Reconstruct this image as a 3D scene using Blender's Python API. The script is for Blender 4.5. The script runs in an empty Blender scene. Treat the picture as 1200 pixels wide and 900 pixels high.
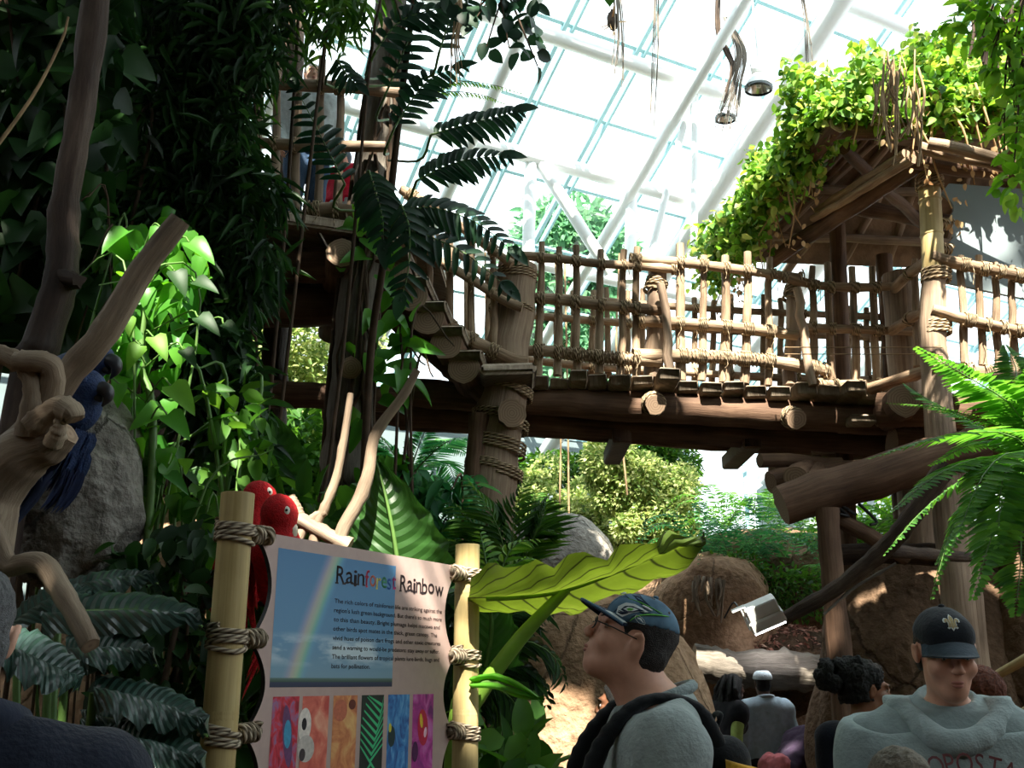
import bpy, math, random
import numpy as np
from mathutils import Vector, Matrix, noise as mnoise
C = bpy.context.scene.collection
PI = math.pi
rng = np.random.default_rng(7)
random.seed(7)
# ---------------------------------------------------------------- camera
F = 1177.0; PITCH = math.radians(16.5); CAM = np.array([0.0, 0.0, 1.6])
cp, sp = math.cos(PITCH), math.sin(PITCH)
def ray(px, py):
    u = (px-600)/F; v = -(py-450)/F
    return np.array([u, cp-sp*v, sp+cp*v])
def at(px, py, Y):
    d = ray(px, py); return CAM + d*(Y/d[1])
def pth(pts, Y=None):
    return np.array([at(p[0], p[1], p[2] if len(p) > 2 else Y) for p in pts])
def proj(p):
    d = np.asarray(p)-CAM
    r = d[0]; f = d[1]*cp+d[2]*sp; u = -d[1]*sp+d[2]*cp
    return 600+F*r/f, 450-F*u/f
cam = bpy.data.cameras.new('camera'); camo = bpy.data.objects.new('camera', cam); C.objects.link(camo)
camo.location = CAM; camo.rotation_euler = (PI/2+PITCH, 0, 0)
cam.sensor_width = 36; cam.lens = 36*F/1200; cam.clip_start = .05; cam.clip_end = 400
bpy.context.scene.camera = camo

# ---------------------------------------------------------------- small helpers
def nrm(a):
    a = np.asarray(a, float); n = np.linalg.norm(a, axis=-1, keepdims=True); return a/np.maximum(n, 1e-9)
def wpos(o):
    p = np.zeros(3)
    while o is not None:
        p += np.array(o.location); o = o.parent
    return p
def tag(o, label=None, cat=None, group=None, kind=None):
    if label: o['label'] = label
    if cat: o['category'] = cat
    if group: o['group'] = group
    if kind: o['kind'] = kind
    return o
def thing(name, label, cat, loc, group=None, kind=None):
    o = bpy.data.objects.new(name, None); C.objects.link(o); o.empty_display_size = .2
    o.location = tuple(float(x) for x in loc); return tag(o, label, cat, group, kind)

class MB:
    """collects verts / quads / tris of one part and links them as one mesh"""
    def __init__(s): s.v = []; s.uv = []; s.q = []; s.t = []; s.qm = []; s.tm = []; s.n = 0
    def add(s, V, Q=None, T=None, UV=None, mi=0):
        V = np.asarray(V, float).reshape(-1, 3); k = len(V)
        s.v.append(V); s.uv.append(np.zeros((k, 2)) if UV is None else np.asarray(UV, float).reshape(-1, 2))
        if Q is not None and len(Q): Q = np.asarray(Q, int); s.q.append(Q+s.n); s.qm.append(np.full(len(Q), mi))
        if T is not None and len(T): T = np.asarray(T, int); s.t.append(T+s.n); s.tm.append(np.full(len(T), mi))
        s.n += k; return s
    def build(s, name, mats, parent=None, smooth=True, label=None, cat=None, group=None, kind=None, base=None):
        V = np.concatenate(s.v); UV = np.concatenate(s.uv)
        Q = np.concatenate(s.q) if s.q else np.zeros((0, 4), int); T = np.concatenate(s.t) if s.t else np.zeros((0, 3), int)
        if parent is not None: org = wpos(parent)
        elif base is not None: org = np.asarray(base, float)
        else:
            lo, hi = V.min(0), V.max(0); org = np.array([(lo[0]+hi[0])/2, (lo[1]+hi[1])/2, lo[2]])
        me = bpy.data.meshes.new(name)
        me.vertices.add(len(V)); me.vertices.foreach_set('co', (V-org).astype(np.float32).ravel())
        li = np.concatenate([Q.ravel(), T.ravel()]).astype(np.int32)
        me.loops.add(len(li)); me.loops.foreach_set('vertex_index', li)
        ls = np.concatenate([np.arange(len(Q))*4, len(Q)*4+np.arange(len(T))*3]).astype(np.int32)
        me.polygons.add(len(ls)); me.polygons.foreach_set('loop_start', ls)
        mi = np.concatenate((s.qm or [np.zeros(0)])+(s.tm or [np.zeros(0)])).astype(np.int32)
        if not isinstance(mats, (list, tuple)): mats = [mats]
        for m in mats: me.materials.append(m)
        me.polygons.foreach_set('material_index', mi)
        me.polygons.foreach_set('use_smooth', np.full(len(ls), bool(smooth)))
        ul = me.uv_layers.new(name='UVMap'); ul.data.foreach_set('uv', UV[li].astype(np.float32).ravel())
        me.update(calc_edges=True); me.validate()
        o = bpy.data.objects.new(name, me); C.objects.link(o)
        if parent is not None: o.parent = parent
        else: o.location = tuple(float(x) for x in org)
        return tag(o, label, cat, group, kind)

def resample(P, n):
    P = np.asarray(P, float)
    if len(P) == 2: return P[0]+(P[1]-P[0])*np.linspace(0, 1, n)[:, None]
    # catmull-rom through points
    ext = np.vstack([2*P[0]-P[1], P, 2*P[-1]-P[-2]]); m = len(P)-1
    t = np.linspace(0, m-1e-9, n); i = t.astype(int); f = (t-i)[:, None]
    a, b, c, d = ext[i], ext[i+1], ext[i+2], ext[i+3]
    return .5*((2*b)+(c-a)*f+(2*a-5*b+4*c-d)*f**2+(-a+3*b-3*c+d)*f**3)
def frames(P):
    T = np.gradient(P, axis=0); T = nrm(T)
    up = np.array([0, 0, 1.]) if abs(T[0][2]) < .9 else np.array([1., 0, 0])
    N = np.zeros_like(P); n = nrm(np.cross(np.cross(T[0], up), T[0])); N[0] = n
    for i in range(1, len(P)):
        n = n-np.dot(n, T[i])*T[i]; n = n/max(np.linalg.norm(n), 1e-9); N[i] = n
    return T, N, np.cross(T, N)
def tube(mb, P, r, seg=10, n=None, rough=0.0, seed=0, cap=True, mi=0, capmi=None, flat=1.0, knots=0):
    """a tube along points P with radius r (number or list); rough = irregular outline in metres"""
    P = np.asarray(P, float)
    L0 = np.linalg.norm(np.diff(P, axis=0), axis=1).sum()
    if n is None: n = max(2, len(P)) if not rough else max(len(P), int(L0/.10)+2)
    rr = np.atleast_1d(np.asarray(r, float))
    Q = resample(P, n) if n != len(P) else P
    R = np.interp(np.linspace(0, 1, n), np.linspace(0, 1, len(rr)), rr)
    T, N, B = frames(Q); a = np.linspace(0, 2*PI, seg, endpoint=False)
    g = np.random.default_rng(seed+11)
    RR = np.repeat(R[:, None], seg, 1)
    if rough:
        lo = g.normal(size=(n, 1))*.6+g.normal(size=(1, seg))*.7+g.normal(size=(n, seg))*.35
        RR = RR+rough*lo
        for _ in range(knots):
            i, j = g.integers(1, max(2, n-1)), g.integers(0, seg); RR[i, j] += rough*3; RR[i, (j+1) % seg] += rough*2
    ca, sa = np.cos(a), np.sin(a)*flat
    V = Q[:, None, :]+RR[..., None]*(ca[None, :, None]*N[:, None, :]+sa[None, :, None]*B[:, None, :])
    s = np.concatenate([[0], np.cumsum(np.linalg.norm(np.diff(Q, axis=0), axis=1))])
    off = g.uniform(0, 9)
    UV = np.stack(np.broadcast_arrays((a*R.mean())[None, :]+off, s[:, None]+off), -1)
    i, j = np.meshgrid(np.arange(n-1), np.arange(seg), indexing='ij'); j2 = (j+1) % seg
    Qd = np.stack([i*seg+j, i*seg+j2, (i+1)*seg+j2, (i+1)*seg+j], -1).reshape(-1, 4)
    mb.add(V, Qd, UV=UV, mi=mi)
    if cap:
        cm = mi if capmi is None else capmi
        for k, sgn in ((0, -1), (n-1, 1)):
            ring = V[k]; c = ring.mean(0)
            W = np.vstack([c[None], ring]); uv = np.vstack([[0, 0], np.stack([ca*R[k], np.sin(a)*R[k]], -1)])
            jj = np.arange(seg); tri = np.stack([np.zeros(seg, int), 1+jj, 1+(jj+1) % seg], -1)
            if sgn < 0: tri = tri[:, ::-1]
            mb.add(W, T=tri, UV=uv, mi=cm)
    return mb
def log(mb, a, b, r0, r1=None, seed=0, bend=.0, rough=None, seg=12, capmi=None, n=None, mi=0):
    g = np.random.default_rng(seed+5); a = np.asarray(a, float); b = np.asarray(b, float)
    L = np.linalg.norm(b-a); k = n or max(3, int(L/.14)+2)
    P = a+(b-a)*np.linspace(0, 1, k)[:, None]
    if bend:
        w = np.cumsum(g.normal(size=(k, 3)), 0); w -= w[0]+(w[-1]-w[0])*np.linspace(0, 1, k)[:, None]
        w /= max(np.abs(w).max(), 1e-6); P = P+w*bend
    tube(mb, P, [r0, r1 if r1 else r0*.92], seg, len(P), r0*.05 if rough is None else rough, seed, capmi=capmi, mi=mi)
    return P
def coil(mb, a, b, R, turns, r, seg=6, seed=0, slant=0.0, mi=0):
    """rope wound around the axis a-b"""
    a = np.asarray(a, float); b = np.asarray(b, float); ax = nrm(b-a)
    x = nrm(np.cross(ax, [0.31, .2, .9] if abs(ax[2]) < .9 else [1, 0.2, 0])); y = np.cross(ax, x)
    n = int(turns*18)+2; t = np.linspace(0, 1, n); ang = t*turns*2*PI+seed
    g = np.random.default_rng(int(seed*7)+3); j = np.interp(t, np.linspace(0, 1, 14), g.normal(size=14))*r*.5
    P = a+(b-a)*t[:, None]+(R+r*.6)*(np.cos(ang)[:, None]*x+np.sin(ang)[:, None]*y)+ax*(slant*np.sin(ang)+j)[:, None]
    tube(mb, P, r, seg, n, mi=mi)
def box(mb, c, s, R=None, mi=0, bev=0.0):
    c = np.asarray(c, float); h = np.asarray(s, float)/2
    if bev:
        b = min(bev, *(h*.9)); xs = []
        # bevelled box: three slabs sharing a hull
        V = []
        for sx in (-1, 1):
            for sy in (-1, 1):
                for sz in (-1, 1):
                    V += [[sx*h[0], sy*(h[1]-b), sz*(h[2]-b)], [sx*(h[0]-b), sy*h[1], sz*(h[2]-b)], [sx*(h[0]-b), sy*(h[1]-b), sz*h[2]]]
        V = np.array(V); idx = lambda sx, sy, sz, k: ((sx > 0)*4+(sy > 0)*2+(sz > 0))*3+k
        Q = []; T = []
        for s_ in (-1, 1):
            o = (1, -1)[s_ < 0]
            def f(l): Q.append(l if o > 0 else l[::-1])
            f([idx(s_, -1, -1, 0), idx(s_, 1, -1, 0), idx(s_, 1, 1, 0), idx(s_, -1, 1, 0)])
            f([idx(1, s_, -1, 1), idx(-1, s_, -1, 1), idx(-1, s_, 1, 1), idx(1, s_, 1, 1)])
            f([idx(-1, -1, s_, 2), idx(1, -1, s_, 2), idx(1, 1, s_, 2), idx(-1, 1, s_, 2)])
        for s1 in (-1, 1):
            for s2 in (-1, 1):
                Q.append([idx(s1, s2, -1, 0), idx(s1, s2, 1, 0), idx(s1, s2, 1, 1), idx(s1, s2, -1, 1)])
                Q.append([idx(s1, -1, s2, 0), idx(s1, 1, s2, 0), idx(s1, 1, s2, 2), idx(s1, -1, s2, 2)])
                Q.append([idx(-1, s1, s2, 1), idx(1, s1, s2, 1), idx(1, s1, s2, 2), idx(-1, s1, s2, 2)])
                for s3 in (-1, 1): T.append([idx(s1, s2, s3, 0), idx(s1, s2, s3, 1), idx(s1, s2, s3, 2)])
    else:
        V = np.array([[x*h[0], y*h[1], z*h[2]] for x in (-1, 1) for y in (-1, 1) for z in (-1, 1)])
        Q = [[0, 1, 3, 2], [4, 6, 7, 5], [0, 4, 5, 1], [2, 3, 7, 6], [0, 2, 6, 4], [1, 5, 7, 3]]; T = None
    uv = V[:, [0, 2]]+V[:, [1, 1]]
    if R is not None: V = V@np.asarray(R).T
    mb.add(V+c, Q, T, UV=uv, mi=mi); return mb
def basis(x, y):
    """rotation matrix whose columns are x, y made square, and their cross"""
    x = nrm(x); z = nrm(np.cross(x, y)); y = np.cross(z, x); return np.stack([x, y, z], 1)
def plank(mb, a, b, w, t, up=(0, 0, 1), bev=.01, mi=0):
    a = np.asarray(a, float); b = np.asarray(b, float); x = b-a; L = np.linalg.norm(x); z = np.asarray(up, float)
    y = np.cross(z, x); R = basis(x, y); box(mb, (a+b)/2, (L, w, t), R, mi, bev)
def ell(mb, c, r, R=None, nu=16, nv=10, rough=0, seed=0, mi=0, fr=3.0):
    u = np.linspace(0, 2*PI, nu, endpoint=False); v = np.linspace(0, PI, nv)
    V = np.stack([np.outer(np.sin(v), np.cos(u)), np.outer(np.sin(v), np.sin(u)), np.outer(np.cos(v), np.ones(nu))], -1)
    UV = np.stack(np.broadcast_arrays(u[None, :], v[:, None]), -1)
    V = V.reshape(-1, 3)
    if rough:
        d = np.array([mnoise.fractal(Vector(p*fr+seed*3.1), 1.0, 2.0, 4) for p in V]); V = V*(1+rough*d)[:, None]
    V = V*np.asarray(r)
    if R is not None: V = V@np.asarray(R).T
    i, j = np.meshgrid(np.arange(nv-1), np.arange(nu), indexing='ij'); j2 = (j+1) % nu
    Q = np.stack([i*nu+j, (i+1)*nu+j, (i+1)*nu+j2, i*nu+j2], -1).reshape(-1, 4)
    mb.add(V+np.asarray(c), Q, UV=UV.reshape(-1, 2), mi=mi); return mb
def lathe(mb, c, prof, nu=24, ax=(0, 0, 1), mi=0):
    """profile [(r, h)] turned about axis ax at c"""
    ax = nrm(ax); x = nrm(np.cross(ax, [0.3, 1, .1] if abs(ax[1]) < .9 else [1, 0, 0])); y = np.cross(ax, x)
    u = np.linspace(0, 2*PI, nu, endpoint=False); P = np.asarray(prof, float)
    V = np.asarray(c)+P[:, 0][:, None, None]*(np.cos(u)[None, :, None]*x+np.sin(u)[None, :, None]*y)+P[:, 1][:, None, None]*ax
    k = len(P); i, j = np.meshgrid(np.arange(k-1), np.arange(nu), indexing='ij'); j2 = (j+1) % nu
    mb.add(V, np.stack([i*nu+j, i*nu+j2, (i+1)*nu+j2, (i+1)*nu+j], -1).reshape(-1, 4), UV=np.stack(np.broadcast_arrays(u[None]*.1, P[:, 1][:, None]), -1), mi=mi)
def poly(mb, pts, mi=0):
    """a flat polygon as a fan round its centroid"""
    P = np.asarray(pts, float); c = P.mean(0); k = len(P); j = np.arange(k)
    mb.add(np.vstack([c[None], P]), T=np.stack([np.zeros(k, int), 1+j, 1+(j+1) % k], -1), mi=mi)

# ---------------------------------------------------------------- materials
def newmat(name):
    m = bpy.data.materials.new(name); m.use_nodes = True; nt = m.node_tree; nt.nodes.clear()
    out = nt.nodes.new('ShaderNodeOutputMaterial'); return m, nt, out
def lk(nt, a, b): nt.links.new(a, b)
def nd(nt, t, **kw):
    n = nt.nodes.new(t)
    for k, v in kw.items():
        if k in n.inputs: n.inputs[k].default_value = v
        else: setattr(n, k, v)
    return n
def ramp(nt, fac, stops):
    r = nt.nodes.new('ShaderNodeValToRGB'); e = r.color_ramp.elements
    while len(e) < len(stops): e.new(.5)
    for x, (p, c) in zip(e, stops): x.position = p; x.color = (*c, 1) if len(c) == 3 else c
    lk(nt, fac, r.inputs[0]); return r.outputs[0]
def c3(h):
    """sRGB 0-255 triple -> linear"""
    return tuple((x/255/12.92 if x/255 <= .04045 else ((x/255+.055)/1.055)**2.4) for x in h)
def mplain(name, col, rough=.6, metal=0, var=.12, scale=14, bump=.0, coat=0, sheen=0, spec=.4):
    m, nt, out = newmat(name); b = nd(nt, 'ShaderNodeBsdfPrincipled'); b.inputs['Roughness'].default_value = rough; b.inputs['Metallic'].default_value = metal
    b.inputs['Specular IOR Level'].default_value = spec
    if sheen: b.inputs['Sheen Weight'].default_value = sheen
    tc = nd(nt, 'ShaderNodeTexCoord'); nz = nd(nt, 'ShaderNodeTexNoise', Scale=scale, Detail=5.0); lk(nt, tc.outputs['Object'], nz.inputs['Vector'])
    lo = tuple(x*(1-var) for x in col); hi = tuple(min(1, x*(1+var)) for x in col)
    lk(nt, ramp(nt, nz.outputs[0], [(.3, lo), (.7, hi)]), b.inputs['Base Color'])
    if bump:
        bp = nd(nt, 'ShaderNodeBump', Strength=bump, Distance=.02); n2 = nd(nt, 'ShaderNodeTexNoise', Scale=scale*3, Detail=6.0); lk(nt, tc.outputs['Object'], n2.inputs['Vector'])
        lk(nt, n2.outputs[0], bp.inputs['Height']); lk(nt, bp.outputs[0], b.inputs['Normal'])
    lk(nt, b.outputs[0], out.inputs[0]); return m
def mwood(name, dark, mid, light, rough=.75, grain=(60, 4), bump=.5):
    """streaks along the grain, from the tube's own UV (metres)"""
    m, nt, out = newmat(name); b = nd(nt, 'ShaderNodeBsdfPrincipled', Roughness=rough); b.inputs['Specular IOR Level'].default_value = .25
    tc = nd(nt, 'ShaderNodeTexCoord'); mp = nd(nt, 'ShaderNodeMapping'); mp.inputs['Scale'].default_value = (grain[0], grain[1], 1)
    lk(nt, tc.outputs['UV'], mp.inputs[0]); n1 = nd(nt, 'ShaderNodeTexNoise', Scale=1.0, Detail=6.0, Roughness=.65); lk(nt, mp.outputs[0], n1.inputs['Vector'])
    n2 = nd(nt, 'ShaderNodeTexNoise', Scale=2.3, Detail=4.0); lk(nt, tc.outputs['Object'], n2.inputs['Vector'])
    ad = nd(nt, 'ShaderNodeMath', operation='ADD'); lk(nt, n1.outputs[0], ad.inputs[0]); lk(nt, n2.outputs[0], ad.inputs[1])
    mu = nd(nt, 'ShaderNodeMath', operation='MULTIPLY'); mu.inputs[1].default_value = .5; lk(nt, ad.outputs[0], mu.inputs[0])
    lk(nt, ramp(nt, mu.outputs[0], [(.33, dark), (.5, mid), (.68, light)]), b.inputs['Base Color'])
    bp = nd(nt, 'ShaderNodeBump', Strength=bump, Distance=.02); lk(nt, n1.outputs[0], bp.inputs['Height']); lk(nt, bp.outputs[0], b.inputs['Normal'])
    lk(nt, b.outputs[0], out.inputs[0]); return m
def mend(name, a, b_):
    """sawn log end with rings"""
    m, nt, out = newmat(name); b = nd(nt, 'ShaderNodeBsdfPrincipled', Roughness=.8); tc = nd(nt, 'ShaderNodeTexCoord')
    w = nd(nt, 'ShaderNodeTexWave', wave_type='RINGS', rings_direction='Z', Scale=16.0, Distortion=2.0); w.inputs['Detail'].default_value = 3
    lk(nt, tc.outputs['UV'], w.inputs['Vector']); lk(nt, ramp(nt, w.outputs[1], [(.2, a), (.8, b_)]), b.inputs['Base Color']); lk(nt, b.outputs[0], out.inputs[0]); return m
def mrope(name, dark, light, r):
    m, nt, out = newmat(name); b = nd(nt, 'ShaderNodeBsdfPrincipled', Roughness=.9); b.inputs['Specular IOR Level'].default_value = .1
    tc = nd(nt, 'ShaderNodeTexCoord'); mp = nd(nt, 'ShaderNodeMapping'); s = .25/r; mp.inputs['Scale'].default_value = (s*1.1, s*.6, 1); lk(nt, tc.outputs['UV'], mp.inputs[0])
    w = nd(nt, 'ShaderNodeTexWave', wave_type='BANDS', bands_direction='DIAGONAL', Scale=1.0, Distortion=.6); lk(nt, mp.outputs[0], w.inputs['Vector'])
    lk(nt, ramp(nt, w.outputs[1], [(.1, dark), (.7, light)]), b.inputs['Base Color'])
    bp = nd(nt, 'ShaderNodeBump', Strength=.9, Distance=r*.5); lk(nt, w.outputs[1], bp.inputs['Height']); lk(nt, bp.outputs[0], b.inputs['Normal']); lk(nt, b.outputs[0], out.inputs[0]); return m
def mleaf(name, cols, rough=.4, trans=.35, tcol=None, spec=.4, veins=0, veincol=None, vk=2.5):
    """leaf: a tint per leaf, light passing through; veins from UV (u across -1..1, v along)"""
    m, nt, out = newmat(name); b = nd(nt, 'ShaderNodeBsdfPrincipled', Roughness=rough); b.inputs['Specular IOR Level'].default_value = spec
    g = nd(nt, 'ShaderNodeNewGeometry'); k = len(cols)
    col = ramp(nt, g.outputs['Random Per Island'], [(i/max(1, k-1), c) for i, c in enumerate(cols)])
    tc = nd(nt, 'ShaderNodeTexCoord'); hgt = None
    if veins:
        sx = nd(nt, 'ShaderNodeSeparateXYZ'); lk(nt, tc.outputs['UV'], sx.inputs[0])
        ab = nd(nt, 'ShaderNodeMath', operation='ABSOLUTE'); lk(nt, sx.outputs[0], ab.inputs[0])
        po = nd(nt, 'ShaderNodeMath', operation='POWER'); po.inputs[1].default_value = 1.35; lk(nt, ab.outputs[0], po.inputs[0])
        ma = nd(nt, 'ShaderNodeMath', operation='MULTIPLY_ADD'); ma.inputs[1].default_value = -1/vk; lk(nt, po.outputs[0], ma.inputs[0]); lk(nt, sx.outputs[1], ma.inputs[2])
        mu = nd(nt, 'ShaderNodeMath', operation='MULTIPLY'); mu.inputs[1].default_value = veins; lk(nt, ma.outputs[0], mu.inputs[0])
        fr = nd(nt, 'ShaderNodeMath', operation='PINGPONG'); fr.inputs[1].default_value = .5; lk(nt, mu.outputs[0], fr.inputs[0])
        mid = nd(nt, 'ShaderNodeMath', operation='LESS_THAN'); mid.inputs[1].default_value = .035; lk(nt, ab.outputs[0], mid.inputs[0])
        v = nd(nt, 'ShaderNodeMapRange'); v.inputs['From Min'].default_value = .09; v.inputs['From Max'].default_value = .02; lk(nt, fr.outputs[0], v.inputs[0])
        mx = nd(nt, 'ShaderNodeMath', operation='MAXIMUM'); lk(nt, v.outputs[0], mx.inputs[0]); lk(nt, mid.outputs[0], mx.inputs[1])
        mc = nd(nt, 'ShaderNodeMix', data_type='RGBA'); lk(nt, mx.outputs[0], mc.inputs[0]); lk(nt, col, mc.inputs[6]); mc.inputs[7].default_value = (*(veincol or (.02, .04, .01)), 1)
        col = mc.outputs[2]; hgt = fr.outputs[0]
    nz = nd(nt, 'ShaderNodeTexNoise', Scale=9.0, Detail=3.0); lk(nt, tc.outputs['Object'], nz.inputs['Vector'])
    hs = nd(nt, 'ShaderNodeHueSaturation'); mr = nd(nt, 'ShaderNodeMapRange'); mr.inputs['To Min'].default_value = .65; mr.inputs['To Max'].default_value = 1.35
    lk(nt, nz.outputs[0], mr.inputs[0]); lk(nt, mr.outputs[0], hs.inputs['Value']); lk(nt, col, hs.inputs['Color']); col = hs.outputs[0]
    lk(nt, col, b.inputs['Base Color'])
    if hgt is not None:
        bp = nd(nt, 'ShaderNodeBump', Strength=.6, Distance=.02); lk(nt, hgt, bp.inputs['Height']); lk(nt, bp.outputs[0], b.inputs['Normal'])
    t = nd(nt, 'ShaderNodeBsdfTranslucent'); hs2 = nd(nt, 'ShaderNodeHueSaturation'); hs2.inputs['Value'].default_value = 1.8; hs2.inputs['Saturation'].default_value = 1.1; hs2.inputs['Hue'].default_value = .485
    lk(nt, col, hs2.inputs['Color']); lk(nt, hs2.outputs[0], t.inputs[0])
    mx = nd(nt, 'ShaderNodeMixShader'); mx.inputs[0].default_value = trans; lk(nt, b.outputs[0], mx.inputs[1]); lk(nt, t.outputs[0], mx.inputs[2]); lk(nt, mx.outputs[0], out.inputs[0]); return m
def mrock(name, dark, mid, light, scale=1.6, bump=.8, rough=.9):
    m, nt, out = newmat(name); b = nd(nt, 'ShaderNodeBsdfPrincipled', Roughness=rough); b.inputs['Specular IOR Level'].default_value = .15
    tc = nd(nt, 'ShaderNodeTexCoord'); n1 = nd(nt, 'ShaderNodeTexNoise', Scale=scale, Detail=9.0, Roughness=.65); lk(nt, tc.outputs['Object'], n1.inputs['Vector'])
    n2 = nd(nt, 'ShaderNodeTexNoise', Scale=scale*14, Detail=6.0); lk(nt, tc.outputs['Object'], n2.inputs['Vector'])
    vo = nd(nt, 'ShaderNodeTexVoronoi', feature='DISTANCE_TO_EDGE', Scale=scale*.9); 
    vm = nd(nt, 'ShaderNodeVectorMath', operation='MULTIPLY_ADD'); vm.inputs[1].default_value = (.35, .35, .35); lk(nt, n1.outputs[1], vm.inputs[0]); lk(nt, tc.outputs['Object'], vm.inputs[2]); lk(nt, vm.outputs[0], vo.inputs['Vector'])
    ck = nd(nt, 'ShaderNodeMapRange'); ck.inputs['From Max'].default_value = .012; lk(nt, vo.outputs[0], ck.inputs[0])
    col = ramp(nt, n1.outputs[0], [(.3, dark), (.5, mid), (.7, light)])
    mm = nd(nt, 'ShaderNodeMix', data_type='RGBA', blend_type='MULTIPLY'); mm.inputs[0].default_value = .55; lk(nt, col, mm.inputs[6]); lk(nt, ramp(nt, n2.outputs[0], [(.3, (.35, .33, .3)), (.6, (1, 1, 1))]), mm.inputs[7])
    m2 = nd(nt, 'ShaderNodeMix', data_type='RGBA', blend_type='MULTIPLY'); m2.inputs[0].default_value = .28; lk(nt, mm.outputs[2], m2.inputs[6]); lk(nt, ck.outputs[0], m2.inputs[7])
    lk(nt, m2.outputs[2], b.inputs['Base Color'])
    h = nd(nt, 'ShaderNodeMath', operation='ADD'); lk(nt, n2.outputs[0], h.inputs[0]); lk(nt, ck.outputs[0], h.inputs[1])
    h2 = nd(nt, 'ShaderNodeMath', operation='ADD'); lk(nt, h.outputs[0], h2.inputs[0]); lk(nt, n1.outputs[0], h2.inputs[1])
    bp = nd(nt, 'ShaderNodeBump', Strength=bump, Distance=.05); lk(nt, h2.outputs[0], bp.inputs['Height']); lk(nt, bp.outputs[0], b.inputs['Normal']); lk(nt, b.outputs[0], out.inputs[0]); return m

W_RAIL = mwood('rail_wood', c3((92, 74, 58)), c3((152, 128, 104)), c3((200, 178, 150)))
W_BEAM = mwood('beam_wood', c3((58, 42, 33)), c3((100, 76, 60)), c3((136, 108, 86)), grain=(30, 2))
W_POST = mwood('post_wood', c3((96, 78, 64)), c3((148, 126, 106)), c3((182, 160, 136)), grain=(40, 1.6))
W_DECK = mwood('deck_wood', c3((104, 90, 76)), c3((150, 134, 116)), c3((188, 172, 150)), grain=(30, 3))
W_BARK = mwood('bark', c3((36, 28, 24)), c3((70, 56, 46)), c3((104, 86, 70)), grain=(26, 4), bump=.9)
W_DRIFT = mwood('driftwood', c3((84, 70, 58)), c3((134, 116, 98)), c3((176, 158, 136)), grain=(30, 3))
W_GREY = mwood('grey_bark', c3((66, 60, 54)), c3((110, 102, 92)), c3((150, 142, 130)), grain=(24, 3), bump=.9)
W_END = mend('log_end', c3((138, 114, 92)), c3((160, 134, 110)))
BAMBOO = mwood('bamboo', c3((140, 118, 76)), c3((182, 160, 110)), c3((206, 186, 138)), rough=.45, grain=(50, 1.2), bump=.1)
ROPE = mrope('rope', c3((104, 92, 78)), c3((188, 172, 150)), .0066)
TWINE = mrope('twine', c3((108, 92, 72)), c3((186, 164, 134)), .012)
DRY = mplain('dry_stem', c3((150, 124, 92)), .9, var=.4, scale=9)
WHITE = mplain('white_steel', (.88, .91, .91), .35, var=.02)
TEAL = mplain('glazing_bar_paint', c3((148, 190, 196)), .4, var=.03)
BLACK = mplain('black_rubber', (.01, .01, .011), .5)
CHROME = mplain('chrome', (.7, .7, .7), .15, metal=1, var=.02)
def mglass(name):
    m, nt, out = newmat(name); t = nd(nt, 'ShaderNodeBsdfTransparent'); t.inputs[0].default_value = (.97, .985, .985, 1); g = nd(nt, 'ShaderNodeBsdfGlossy', Roughness=.05)
    mx = nd(nt, 'ShaderNodeMixShader'); mx.inputs[0].default_value = .04; lk(nt, t.outputs[0], mx.inputs[1]); lk(nt, g.outputs[0], mx.inputs[2]); lk(nt, mx.outputs[0], out.inputs[0]); return m
GLASS = mglass('roof_glass')
R_TAN = mrock('tan_rock', c3((120, 92, 70)), c3((168, 136, 108)), c3((196, 166, 136)), 1.2, .7)
R_GREY = mrock('grey_rock', c3((92, 88, 82)), c3((142, 136, 128)), c3((176, 170, 160)), 1.4, .9)
R_BROWN = mrock('brown_rock', c3((84, 66, 52)), c3((122, 98, 78)), c3((150, 124, 100)), 1.0, .9)
SOIL = mrock('soil', c3((60, 46, 36)), c3((92, 72, 56)), c3((120, 98, 78)), 3, .8)

# ---------------------------------------------------------------- leaves
def leaf_t(shape='lance', n=5, droop=.15, fold=.12, wav=0.0):
    s = np.linspace(0, 1, n+1)
    if shape == 'lance': w = np.sin(PI*s**.8)**.9
    elif shape == 'oval': w = np.sin(PI*s**.75)**.62
    elif shape == 'heart': w = np.clip(1.25*(1-s)**.72*np.minimum(1, (s+.12)*3.2)**.6, 0, 1.2)
    elif shape == 'blade': w = np.minimum(1, s*8)*(1-s)**.6
    elif shape == 'strap': w = np.minimum(1, (s+.25)*2.6)*(1-s**6)
    else: w = np.sin(PI*s)
    w = w/w.max()*.5; w[-1] = 0.004
    z = -droop*s**2; V = []; U = []
    for i in range(n+1):
        f = fold*w[i]*2; o = wav*math.sin(i*2.4)
        V += [[-w[i], s[i], z[i]+f*.5+o], [0, s[i], z[i]], [w[i], s[i], z[i]+f*.5-o]]; U += [[-1, s[i]], [0, s[i]], [1, s[i]]]
    Q = []
    for i in range(n):
        a = i*3; Q += [[a, a+1, a+4, a+3], [a+1, a+2, a+5, a+4]]
    return np.array(V), np.array(Q), np.array(U)
LT = {k: leaf_t(*v) for k, v in dict(lance=('lance', 4, .22, .2), lance2=('lance', 3, .05, .1), oval=('oval', 5, .14, .2), heart=('heart', 6, .3, .3), blade=('blade', 4, .4, .15), strap=('strap', 4, .2, .1), tiny=('oval', 2, .1, .25)).items()}
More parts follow.
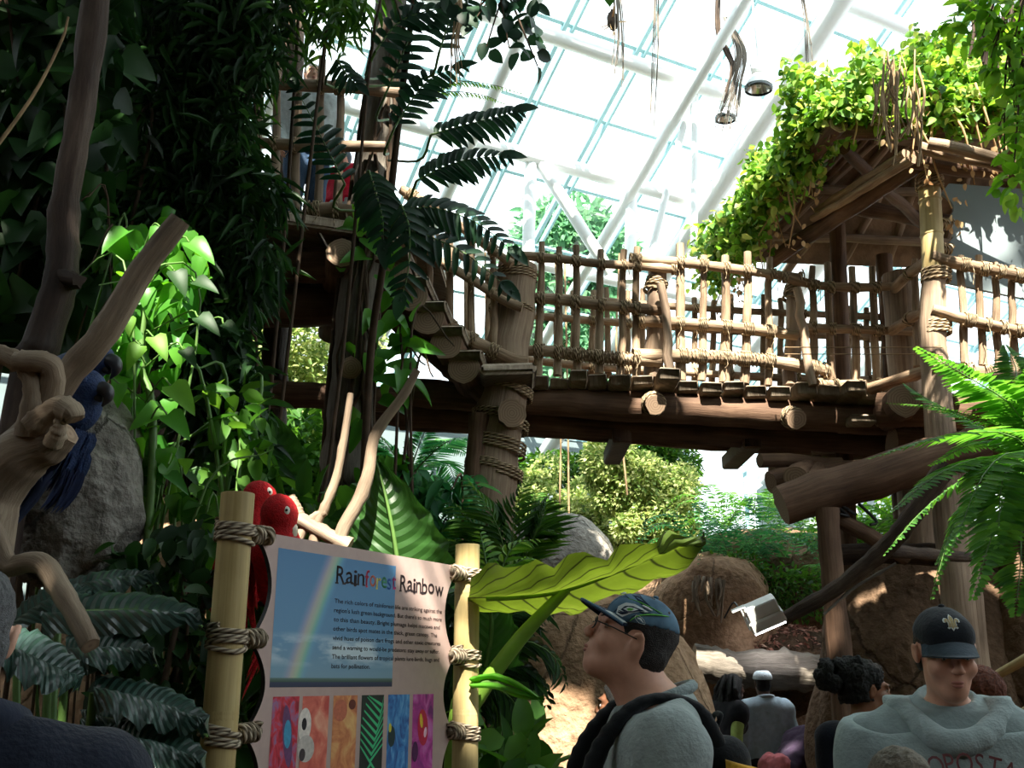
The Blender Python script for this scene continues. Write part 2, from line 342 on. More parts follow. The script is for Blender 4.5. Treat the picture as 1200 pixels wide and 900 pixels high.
def put(mb, t, pos, d, up, L, W, mi=0):
    """many leaves at once: base pos, direction d, face normal up, length, width"""
    V, Q, U = t; pos = np.atleast_2d(pos); N = len(pos)
    if N == 0: return
    y = nrm(np.broadcast_to(np.asarray(d, float), (N, 3))); z = np.broadcast_to(np.asarray(up, float), (N, 3)); x = nrm(np.cross(y, z)); z = np.cross(x, y)
    L = np.broadcast_to(np.asarray(L, float), (N,))[:, None, None]; W = np.broadcast_to(np.asarray(W, float), (N,))[:, None, None]
    P = pos[:, None, :]+x[:, None, :]*V[None, :, 0:1]*W+y[:, None, :]*V[None, :, 1:2]*L+z[:, None, :]*V[None, :, 2:3]*L
    k = len(V); QQ = (Q[None]+(np.arange(N)*k)[:, None, None]).reshape(-1, 4)
    mb.add(P, QQ, UV=np.tile(U, (N, 1)), mi=mi)
def frond(mb, P, n, wid, t='lance2', ang=60, lw=.16, droop=.15, up=(0, 0, 1), stem=.006, taper=(.35, 1, .25), mi=0, smi=1, gap=0.0, flip=0.0):
    """a pinnate frond along points P: leaflets both sides, longest at mid"""
    Q = resample(P, 24); T, N_, B_ = frames(Q); tt = np.linspace(.06, 1, n)
    pos = np.stack([np.interp(tt, np.linspace(0, 1, 24), Q[:, i]) for i in range(3)], 1)
    tan = nrm(np.stack([np.interp(tt, np.linspace(0, 1, 24), T[:, i]) for i in range(3)], 1))
    upv = np.broadcast_to(np.asarray(up, float), tan.shape); side = nrm(np.cross(tan, upv)); nn = np.cross(side, tan)
    Ln = wid*np.interp(tt, [0, .45, 1], taper)
    for s in (-1, 1):
        a = math.radians(ang); g = rng.normal(size=(n, 3))*.05
        d = nrm(side*s*math.sin(a)+tan*math.cos(a)-nn*droop+g)
        put(mb, LT[t] if isinstance(t, str) else t, pos, d, nn+side*s*flip+g, Ln*rng.uniform(.9, 1.1, n), np.maximum(wid*lw*np.interp(tt, [0, .4, 1], [.8, 1, .5]), .002), mi)
    if stem: tube(mb, Q[::3] if len(Q) > 9 else Q, [stem, stem*.3], 5, mi=smi)
G = dict(
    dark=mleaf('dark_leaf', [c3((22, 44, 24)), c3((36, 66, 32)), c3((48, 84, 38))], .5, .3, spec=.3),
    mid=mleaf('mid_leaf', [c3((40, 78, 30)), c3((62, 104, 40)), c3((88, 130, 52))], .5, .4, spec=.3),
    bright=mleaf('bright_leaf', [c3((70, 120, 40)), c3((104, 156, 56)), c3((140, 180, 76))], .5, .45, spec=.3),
    philo=mleaf('philodendron_leaf', [c3((52, 108, 40)), c3((76, 138, 48)), c3((96, 156, 58))], .35, .45),
    creeper=mleaf('creeper_leaf', [c3((60, 104, 40)), c3((98, 142, 56)), c3((128, 166, 70)), c3((168, 172, 96))], .5, .42, spec=.3),
    fern=mleaf('fern_leaf', [c3((58, 108, 44)), c3((80, 136, 54)), c3((104, 158, 66))], .5, .42, spec=.3),
    bluefern=mleaf('blue_fern_leaf', [c3((44, 96, 64)), c3((62, 122, 76)), c3((88, 146, 84))], .5, .35, spec=.3),
    split=mleaf('split_leaf', [c3((18, 42, 30)), c3((28, 58, 38)), c3((38, 72, 44))], .45, .22, spec=.35),
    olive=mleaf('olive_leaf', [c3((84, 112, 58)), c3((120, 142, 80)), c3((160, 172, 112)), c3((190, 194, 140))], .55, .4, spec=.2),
    back=mleaf('backdrop_leaf', [c3((70, 110, 84)), c3((92, 136, 104)), c3((116, 158, 120))], .5, .4, spec=.2),
)
DEAD = mleaf('dead_leaf', [c3((140, 110, 76)), c3((176, 148, 108)), c3((206, 184, 146))], .8, .3, spec=.1)
STEM = mplain('green_stem', c3((84, 116, 56)), .5, var=.25)
TWIG = mplain('twig', c3((70, 54, 40)), .9, var=.3)
def vol(blobs, N, shell=.5):
    """points in a set of ellipsoids (centre, radii), nearer the surface with shell; also outward directions"""
    w = np.array([b[1][0]*b[1][1]*b[1][2] for b in blobs])**.8; w /= w.sum(); ks = rng.choice(len(blobs), N, p=w)
    u = nrm(rng.normal(size=(N, 3))); r = rng.uniform(shell**3, 1, N)**(1/3)
    c = np.array([b[0] for b in blobs])[ks]; R = np.array([b[1] for b in blobs])[ks]
    return c+u*R*r[:, None], u
def foliage(mb, blobs, N, t, L, W=None, shell=.5, hang=.3, jit=.8, mi=0, upb=1.0):
    p, o = vol(blobs, N, shell); d = nrm(o+rng.normal(size=(N, 3))*jit+np.array([0, 0, -hang]))
    up = rng.normal(size=(N, 3))*.45+np.array([0, 0, upb])+o*.3; l = L*rng.uniform(.6, 1.25, N)
    put(mb, LT[t] if isinstance(t, str) else t, p, d, up, l, (W or L*.4)*rng.uniform(.8, 1.2, N), mi)
    return p
def twigs(mb, root, ends, r, seg=5, sag=.15, mi=0):
    for e in ends:
        m = (np.asarray(root)+e)/2+rng.normal(size=3)*sag*.5+np.array([0, 0, sag*.5]); tube(mb, resample([root, m, e], 8), [r, r*.35], seg, mi=mi)
# ---------------------------------------------------------------- smooth bodies: blended shapes on a grid, surfaced as one mesh
class Body:
    def __init__(s, lo, hi, h):
        s.h = h; s.lo = np.asarray(lo, float); s.n = np.ceil((np.asarray(hi, float)-s.lo)/h).astype(int)+1; s.D = np.full(s.n, .25, np.float32); s.x = [s.lo[i]+h*np.arange(s.n[i]) for i in range(3)]
    def _sl(s, lo, hi):
        a = np.clip(np.floor((np.asarray(lo)-s.lo)/s.h).astype(int), 0, s.n); b = np.clip(np.ceil((np.asarray(hi)-s.lo)/s.h).astype(int)+1, 0, s.n)
        if (b <= a).any(): return None, None
        sl = tuple(slice(a[i], b[i]) for i in range(3)); X = np.stack(np.meshgrid(*[s.x[i][a[i]:b[i]] for i in range(3)], indexing='ij'), -1); return sl, X
    def _mix(s, sl, d, k, sub=False):
        D = s.D[sl]; d = d.astype(np.float32)
        if sub:
            a, b = D, -d; h = np.clip(.5-.5*(a-b)/max(k, 1e-5), 0, 1); s.D[sl] = a*(1-h)+b*h+k*h*(1-h)
        else:
            h = np.clip(.5+.5*(D-d)/max(k, 1e-5), 0, 1); s.D[sl] = D*(1-h)+d*h-k*h*(1-h)
    def ell(s, c, r, R=None, k=.02, sub=False):
        c = np.asarray(c, float); r = np.broadcast_to(np.asarray(r, float), (3,)); m = r.max()+.05+k; sl, X = s._sl(c-m, c+m)
        if sl is None: return s
        p = X-c
        if R is not None: p = p@np.asarray(R)
        k0 = np.linalg.norm(p/r, axis=-1); k1 = np.linalg.norm(p/(r*r), axis=-1); s._mix(sl, np.where(k0 < 1e-6, -r.min(), k0*(k0-1)/np.maximum(k1, 1e-6)), k, sub); return s
    def cap(s, a, b, ra, rb=None, k=.02, flat=None, sub=False):
        """tapered rounded limb; flat = (axis, factor) squashes its section along that axis"""
        a = np.asarray(a, float); b = np.asarray(b, float); rb = ra if rb is None else rb; m = max(ra, rb)*1.3+.05+k; sl, X = s._sl(np.minimum(a, b)-m, np.maximum(a, b)+m)
        if sl is None: return s
        ab = b-a; t = np.clip(((X-a)@ab)/max(ab@ab, 1e-9), 0, 1); q = X-a-t[..., None]*ab; r = ra+(rb-ra)*t
        if flat is not None:
            ax = nrm(flat[0]); c = q@ax; q = q+(c*(1/flat[1]-1))[..., None]*ax; d = np.linalg.norm(q, axis=-1)-r; d = np.where(d < 0, d, d*min(1, flat[1]**.5))
        else: d = np.linalg.norm(q, axis=-1)-r
        s._mix(sl, d, k, sub); return s
    def chain(s, P, R, k=.02, flat=None):
        for i in range(len(P)-1): s.cap(P[i], P[i+1], R[i], R[i+1], k, flat)
        return s
    def half(s, p, n, k=.004):
        """keep only the side of the plane towards -n"""
        X = np.stack(np.meshgrid(*s.x, indexing='ij'), -1); d = ((X-np.asarray(p))@nrm(n)).astype(np.float32); s.D = np.maximum(s.D, d); return s
    def mesh(s, mb, mi=0, smooth=1, wr=0.0, wf=9.0, seed=0, warp=None):
        D = s.D.copy(); D[0], D[-1] = .1, .1; D[:, 0], D[:, -1] = .1, .1; D[:, :, 0], D[:, :, -1] = .1, .1
        S = D < 0; n = s.n; c = np.zeros(n-1, int)
        for dx in (0, 1):
            for dy in (0, 1):
                for dz in (0, 1): c += S[dx:n[0]-1+dx, dy:n[1]-1+dy, dz:n[2]-1+dz]
        I = np.argwhere((c > 0) & (c < 8)); idx = np.full(n-1, -1); idx[tuple(I.T)] = np.arange(len(I))
        cor = np.array([[x, y, z] for x in (0, 1) for y in (0, 1) for z in (0, 1)]); val = np.stack([D[tuple((I+o).T)] for o in cor], 1)
        acc = np.zeros((len(I), 3)); cnt = np.zeros(len(I))
        for i in range(8):
            for j in range(i+1, 8):
                if np.abs(cor[i]-cor[j]).sum() == 1:
                    m = (val[:, i] < 0) != (val[:, j] < 0); t = val[:, i]/np.where(m, val[:, i]-val[:, j], 1); acc += np.where(m[:, None], cor[i]+t[:, None]*(cor[j]-cor[i]), 0); cnt += m
        V = s.lo+s.h*(I+acc/np.maximum(cnt, 1)[:, None]); Q = []
        for ax in range(3):
            o = [0, 0, 0]; o[ax] = 1; u, v = [(1, 2), (2, 0), (0, 1)][ax]
            A = S[tuple(slice(0, n[i]-o[i]) for i in range(3))]; Bn = S[tuple(slice(o[i], n[i]) for i in range(3))]
            for fl, M in ((0, A & ~Bn), (1, ~A & Bn)):
                E = np.argwhere(M); E = E[(E[:, u] > 0) & (E[:, v] > 0) & (E[:, u] < n[u]-1) & (E[:, v] < n[v]-1)]
                if not len(E): continue
                eu = np.eye(3, dtype=int)[u]; ev = np.eye(3, dtype=int)[v]
                q = np.stack([idx[tuple((E-eu-ev).T)], idx[tuple((E-ev).T)], idx[tuple(E.T)], idx[tuple((E-eu).T)]], 1)
                Q.append(q[:, ::-1] if fl else q)
        Q = np.concatenate(Q); Q = Q[(Q >= 0).all(1)]
        for _ in range(smooth):
            a = np.zeros_like(V); k = np.zeros(len(V))
            for i in range(4):
                for j in ((i+1) % 4, (i-1) % 4): np.add.at(a, Q[:, i], V[Q[:, j]]); np.add.at(k, Q[:, i], 1)
            V = V*.45+.55*a/np.maximum(k, 1)[:, None]
        if wr:
            fn = np.cross(V[Q[:, 2]]-V[Q[:, 0]], V[Q[:, 3]]-V[Q[:, 1]]); N = np.zeros_like(V)
            for i in range(4): np.add.at(N, Q[:, i], fn)
            N = nrm(N); d = np.array([abs(mnoise.noise(Vector((p[0]*wf+seed, p[1]*wf, p[2]*wf*.55))))-.25+.4*mnoise.noise(Vector((p[0]*wf*2.3, p[1]*wf*2.3+seed, p[2]*wf*2))) for p in V]); V = V+N*(d*wr)[:, None]
        if warp is not None: V = warp(V)
        mb.add(V, Q, UV=V[:, [0, 2]], mi=mi); return mb
# ================================================================ light, sky
sc = bpy.context.scene
sc.view_settings.view_transform = 'Standard'; sc.view_settings.look = 'None'; sc.view_settings.gamma = 1; sc.view_settings.use_curve_mapping = False
sc.view_settings.exposure = 0.3
sc.cycles.max_bounces = 8; sc.cycles.diffuse_bounces = 3; sc.cycles.glossy_bounces = 2; sc.cycles.transmission_bounces = 4; sc.cycles.transparent_max_bounces = 12
sc.cycles.caustics_reflective = False; sc.cycles.caustics_refractive = False; sc.cycles.sample_clamp_indirect = 6
w = bpy.data.worlds.new('sky'); sc.world = w; w.use_nodes = True
bg = w.node_tree.nodes.get('Background') or w.node_tree.nodes.new('ShaderNodeBackground')
bg.inputs[0].default_value = (.86, .955, 1.0, 1); bg.inputs[1].default_value = 2.15
SUN = nrm([.03, -.63, .775])
sl = bpy.data.lights.new('sun', 'SUN'); sl.energy = 21.0; sl.angle = math.radians(.6); sl.color = (1, .93, .80)
so = bpy.data.objects.new('sun', sl); C.objects.link(so); so.location = (3, -20, 30)
so.rotation_euler = Vector(SUN).to_track_quat('Z', 'Y').to_euler()

# ================================================================ the setting
mb = MB(); nx, ny = 90, 90
gx, gy = np.meshgrid(np.linspace(-12, 14, nx), np.linspace(-7, 32, ny), indexing='ij')
gz = np.array([[mnoise.fractal(Vector((x*.5, y*.5, 3)), 1, 2, 3) for x, y in zip(r1, r2)] for r1, r2 in zip(gx, gy)])*.02-.02
V = np.stack([gx, gy, gz], -1).reshape(-1, 3); i, j = np.meshgrid(np.arange(nx-1), np.arange(ny-1), indexing='ij')
mb.add(V, np.stack([i*ny+j, (i+1)*ny+j, (i+1)*ny+j+1, i*ny+j+1], -1).reshape(-1, 4)); mb.build('floor', SOIL, kind='structure')

def rockwall(name, a, b, h, depth=.5, seed=0, mat=R_BROWN, n=26, m=16, amp=.5, thick=.8):
    """a rough artificial rock wall from a to b (ground points), front towards the viewer"""
    mb = MB(); a = np.array([*a, -.1]); b = np.array([*b, -.1]); d = nrm(b-a); nn = np.array([d[1], -d[0], 0])
    s, t = np.meshgrid(np.linspace(0, 1, n), np.linspace(0, 1, m), indexing='ij')
    base = a+(b-a)*s[..., None]+np.array([0, 0, 1.])*(t*h)[..., None]
    dsp = np.array([[mnoise.fractal(Vector((s_*np.linalg.norm(b-a)*.6+seed*7, t_*h*.6, seed)), .9, 2, 5) for s_, t_ in zip(r1, r2)] for r1, r2 in zip(s, t)])
    Fp = base+nn*(dsp*amp)[..., None]; Bp = base-nn*thick
    V = np.concatenate([Fp.reshape(-1, 3), Bp.reshape(-1, 3)]); i, j = np.meshgrid(np.arange(n-1), np.arange(m-1), indexing='ij')
    q = np.stack([i*m+j, (i+1)*m+j, (i+1)*m+j+1, i*m+j+1], -1).reshape(-1, 4); o = n*m; Q = [q, q[:, ::-1]+o]
    ii = np.arange(n-1); jj = np.arange(m-1)
    Q += [np.stack([ii*m+m-1, (ii+1)*m+m-1, (ii+1)*m+m-1+o, ii*m+m-1+o], -1), np.stack([jj, jj+1, jj+1+o, jj+o], -1), np.stack([(n-1)*m+jj+1, (n-1)*m+jj, (n-1)*m+jj+o, (n-1)*m+jj+1+o], -1)]
    mb.add(V, np.concatenate(Q)); return mb.build(name, mat, kind='structure')
rockwall('wall_left', (-9.5, -7), (-9.5, 17), 7.0, seed=2, mat=R_BROWN)
rockwall('wall_back', (11, -6.5), (-10, -6.5), 7.5, seed=3, mat=R_BROWN)
rockwall('wall_right', (11.5, 30), (11.5, -7), 4.5, seed=4, mat=R_BROWN)

# roof planes
RP = np.array([1.34, 14, 9.94]); RD = np.array([.407, -.762, .5]); PD = np.array([.88, .475, 0]); RN = nrm(np.cross(PD, RD)); RN = RN if RN[2] > 0 else -RN
def rp(a, b, off=0): return RP+RD*a+PD*b+RN*off
def rhit(px, py, off=0):
    d = ray(px, py); p0 = RP+RN*off; t = np.dot(p0-CAM, RN)/np.dot(d, RN); h = CAM+d*t-p0
    b = np.dot(h, PD)/np.dot(PD, PD); return np.dot(h-PD*b, RD), b
A0, A1, B0, B1 = -6.1, 16.0, -20.0, 16.0
ceil = thing('ceiling', None, None, rp(0, 0), kind='structure')
R2 = np.array([.407, -.762, -.5])
def sbox(mb, a, b, w, h, up, mi=0):
    plank(mb, a, b, w, h, up, 0, mi)
mb = MB(); V = [rp(A0, B0), rp(A1, B0), rp(A1, B1), rp(A0, B1)]; mb.add(V, [[0, 1, 2, 3]])
k = rp(A1, B0); l = rp(A1, B1); mb.add([k, k+R2*22, l+R2*22, l], [[0, 1, 2, 3]]); mb.build('glazing', GLASS, ceil, smooth=False)
mb = MB()
for b in np.arange(B0, B1+.1, 1.25):
    sbox(mb, rp(A0, b-.07, -.05), rp(A1, b-.07, -.05), .065, .10, RN); sbox(mb, rp(A0, b+.07, -.05), rp(A1, b+.07, -.05), .04, .10, RN)
for b in np.arange(B0, B1+.1, 2.5): sbox(mb, rp(A1, b, -.05), rp(A1, b)+R2*22, .1, .12, RN)
for i_, a in enumerate(np.arange(A0, A1+.1, 1.25)):
    sbox(mb, rp(a, B0, -.04), rp(a, B1, -.04), .055, .05, RN)
for a in np.arange(0, 22, 2.5): sbox(mb, rp(A1, B0)+R2*a, rp(A1, B1)+R2*a, .08, .08, (0, 0, 1))
mb.build('glazing_bars', TEAL, ceil, smooth=False)
OFF = -1.0
a1, _ = rhit(765, 82, OFF); a2, _ = rhit(700, 205, OFF)
ptubes = [a1, a2, 2*a1-a2, 2*a2-a1, 3*a1-2*a2]
for a in ptubes:
    mb = MB(); tube(mb, [rp(a, B0, OFF), rp(a, B1, OFF)], .11, 12); mb.build('purlin_tube', WHITE, ceil)
_, b1 = rhit(905, 125, OFF-.3); _, b2 = rhit(770, 175, OFF-.3)
for k in (-5, -3, -1, 0, 2, 4):
    b = b1+k*(b1-b2)*1.0
    mb = MB(); tube(mb, [rp(A0, b, OFF-.3), rp(A1, b, OFF-.3)], .16 if k % 2 == 0 else .085, 12)
    mb.build('rafter_tube', WHITE, ceil)
for x0, y0, x1, y1, r in ((622, 187, 618, 330, .09), (630, 187, 715, 320, .09), (740, 212, 738, 330, .09), (812, 108, 762, 300, .05), (815, 108, 813, 300, .05)):
    a, b = rhit(x0, y0, OFF); p = rp(a, b, OFF); q = at(x1, y1, p[1]+(0.0 if abs(x1-x0) < 20 else .4)); 
    mb = MB(); tube(mb, [p, q], r, 10); mb.build('truss_strut', WHITE, ceil)
# lower continuation of the two posts to the far wall height
# far wall under the eave
E = lambda b, z: np.array([*(rp(A0, b)[:2]), z]); ZE = rp(A0, 0)[2]
PALE = mplain('pale_panel', c3((104, 118, 120)), .7, var=.08, scale=3)
wf = thing('wall_far', None, None, E(0, 0), kind='structure')
_, bs = rhit(800, 500)
mb = MB(); plank(mb, E(B0, 3.15), E(bs, 3.15), .15, 6.4, bev=0); plank(mb, E(bs, 1.9), E(B1, 1.9), .15, 3.8, bev=0); mb.build('panel', PALE, wf, smooth=False)
mb = MB(); plank(mb, E(B0, (6.35+ZE)/2), E(bs, (6.35+ZE)/2), .02, ZE-6.35, bev=0); plank(mb, E(bs, (3.8+ZE)/2), E(B1, (3.8+ZE)/2), .02, ZE-3.8, bev=0); mb.build('pane', GLASS, wf, smooth=False)
mb = MB()
for b in np.arange(B0, B1, 1.6): plank(mb, E(b, 3.8 if b > bs else 6.35), E(b, ZE), .08, .08, (1, 0, 0), 0)
plank(mb, E(B0, ZE), E(B1, ZE), .25, .2, bev=0); plank(mb, E(B0, 6.35), E(bs, 6.35), .2, .14, bev=0); mb.build('mullions', TEAL, wf, smooth=False)
# a pale sided service building behind the hut, with one window
SIDING = mplain('pale_siding', c3((176, 190, 190)), .7, var=.05)
wb = thing('service_building', 'pale grey sided building with a small window behind the hut', 'building', (7.2, 17.5, 0))
mb = MB(); box(mb, (7.6, 18.5, 2.6), (5.6, 2, 5.2))
for x in np.arange(4.9, 10.3, .3): box(mb, (x, 17.49, 2.6), (.02, .03, 5.2))
mb.build('wall', SIDING, wb, smooth=False)
q = at(1030, 588, 17.4)
mb = MB(); 
for dx, dz, sx, sz in ((0, .42, .9, .07), (0, -.42, .9, .07), (-.42, 0, .07, .9), (.42, 0, .07, .9), (0, 0, .05, .9)): box(mb, (q[0]+dx, 17.44, q[2]+dz), (sx, .08, sz))
f = mb.build('window', WHITE, wb, smooth=False)
mb = MB(); box(mb, (q[0], 17.46, q[2]), (.86, .02, .86)); mb.build('pane', mplain('dark_pane', (.12, .16, .18), .1), f, smooth=False)

# hanging high-bay lamps and roots
DOME = mplain('lamp_dome', (.85, .88, .88), .3, var=.02)
def highbay(px, py, Y, R, lab):
    p = at(px, py, Y); t = thing('high_bay_lamp', lab, 'lamp', p, 'round lamps hanging under the glass roof')
    ax = np.array([.05, -.12, 1]); ax = nrm(ax)
    mb = MB(); lathe(mb, p, [(R*.93, 0), (R, .0), (R*1.02, .05), (R*.96, .06), (R*.93, .03)], 28, ax); mb.build('rim', mplain('dark_chrome', (.10, .11, .11), .25, metal=.8, var=.05), t)
    mb = MB(); lathe(mb, p, [(R*.95, .03), (R*.8, R*.5), (R*.45, R*1.0), (R*.3, R*1.1)], 28, ax); mb.build('reflector', mplain('reflector', (.75, .75, .72), .2, metal=.7, var=.1), t)
    mb = MB(); lathe(mb, p, [(R*.99, .06), (R*.9, R*.5), (R*.55, R*1.1), (R*.4, R*1.25), (.1, R*1.3), (.12, R*2), (.02, R*2.1)], 24, ax); mb.build('dome', DOME, t)
    mb = MB(); ell(mb, p+ax*R*.55, (R*.22, R*.22, R*.4)); mb.build('bulb', mplain('bulb', (.8, .8, .75), .1), t)
    mb = MB(); top = p+np.array([0, 0, 1]); 
    d = np.array([0, 0, 1.]); tt = np.dot(RP-p, RN)/np.dot(d, RN); tube(mb, [p+ax*R*2, p+d*(tt-.1)], .015, 6); mb.build('suspension_rod', WHITE, t)
highbay(889, 106, 12.0, .19, 'larger and higher of two round chrome rimmed hanging lamps')
highbay(850, 141, 13.0, .15, 'smaller lower chrome rimmed lamp under the hanging root cluster')

# ================================================================ greenery at the back
def shrub(name, lab, cat, blobs, N, t, L, mat, base=None, group=None, W=None, hang=.3, trunk=.05, shell=.4, trunkmat=None, ntw=10):
    c = np.mean([b[0] for b in blobs], 0); b0 = np.array(base) if base is not None else np.array([c[0], c[1], -.03])
    o = thing(name, lab, cat, b0, group)
    mb = MB(); p = foliage(mb, blobs, N, t, L, W, shell, hang); mb.build('foliage', mat, o)
    mb = MB(); top = c.copy(); tube(mb, resample([b0, (b0+top)/2+rng.normal(size=3)*.08, top], 10), [trunk, trunk*.5], 8, rough=trunk*.08)
    ends = [np.asarray(b[0]) for b in blobs]+[p[i] for i in rng.integers(0, len(p), ntw)]
    twigs(mb, (b0+top*2)/3, ends, trunk*.35); mb.build('stem', trunkmat or TWIG, o); return o
def B(px, py, Y, r): return (at(px, py, Y), (r if isinstance(r, tuple) else (r, r, r)))
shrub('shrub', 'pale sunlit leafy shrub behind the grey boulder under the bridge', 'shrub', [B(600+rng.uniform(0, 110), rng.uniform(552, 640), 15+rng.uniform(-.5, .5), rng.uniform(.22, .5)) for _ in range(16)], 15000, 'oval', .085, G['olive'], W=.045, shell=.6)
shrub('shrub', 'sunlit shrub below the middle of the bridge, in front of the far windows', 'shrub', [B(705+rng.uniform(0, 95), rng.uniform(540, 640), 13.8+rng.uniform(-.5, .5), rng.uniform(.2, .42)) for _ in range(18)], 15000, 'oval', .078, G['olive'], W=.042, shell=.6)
shrub('tree', 'dark green bushy tree crown seen below the bridge beam at mid span', 'tree', [B(715, 540, 17, (.45, .6, .42)), B(750, 528, 17, (.6, .7, .6)), B(780, 548, 17, .6), B(650, 552, 17, (.9, .6, .3))], 9000, 'oval', .12, G['mid'], trunk=.12)
# the tree seen against the glass over the bridge railing
shrub('tree', 'tall tree standing outside the glass, seen over the bridge railing', 'tree', [B(660, 285, 29, (1.7, 1.3, 1.6)), B(640, 330, 29, (1.5, 1.3, 1.5)), B(700, 300, 29, (1.3, 1.3, 1.3)), B(660, 380, 29, (1.9, 1.3, 1.7)), B(650, 440, 29, (1.9, 1.3, 1.8))], 6000, 'oval', .42, G['back'], trunk=.22, shell=.3)
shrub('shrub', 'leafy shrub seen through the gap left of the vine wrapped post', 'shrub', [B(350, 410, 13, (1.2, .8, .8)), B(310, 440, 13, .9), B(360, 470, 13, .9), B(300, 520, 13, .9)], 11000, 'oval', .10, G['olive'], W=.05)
shrub('shrub', 'shadowy green shrub below the low beam left of the vine wrapped post', 'shrub', [B(340, 540, 12, .8), B(300, 580, 12, .8), B(370, 560, 12, .6)], 2600, 'oval', .2, G['mid'])
# palm behind, under the bridge left of the big log post
pb = at(480, 640, 11); o = thing('palm', 'feathery palm under the bridge between vine wrapped post and log post', 'palm', [pb[0], pb[1], -.03])
k0 = at(478, 560, 11)
mb = MB(); tube(mb, resample([[pb[0], pb[1], -.03], (pb+k0)/2+[.1, 0, 0], k0], 10), [.12, .09], 10, rough=.012); mb.build('trunk', W_GREY, o)
for tip, mid in (((440, 520), (460, 530)), ((545, 530), (510, 515)), ((540, 580), (520, 540)), ((420, 560), (450, 535)), ((500, 500), (490, 525)), ((560, 510), (520, 520)), ((455, 610), (455, 560)), ((515, 610), (512, 560)), ((425, 500), (450, 515))):
    mb = MB(); dy = rng.uniform(-.8, .8); P = [k0, at(*mid, 11+dy*.5), at(*tip, 11+dy)]; frond(mb, P, 34, .34, lw=.09, ang=55, droop=.35, stem=.012); mb.build('frond', [G['bluefern'], STEM], o)
for i_, (px, y0, y1, Y) in enumerate(((655, 500, 640, 13), (667, 500, 630, 13.2), (735, 470, 580, 12.6), (566, 500, 600, 12.5))):
    p = at(px, y1, Y); mb = MB(); q = p.copy(); q[2] = at(px, 420, Y)[2]+1.5
    tube(mb, resample([p, (p+q)/2+rng.normal(size=3)*.06, q], 14), .014, 5); 
    tag(mb.build('hanging_vine', DRY), ['pale vine hanging below the bridge just right of the log post', 'second pale vine beside the one next to the log post', 'short pale vine hanging in front of the mid span shrub', 'thin vine hanging left beside the big log post'][i_], 'vine', 'vines hanging under the bridge')
# ================================================================ rocks
def boulder(name, lab, c, r, mat, seed=0, rough=.22, cat='rock', fr=1.6, nu=56, nv=36, R=None, group=None):
    mb = MB(); ell(mb, c, r, R, nu, nv, rough, seed, fr=fr); return tag(mb.build(name, mat), lab, cat, group)
c = at(655, 655, 11); boulder('boulder', 'rounded grey cracked boulder behind the big leaf under the bridge', (c[0], c[1]+.6, c[2]-.52), (.78, .8, 1.12), R_GREY, 3, .10, fr=1.1)
# ================================================================ the footbridge
YB = 7.95
def rail(parent, pts, Y, r, seed, cross=(), name='rail', mat=None, tw=.03, rough=.07, twr=.007):
    """a pole rail along pixel points with twine lashings at the given points"""
    P = pth(pts, Y); mb = MB(); Q = resample(P, max(6, int(np.linalg.norm(P[-1]-P[0])/.12)))
    tube(mb, Q, [r, r*.9], 10, len(Q), r*rough, seed, capmi=1, knots=4); o = mb.build(name, [mat or W_RAIL, W_END], parent)
    if len(cross):
        for k, c in enumerate(cross):
            mb = MB(); i = np.argmin(np.linalg.norm(Q-c, axis=1)); a = Q[max(0, i-1)]; b = Q[min(len(Q)-1, i+1)]; t = nrm(b-a); p = Q[i]+t*np.dot(c-Q[i], t)
            n = int(rng.integers(3, 7)); coil(mb, p-t*twr*n, p+t*twr*n, r*1.08, n, twr, 5, seed+k)
            q = p+np.array([rng.uniform(-.03, .03), -r-.01, -r*.5])
            if rng.random() < .6: tube(mb, resample([q, q+[.01, -.005, -.05], q+[rng.uniform(-.03, .03), 0, -.06-rng.random()*.1]], 5), .003, 4)
            mb.build('rope_lashing', TWINE, o)
    return o
def picket(parent, x0, y0, x1, y1, Y, r, seed, mat=None, bend=.012):
    mb = MB(); a = at(x1, y1, Y); b = at(x0, y0, Y); P = log(mb, a, b, r*1.08, r*.85, seed, bend, r*.06, 9, capmi=1)
    return mb.build('picket', [mat or W_RAIL, W_END], parent), (a, b)
bridge = thing('footbridge', 'rustic log footbridge with lashed pole railings crossing from the stairs to the thatched hut', 'bridge', (.8, 8.6, 0))
TOP = [(598, 299), (650, 303), (700, 309), (748, 312), (790, 316)]; TOP2 = [(743, 304), (800, 308), (850, 314), (900, 321), (938, 326)]; TOP3 = [(918, 325), (960, 335), (1010, 337), (1052, 336)]
MID = [(598, 347), (650, 351), (700, 357), (752, 362), (775, 363)]; MID2 = [(752, 376), (800, 379), (850, 383), (900, 388), (935, 393)]; MID3 = [(945, 384), (1000, 386), (1070, 389)]
BOT = [(604, 410), (650, 412), (700, 418), (750, 422), (775, 424)]; BOT2 = [(745, 417), (800, 417), (850, 419), (900, 423), (940, 429), (968, 434)]
BOT3 = [(960, 452), (1010, 453), (1052, 450)]
PK = [(635, 284, 630, 442), (655, 290, 653, 440), (675, 288, 676, 442), (704, 293, 702, 438), (731, 293, 727, 446), (747, 290, 745, 444), (797, 286, 798, 446), (825, 300, 822, 446), (850, 300, 849, 448), (876, 296, 872, 450), (902, 302, 900, 452), (952, 312, 953, 452), (970, 308, 975, 446), (998, 313, 1003, 448), (1022, 313, 1028, 450)]
ends = []
for k, (x0, y0, x1, y1) in enumerate(PK):
    o, e = picket(bridge, x0, y0, x1, y1, YB+.06, .034 if k not in (6, 8, 9) else .042, 30+k, bend=.02 if k == 4 else .012); ends.append(e)
